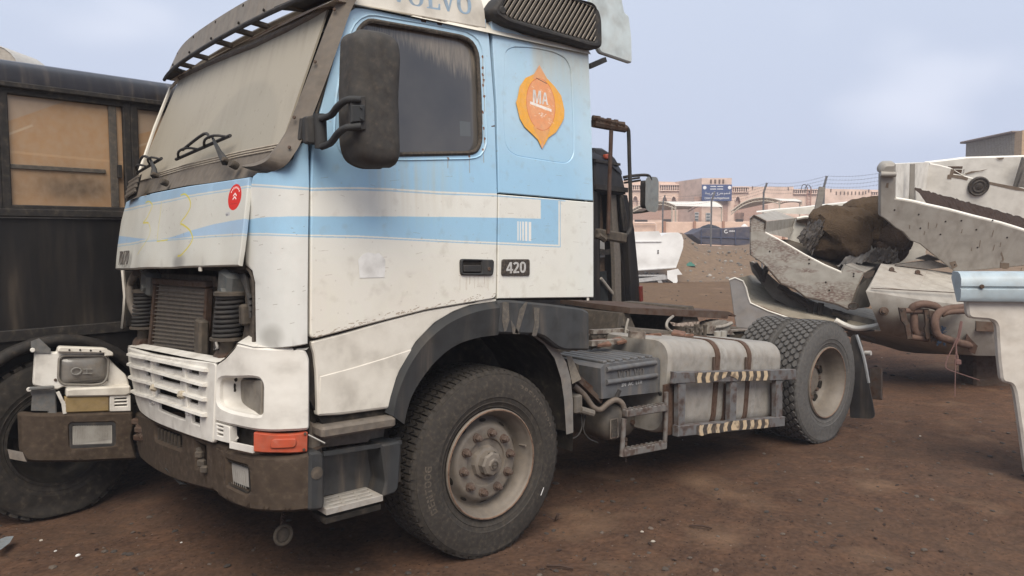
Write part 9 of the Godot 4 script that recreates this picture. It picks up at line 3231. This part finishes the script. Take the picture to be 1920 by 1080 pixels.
	m.panel(PackedVector2Array([U(0.546,0.053),U(0.62,0.073),U(0.673,0.089),U(0.659,0.024),U(0.608,-0.011),U(0.557,-0.006)]), [], fr(t2, 0.0), 0.01)
	put("split_edge", m, M("split_brown", lin(0.10, 0.075, 0.06), 0.9, grime, 3.0), b2)
	for q in [V(5.917,1.591,-0.7),V(6.231,1.444,-0.353),V(6.226,1.491,-0.35),V(6.388,1.214,-0.215),V(6.428,1.114,-0.189),V(6.578,1.321,0.038),V(6.582,1.29,0.035)]:
		put("screw_hole", disc(q, t2.basis.z, 0.011, 0.004, 8), mats.hole_dark, b2)
	m = MB.new()
	var lo := []
	for k in 15:
		lo.append(V(6.631,0.921,0.018) + t2.basis.x * cos(TAU * k / 14.0) * 0.055 + t2.basis.y * sin(TAU * k / 14.0) * 0.04)
	m.tube(lo, 0.008, 5)
	put("drain_ring", m, mats.split_brown, b2)
	var sack := M("sacking", lin(0.085, 0.056, 0.033), 0.95, grime, 2.6, 0.0, 1.0)
	tag(lump("sack", V(7.106,1.794,-0.41), Vector3(0.50, 0.36, 0.40), Basis.from_euler(Vector3(0.0, 0.3, -0.12)), sack, self, 0.2, 3, 0.9), "large brown sack lying in the boat wreck beside black sheeting", "sack", "brown sacks in the boat wreck")
	tag(lump("sack", V(7.552,1.959,-0.232), Vector3(0.46, 0.32, 0.35), Basis.from_euler(Vector3(0.1, -0.2, 0.15)), sack, self, 0.2, 5, 0.9), "brown sack on top, tucked under the uppermost boat wreck", "sack", "brown sacks in the boat wreck")
	tag(lump("sack", V(7.624,1.751,-0.032), Vector3(0.36, 0.30, 0.3), Basis.from_euler(Vector3(0.2, 0.4, -0.3)), M("sacking_dark", lin(0.055, 0.036, 0.025), 0.95, grime, 2.6, 0.0, 1.0), self, 0.2, 8, 0.9), "darker brown sack slumped against the uppermost boat wreck", "sack", "brown sacks in the boat wreck")
	sheet("black_sheet", [V(6.321,1.756,-0.573), V(6.42,1.54,-0.422), V(6.73,1.973,-0.348), V(6.62,1.965,-0.563)], M("sheet_black", lin(0.018, 0.020, 0.025), 0.5, dust_fine, 1.5), "torn black plastic sheet draped beside the large sack", "sheeting", 3)
	sheet("grey_sheet", [V(6.665,1.401,-0.237), V(6.835,1.451,-0.021), V(7.193,1.594,0.046), V(7.089,1.644,-0.068)], M("sheet_grey", lin(0.20, 0.20, 0.20), 0.6, dust_fine, 1.2), "grey plastic sheet spilling over the near block of the wreck", "sheeting", 9)
	sheet("black_bag", [V(6.905,1.46,-0.015), V(7.187,1.452,0.324), V(7.322,1.604,0.204), V(7.115,1.554,-0.057)], mats.sheet_black, "black rubbish bag lying behind the grey sheet", "bag", 12)
	m = MB.new()
	m.bar(V(7.338,2.433,-0.798), V(7.211,2.006,-0.808), 0.085, 0.04, t2f.basis.z, 0.004)
	tag(put("wooden_plank", m, mats.grey_wood, self), "grey weathered plank standing upright out of the wreck with sacks", "plank")

	var t3: Transform3D = T(Vector3(5.9860, 0.7093, -1.0483), Vector3(0.4955, 0.0000, 0.8686), Vector3(0.0000, 1.0000, 0.0000))
	var b3 := thing("boat_wreck", "broken open hull at the bottom of the heap beside the truck's rear wheel", "boat", V(6.053,0.441,-0.931), "wrecked boats in the heap")
	m = MB.new()
	m.panel(PackedVector2Array([U(-0.226,0.514),U(-0.167,0.543),U(-0.061,0.504),U(-0.014,0.409),U(0.007,0.328),U(0.035,0.22),U(0.256,0.131),U(0.512,0.052),U(0.825,-0.011),U(1.009,-0.043),U(1.048,-0.128),U(0.651,-0.582),U(0.141,-0.611),U(-0.093,-0.279),U(-0.159,0.063),U(-0.203,0.371)]), [], fr(t3), 0.05, 0.008, 0.25, true)
	put("near_hull_side", m, M("hull_grey", lin(0.27, 0.265, 0.27), 0.7, dust_fine, 0.6), b3, 40.0)
	m = MB.new()
	m.face([V(5.935,1.237,-1.198), V(6.029,0.94,-1.034), V(6.266,0.765,-0.619), V(6.78,0.625,0.284), V(8.224,0.694,-0.153), V(7.536,0.994,-1.359), V(7.28,1.215,-1.807)])
	put("inside_floor", m, M("floor_cream", lin(0.44, 0.39, 0.31), 0.8, grime, 0.8), b3)
	m = MB.new()
	m.tube([V(5.874,1.217,-1.244),V(5.91,1.246,-1.182),V(5.959,1.206,-1.096),V(5.979,1.119,-1.06),V(5.993,1.01,-1.036),V(6.007,0.929,-1.012),V(6.113,0.834,-0.826),V(6.234,0.754,-0.614)], 0.012, 6)
	put("torn_rim", m, gel_in, b3, 60.0)
	m = MB.new()
	m.tube(curve([V(6.414,0.757,-0.096), V(6.486,0.684,0.03), V(6.551,0.663,0.144), V(6.655,0.71,0.325)], 4), 0.035, 6)
	put("torn_rim", m, gel_in, b3, 60.0)
	m = MB.new()
	m.solid([V(6.248,1.449,-1.194), V(6.298,1.415,-1.107), V(6.464,1.109,-0.816), V(6.751,0.85,-0.313), V(6.996,0.732,0.117), V(7,0.464,0.123), V(6.691,0.676,-0.419), V(6.4,0.967,-0.927), V(6.266,1.31,-1.163)], [V(7.007,1.419,-1.68), V(7.061,1.382,-1.586), V(7.241,1.05,-1.271), V(7.552,0.77,-0.725), V(7.818,0.641,-0.258), V(7.822,0.351,-0.251), V(7.487,0.58,-0.839), V(7.172,0.897,-1.391), V(7.026,1.268,-1.646)])
	put("keel_beam", m, M("keel_grey", lin(0.19, 0.175, 0.155), 0.85, grime, 1.4), b3)
	for q in [[V(6.197,1.418,-1.082), V(6.254,1.213,-0.982)], [V(6.278,1.399,-0.939), V(6.241,1.192,-1.004)], [V(6.345,1.148,-0.822), V(6.442,0.982,-0.652)], [V(6.543,0.953,-0.475), V(6.532,0.783,-0.494)], [V(6.599,0.936,-0.377), V(6.589,0.746,-0.395)], [V(6.335,1.085,-0.74), V(6.494,0.89,-0.461)], [V(6.618,0.83,-0.244), V(6.71,0.75,-0.082)]]:
		m = MB.new()
		m.tube([q[0], (q[0] + q[1]) * 0.5 + Vector3(0, 0.02, 0), q[1]], 0.04, 7)
		put("loose_pipe", m, M("pipe_dark", lin(0.07, 0.06, 0.052), 0.8, grime, 2.0), b3)

	wreck_with_pipes(gel, gel_in)
	near_boat()

func sheet(called: String, q: Array, mat: Material, label: String, cat: String, s: int) -> void:
	var m := MB.new()
	var n: Vector3 = (q[1] - q[0]).cross(q[3] - q[0]).normalized()
	m.grid(26, 18, func(u: float, v: float) -> Vector3:
		var p: Vector3 = q[0].lerp(q[1], u).lerp(q[3].lerp(q[2], u), v)
		var e := 0.05 * nz(u * 5.0, v * 5.0, 0.9, s) + 0.10 * sin(PI * u) * sin(PI * v)
		var wob := 0.05 * nz(u * 6.0 + 20.0, v * 6.0, 0.8, s + 1)
		return p + n * (e + 0.04 * nz(u * 20.0, v * 4.0, 0.6, s + 2)) + Vector3(0, wob, 0))
	tag(put(called, m, mat, self, 60.0), label, cat)

var worn_mat: Material
func worn_hull() -> Material:
	if worn_mat:
		return worn_mat
	var m: StandardMaterial3D = M("hull_scraped", lin(0.42, 0.395, 0.35), 0.7, null, 0.9, 0.0, 0.1)
	var n := tileable(512, 0.008, 3, 88)
	var k := tileable(512, 0.09, 4, 89)
	n.convert(Image.FORMAT_L8)
	k.convert(Image.FORMAT_L8)
	var dn := n.get_data()
	var dk := k.get_data()
	var out := PackedByteArray()
	out.resize(512 * 512 * 4)
	for i in dn.size():
		var patch := smoothstep(0.46, 0.56, dn[i] / 255.0)
		var chip := smoothstep(0.40, 0.52, dk[i] / 255.0)
		out[i * 4] = 108
		out[i * 4 + 1] = 84
		out[i * 4 + 2] = 76
		out[i * 4 + 3] = int(235.0 * patch * chip)
	m.detail_enabled = true
	m.detail_albedo = ImageTexture.create_from_image(Image.create_from_data(512, 512, false, Image.FORMAT_RGBA8, out))
	m.detail_blend_mode = BaseMaterial3D.BLEND_MODE_MIX
	m.detail_uv_layer = BaseMaterial3D.DETAIL_UV_2
	m.uv2_triplanar = true
	m.uv2_scale = Vector3(0.55, 0.9, 0.55)
	worn_mat = m
	return m

func wreck_with_pipes(gel: Material, gel_in: Material) -> void:
	var t: Transform3D = T(Vector3(6.3859, 0.9071, 0.9819), Vector3(0.7035, 0.0000, 0.7107), Vector3(0.0743, 0.9945, -0.0735))
	var td: Transform3D = T(Vector3(6.9295, 1.2301, 0.7570), Vector3(0.7035, 0.0000, 0.7107), Vector3(-0.5444, 0.6428, 0.5389))
	var b := thing("boat_wreck", "upturned cream boat wreck with a rusty tube frame on its side", "boat", V(6.576,0.468,1.24), "wrecked boats in the heap")
	var m := MB.new()
	var top := [V(5.938,1.163,0.491),V(6.133,1.118,0.695),V(6.312,1.078,0.882),V(6.48,1.044,1.057),V(6.663,1.015,1.246),V(6.926,0.979,1.517),V(7.168,0.951,1.765)]
	var mid := [V(5.985,0.984,0.537),V(6.157,0.909,0.722),V(6.319,0.857,0.893),V(6.481,0.805,1.064),V(6.663,0.769,1.254),V(6.927,0.735,1.526),V(7.17,0.723,1.773)]
	var low := [V(6.259,0.693,0.529),V(6.456,0.605,0.74),V(6.672,0.527,0.971),V(6.836,0.454,1.147),V(6.981,0.425,1.298),V(7.148,0.425,1.467),V(7.4,0.44,1.719)]
	var keel := low.map(func(q): return q + t.basis.z * -1.6 + Vector3(0, -0.05, 0))
	m.strip(mid, top)
	m.strip(low, mid)
	m.strip(keel, low)
	put("hull", m, gel, b, 45.0)
	var sh := [V(6.032,1.219,0.492),V(6.198,1.189,0.664),V(6.395,1.165,0.867),V(6.551,1.157,1.026),V(6.737,1.14,1.216),V(7.001,1.096,1.489),V(7.244,1.067,1.739)]
	m = MB.new()
	m.strip(top, sh)
	put("deck_edge", m, gel, b, 20.0)
	m = MB.new()
	m.face([V(6.032,1.219,0.492), V(6.395,1.165,0.867), V(7.188,1.378,0.65), V(6.81,1.444,0.258)])
	put("deck_panel", m, M("deck_grey", lin(0.40, 0.37, 0.33), 0.7, dust_fine, 0.8), b, 0.0)
	m = MB.new()
	m.face([V(6.395,1.165,0.867), V(6.737,1.14,1.216), V(7.244,1.067,1.739), V(8.021,1.24,1.512), V(7.43,1.324,0.903), V(7.188,1.374,0.651)])
	put("deck_panel", m, M("deck_pale", lin(0.44, 0.405, 0.355), 0.7, dirt_run, 0.9), b, 0.0)
	m = MB.new()
	m.face([V(6.032,1.219,0.492), V(6.81,1.444,0.258), V(7.683,1.349,-0.061), V(7.573,0.607,-0.061), V(6.259,0.693,0.529), V(5.938,1.163,0.491)])
	put("end_face", m, gel, b, 0.0)
	m = MB.new()
	m.bar(V(5.979,1.198,0.533), V(6.604,1.152,1.171), 0.010, 0.006, t.basis.z)
	put("deck_seam", m, mats.split_brown, b)
	m = MB.new()
	m.solid([V(6.872,1.429,0.395), V(7.169,1.487,0.686), V(7.318,1.408,0.849), V(7.16,1.38,0.693)], [V(7.366,1.419,0.181), V(7.678,1.48,0.487), V(7.836,1.397,0.658), V(7.669,1.367,0.494)])
	m.solid([V(7.148,1.501,0.519), V(7.254,1.551,0.619), V(7.361,1.484,0.737), V(7.27,1.474,0.647)], [V(7.55,1.497,0.355), V(7.66,1.549,0.459), V(7.772,1.48,0.582), V(7.677,1.471,0.487)])
	tag(put("grey_board", m, mats.grey_wood, self, 0.0), "grey boards wedged under the uppermost boat wreck", "boards")
	for q in [V(6.692,1.381,0.435), V(6.896,1.349,0.646)]:
		m = MB.new()
		m.tube([q, q + Vector3(0.02, -0.05, 0.06)], 0.012, 5)
		disc_in(m, q, t.basis.z, 0.03, 0.02, 8)
		put("deck_cleat", m, mats.rusty_steel, b)
	m = MB.new()
	disc_in(m, V(6.054,0.941,0.641), t.basis.z, 0.05, 0.03, 10)
	disc_in(m, V(6.025,0.944,0.654), t.basis.z, 0.025, 0.03, 8)
	put("through_bolt", m, mats.rusty_steel, b)
	m = MB.new()
	m.panel(PackedVector2Array([U(0.509,-0.066),U(0.715,-0.077),U(0.716,-0.183),U(0.51,-0.176)]), [], fr(t, 0.0), 0.02)
	put("missing_hatch", m, mats.rot_brown, b)
	m = MB.new()
	rng.seed = 19
	for k in 420:
		var q: Vector2 = U(0.159,-0.23).lerp(U(0.755,-0.323), rng.randf()) + Vector2(rng.randf_range(-0.05, 0.05), rng.randf_range(-0.10, 0.10))
		var s := rng.randf_range(0.006, 0.022)
		var f := clampf((q.y - U(0.161,-0.1).y) / (U(0.157,-0.375).y - U(0.161,-0.1).y), 0.0, 1.0)
		var c := t * Vector3(q.x, q.y, -0.02 - 0.23 * f + 0.012)
		var up := (t.basis.y + t.basis.z * 0.5).normalized()
		m.tri(c, c + t.basis.x * s, c + up * s * 1.2)
		m.tri(c, c + up * s * 1.2, c - t.basis.x * s * 0.8 + up * s * 0.4)
		m.tri(c, c - up * s, c + t.basis.x * s)
	var fl := put("blue_flakes", m, M("flake_blue", lin(0.06, 0.12, 0.22), 0.8), b, 0.0)
	fl.set_meta("kind", "stuff")
	var rust := M("tube_rust", lin(0.13, 0.075, 0.055), 0.85, rust_blot, 1.5, 0.0, 0.2)
	var paths := [
		[V(6.143,0.954,0.901), V(6.13,1.011,0.937), V(6.183,1.039,1.015), V(6.263,1.018,1.098), V(6.331,0.981,1.116)],
		[V(6.588,0.996,1.287), V(6.454,0.999,1.266), V(6.331,0.987,1.2), V(6.226,0.953,1.157), V(6.171,0.88,1.141), V(6.166,0.777,1.151), V(6.205,0.701,1.173), V(6.334,0.657,1.224), V(6.536,0.607,1.25), V(6.782,0.562,1.29)],
		[V(6.46,0.966,1.334), V(6.328,0.959,1.23), V(6.265,0.929,1.171)],
		[V(6.08,0.963,0.864), V(6.248,0.957,1.035)],
		[V(6.186,0.953,0.916), V(6.176,0.832,0.924), V(6.197,0.724,0.933), V(6.275,0.675,0.976)],
		[V(6.142,0.673,0.913), V(6.262,0.645,1.039)]]
	for p in paths:
		m = MB.new()
		m.tube(curve(p, 5) if p.size() > 2 else p, 0.042 if p.size() > 3 else 0.03, 8)
		put("rusty_tube", m, rust, b, 60.0)
	for q in [[U(-0.388,0.075),U(-0.323,0.07),U(-0.295,-0.071),U(-0.274,-0.101),U(-0.254,-0.266),U(-0.302,-0.269),U(-0.325,-0.117),U(-0.363,-0.069)], [U(-0.125,0.05),U(-0.078,0.047),U(-0.072,-0.07),U(-0.051,-0.096),U(-0.067,-0.264),U(-0.103,-0.268),U(-0.123,-0.145),U(-0.109,-0.115)], [U(-0.078,0.047),U(-0.006,0.036),U(-0.016,-0.144),U(0.019,-0.286),U(-0.046,-0.297),U(-0.058,-0.114)]]:
		m = MB.new()
		m.panel(PackedVector2Array(q), [], fr(t, 0.2), 0.03, 0.004, 0.3, true)
		put("frame_plate", m, M("plate_dark", lin(0.05, 0.038, 0.032), 0.85, rust_blot, 2.0), b)
	for q in [V(5.99,0.976,0.858),V(5.996,0.961,0.866),V(6.183,0.918,1.062),V(6.182,0.896,1.063)]:
		put("plate_hole", disc(q, t.basis.z, 0.010, 0.004, 8), mats.hole_dark, b)
	m = MB.new()
	m.solid([V(6.678,0.701,1.28), V(6.704,0.641,1.315), V(6.78,0.562,1.361), V(6.804,0.463,1.328), V(6.76,0.493,1.279), V(6.691,0.606,1.264)], [V(6.782,0.689,1.243), V(6.808,0.628,1.279), V(6.885,0.548,1.326), V(6.909,0.448,1.293), V(6.864,0.478,1.243), V(6.795,0.593,1.228)])
	put("rust_clump", m, rust, b)
	m = MB.new()
	m.box(V(7.762,0.198,1.192), Vector3(0.6, 0.5, 0.4), t.basis, 0.03)
	tag(put("timber_chock", m, mats.rot_brown, self), "dark timber block propping the wreck with the rusty tubes", "block")
	m = MB.new()
	m.tube(curve([V(6.371,0.867,1.33), V(6.319,0.736,1.326), V(6.234,0.592,1.304), V(6.164,0.478,1.279), V(6.124,0.393,1.28), V(6.123,0.365,1.312), V(6.12,0.349,1.368), V(6.101,0.325,1.495), V(6.081,0.301,1.622)], 4), 0.006, 5)
	m.tube(curve([V(6.364,0.864,1.323), V(6.302,0.677,1.318), V(6.251,0.534,1.33), V(6.19,0.351,1.353), V(6.101,0.086,1.389)], 4), 0.005, 5)
	m.tube(curve([V(6.373,0.859,1.334), V(6.318,0.692,1.332), V(6.278,0.605,1.318), V(6.277,0.443,1.342)], 4), 0.009, 5)
	m.box(V(6.278,0.432,1.344), Vector3(0.06, 0.06, 0.04), t.basis, 0.01)
	tag(put("red_rope", m, M("rope_red", lin(0.16, 0.085, 0.075), 0.9, grime, 4.0), self), "thin faded red rope hanging off the rusty tubes to the ground", "rope")

func near_boat() -> void:
	var t: Transform3D = T(Vector3(3.5484, 1.1787, 2.4938), Vector3(0.6388, 0.0000, 0.7693), Vector3(0.0000, 1.0000, 0.0000))
	var b := thing("boat_hull", "cream boat side with pale blue rounded gunwale, nearest of all the boats", "boat", V(3.748,0.041,2.734), "")
	var m := MB.new()
	var side := [U(-0.142,0.164),U(-0.122,0.008),U(0.023,-0.001),U(0.057,-0.015),U(0.072,-0.047),U(0.093,-0.28),U(0.115,-0.429),U(0.133,-0.455),U(0.188,-0.464),U(0.21,-0.52),U(0.245,-0.725),U(0.312,-1.138),U(1.5,-1.075),U(1.434,0.183)]
	m.panel(rounded(side, 0.04, 3), [], fr(t), 0.06, 0.015, 0.4)
	put("hull_side", m, M("gel_cream", lin(0.66, 0.62, 0.56), 0.55, dust_fine, 0.7, 0.0, 0.06), b, 40.0)
	m = MB.new()
	var prof := [[0.0, -0.02], [0.05, -0.01], [0.07, 0.02], [0.07, 0.075], [0.055, 0.083], [0.055, 0.09], [0.07, 0.10], [0.068, 0.15], [0.04, 0.185], [0.0, 0.20], [-0.10, 0.20], [-0.12, 0.15]]
	var a := V(3.418,1.342,2.337)
	var e := V(4.465,1.348,3.597)
	var prev := []
	for k in 9:
		var f := k / 8.0
		var c := a.lerp(e, f)
		var ring := []
		for q in prof:
			ring.append(c + t.basis.z * q[0] + Vector3(0, q[1] - 0.015, 0))
		if k > 0:
			m.strip(prev, ring)
		else:
			m.fan(ring, true)
		prev = ring
	put("gunwale", m, M("pale_blue_gel", lin(0.42, 0.52, 0.58), 0.45, dust_fine, 0.9), b, 40.0)
	put("gunwale_bolt", disc(V(3.448,1.425,2.486), t.basis.z, 0.016, 0.012, 8), mats.rusty_steel, b)

func build_litter() -> void:
	var c := V(-1.119,0.326,0.95)
	var rg := thing("hanging_ring", "dusty metal ring dangling on a wire below the bumper corner", "ring", c)
	var m := MB.new()
	var p := []
	for k in 25:
		p.append(c + Vector3(cos(TAU * k / 24.0) * 0.042, sin(TAU * k / 24.0) * 0.046, 0))
	m.tube(p, 0.010, 7)
	put("ring", m, M("ring_dust", lin(0.08, 0.068, 0.055), 0.85, dust_faint, 4.0), rg, 60.0)
	m = MB.new()
	disc_in(m, c + Vector3(0, 0, -0.012), Vector3(0, 0, 1), 0.036, 0.008, 16)
	put("ring_back", m, mats.chassis, rg)
	m = MB.new()
	m.tube(curve([V(-1.122,0.437,0.95), V(-1.129,0.404,0.95), V(-1.121,0.367,0.95)], 4), 0.003, 5)
	for k in 5:
		m.tube([c + Vector3(-0.01 + 0.006 * k, 0.05 + 0.012 * k, 0), c + Vector3(-0.015 + 0.004 * k, 0.065 + 0.010 * k, 0.004)], 0.003, 4)
	put("wire", m, mats.rusty_steel, rg)
	m = MB.new()
	m.face([V(-2.104,0.03,-0.786), V(-2.056,0.02,-0.841), V(-2.021,0.02,-0.822), V(-2.056,0.02,-0.715), V(-2.11,0.03,-0.609), V(-2.142,0.03,-0.597)])
	tag(put("blue_scrap", m, M("scrap_blue", lin(0.20, 0.24, 0.27), 0.7, dust_fine, 3.0), self), "flat blue-grey scrap on the ground by the bus tyre", "scrap")
	for q in [[V(-1.876,0.02,-0.41), 0.007, "small white scrap on the bare ground below the bus tyre"], [V(-1.792,0.02,-0.261), 0.012, "crumpled white paper scrap right of the bus tyre"], [V(-1.295,0.02,-0.072), 0.006, "tiny white chip on the ground below the bumper"]]:
		tag(lump("paper_scrap", q[0], Vector3(q[1], q[1] * 0.35, q[1] * 0.7), Basis(Vector3.UP, 0.6), mats.paper, self, 0.8, int(q[1] * 900.0), 2.5), q[2], "scrap", "white scraps on the ground")
	rng.seed = 33
	var tw := [[V(0.112,0.015,1.53), V(0.193,0.015,1.653), "short red-brown stick lying at the bottom edge"], [V(1.171,0.015,1.676), V(1.241,0.015,1.793), "thin pale stick on open ground in front of the tank"], [V(0.605,0.015,1.073), V(0.662,0.03,1.052), "dark twig clump beside the front tyre"]]
	for q in tw:
		m = MB.new()
		m.tube([q[0], (q[0] + q[1]) * 0.5 + Vector3(0, 0.01, 0.01), q[1]], 0.006, 5)
		if q[1].y > 0.02:
			for k in 7:
				m.tube([q[0], q[0] + Vector3(rng.randf_range(-0.05, 0.05), rng.randf_range(0.01, 0.05), rng.randf_range(-0.05, 0.05))], 0.003, 4)
		tag(put("twig", m, M("twig_brown", lin(0.07, 0.045, 0.035), 0.9), self), q[2], "twig")
	var mm := MultiMesh.new()
	mm.transform_format = MultiMesh.TRANSFORM_3D
	var lf := MB.new()
	lf.tri(Vector3(-1, 0, 0), Vector3(0, 0.25, 0.45), Vector3(1, 0, 0))
	lf.tri(Vector3(-1, 0, 0), Vector3(1, 0, 0), Vector3(0, 0.15, -0.45))
	mm.mesh = lf.mesh(Vector3.ZERO, 0.0)
	mm.mesh.surface_set_material(0, M("leaf_dark", lin(0.045, 0.03, 0.024), 0.9))
	mm.instance_count = 1100
	var r := RandomNumberGenerator.new()
	r.seed = 52
	for i in mm.instance_count:
		var dep := 3.3 + pow(r.randf(), 1.3) * 9.0
		var sd := r.randf_range(-0.72, 0.72) * dep
		var x := -2.67 + 0.6467 * dep + 0.7627 * sd
		var z := 4.52 - 0.7627 * dep + 0.6467 * sd
		var s := 0.006 + 0.022 * pow(r.randf(), 4.0)
		mm.set_instance_transform(i, Transform3D(Basis.from_euler(Vector3(r.randf_range(-0.3, 0.3), r.randf() * TAU, r.randf_range(-0.3, 0.3))).scaled(Vector3(s, s, s)), Vector3(x, ground_y(x, z) + 0.004, z)))
	var mi := MultiMeshInstance3D.new()
	mi.name = "leaf_litter"
	mi.multimesh = mm
	add_child(mi)
	tag(mi, "dark dry leaf bits scattered over the bare ground", "leaf litter", "", "stuff")
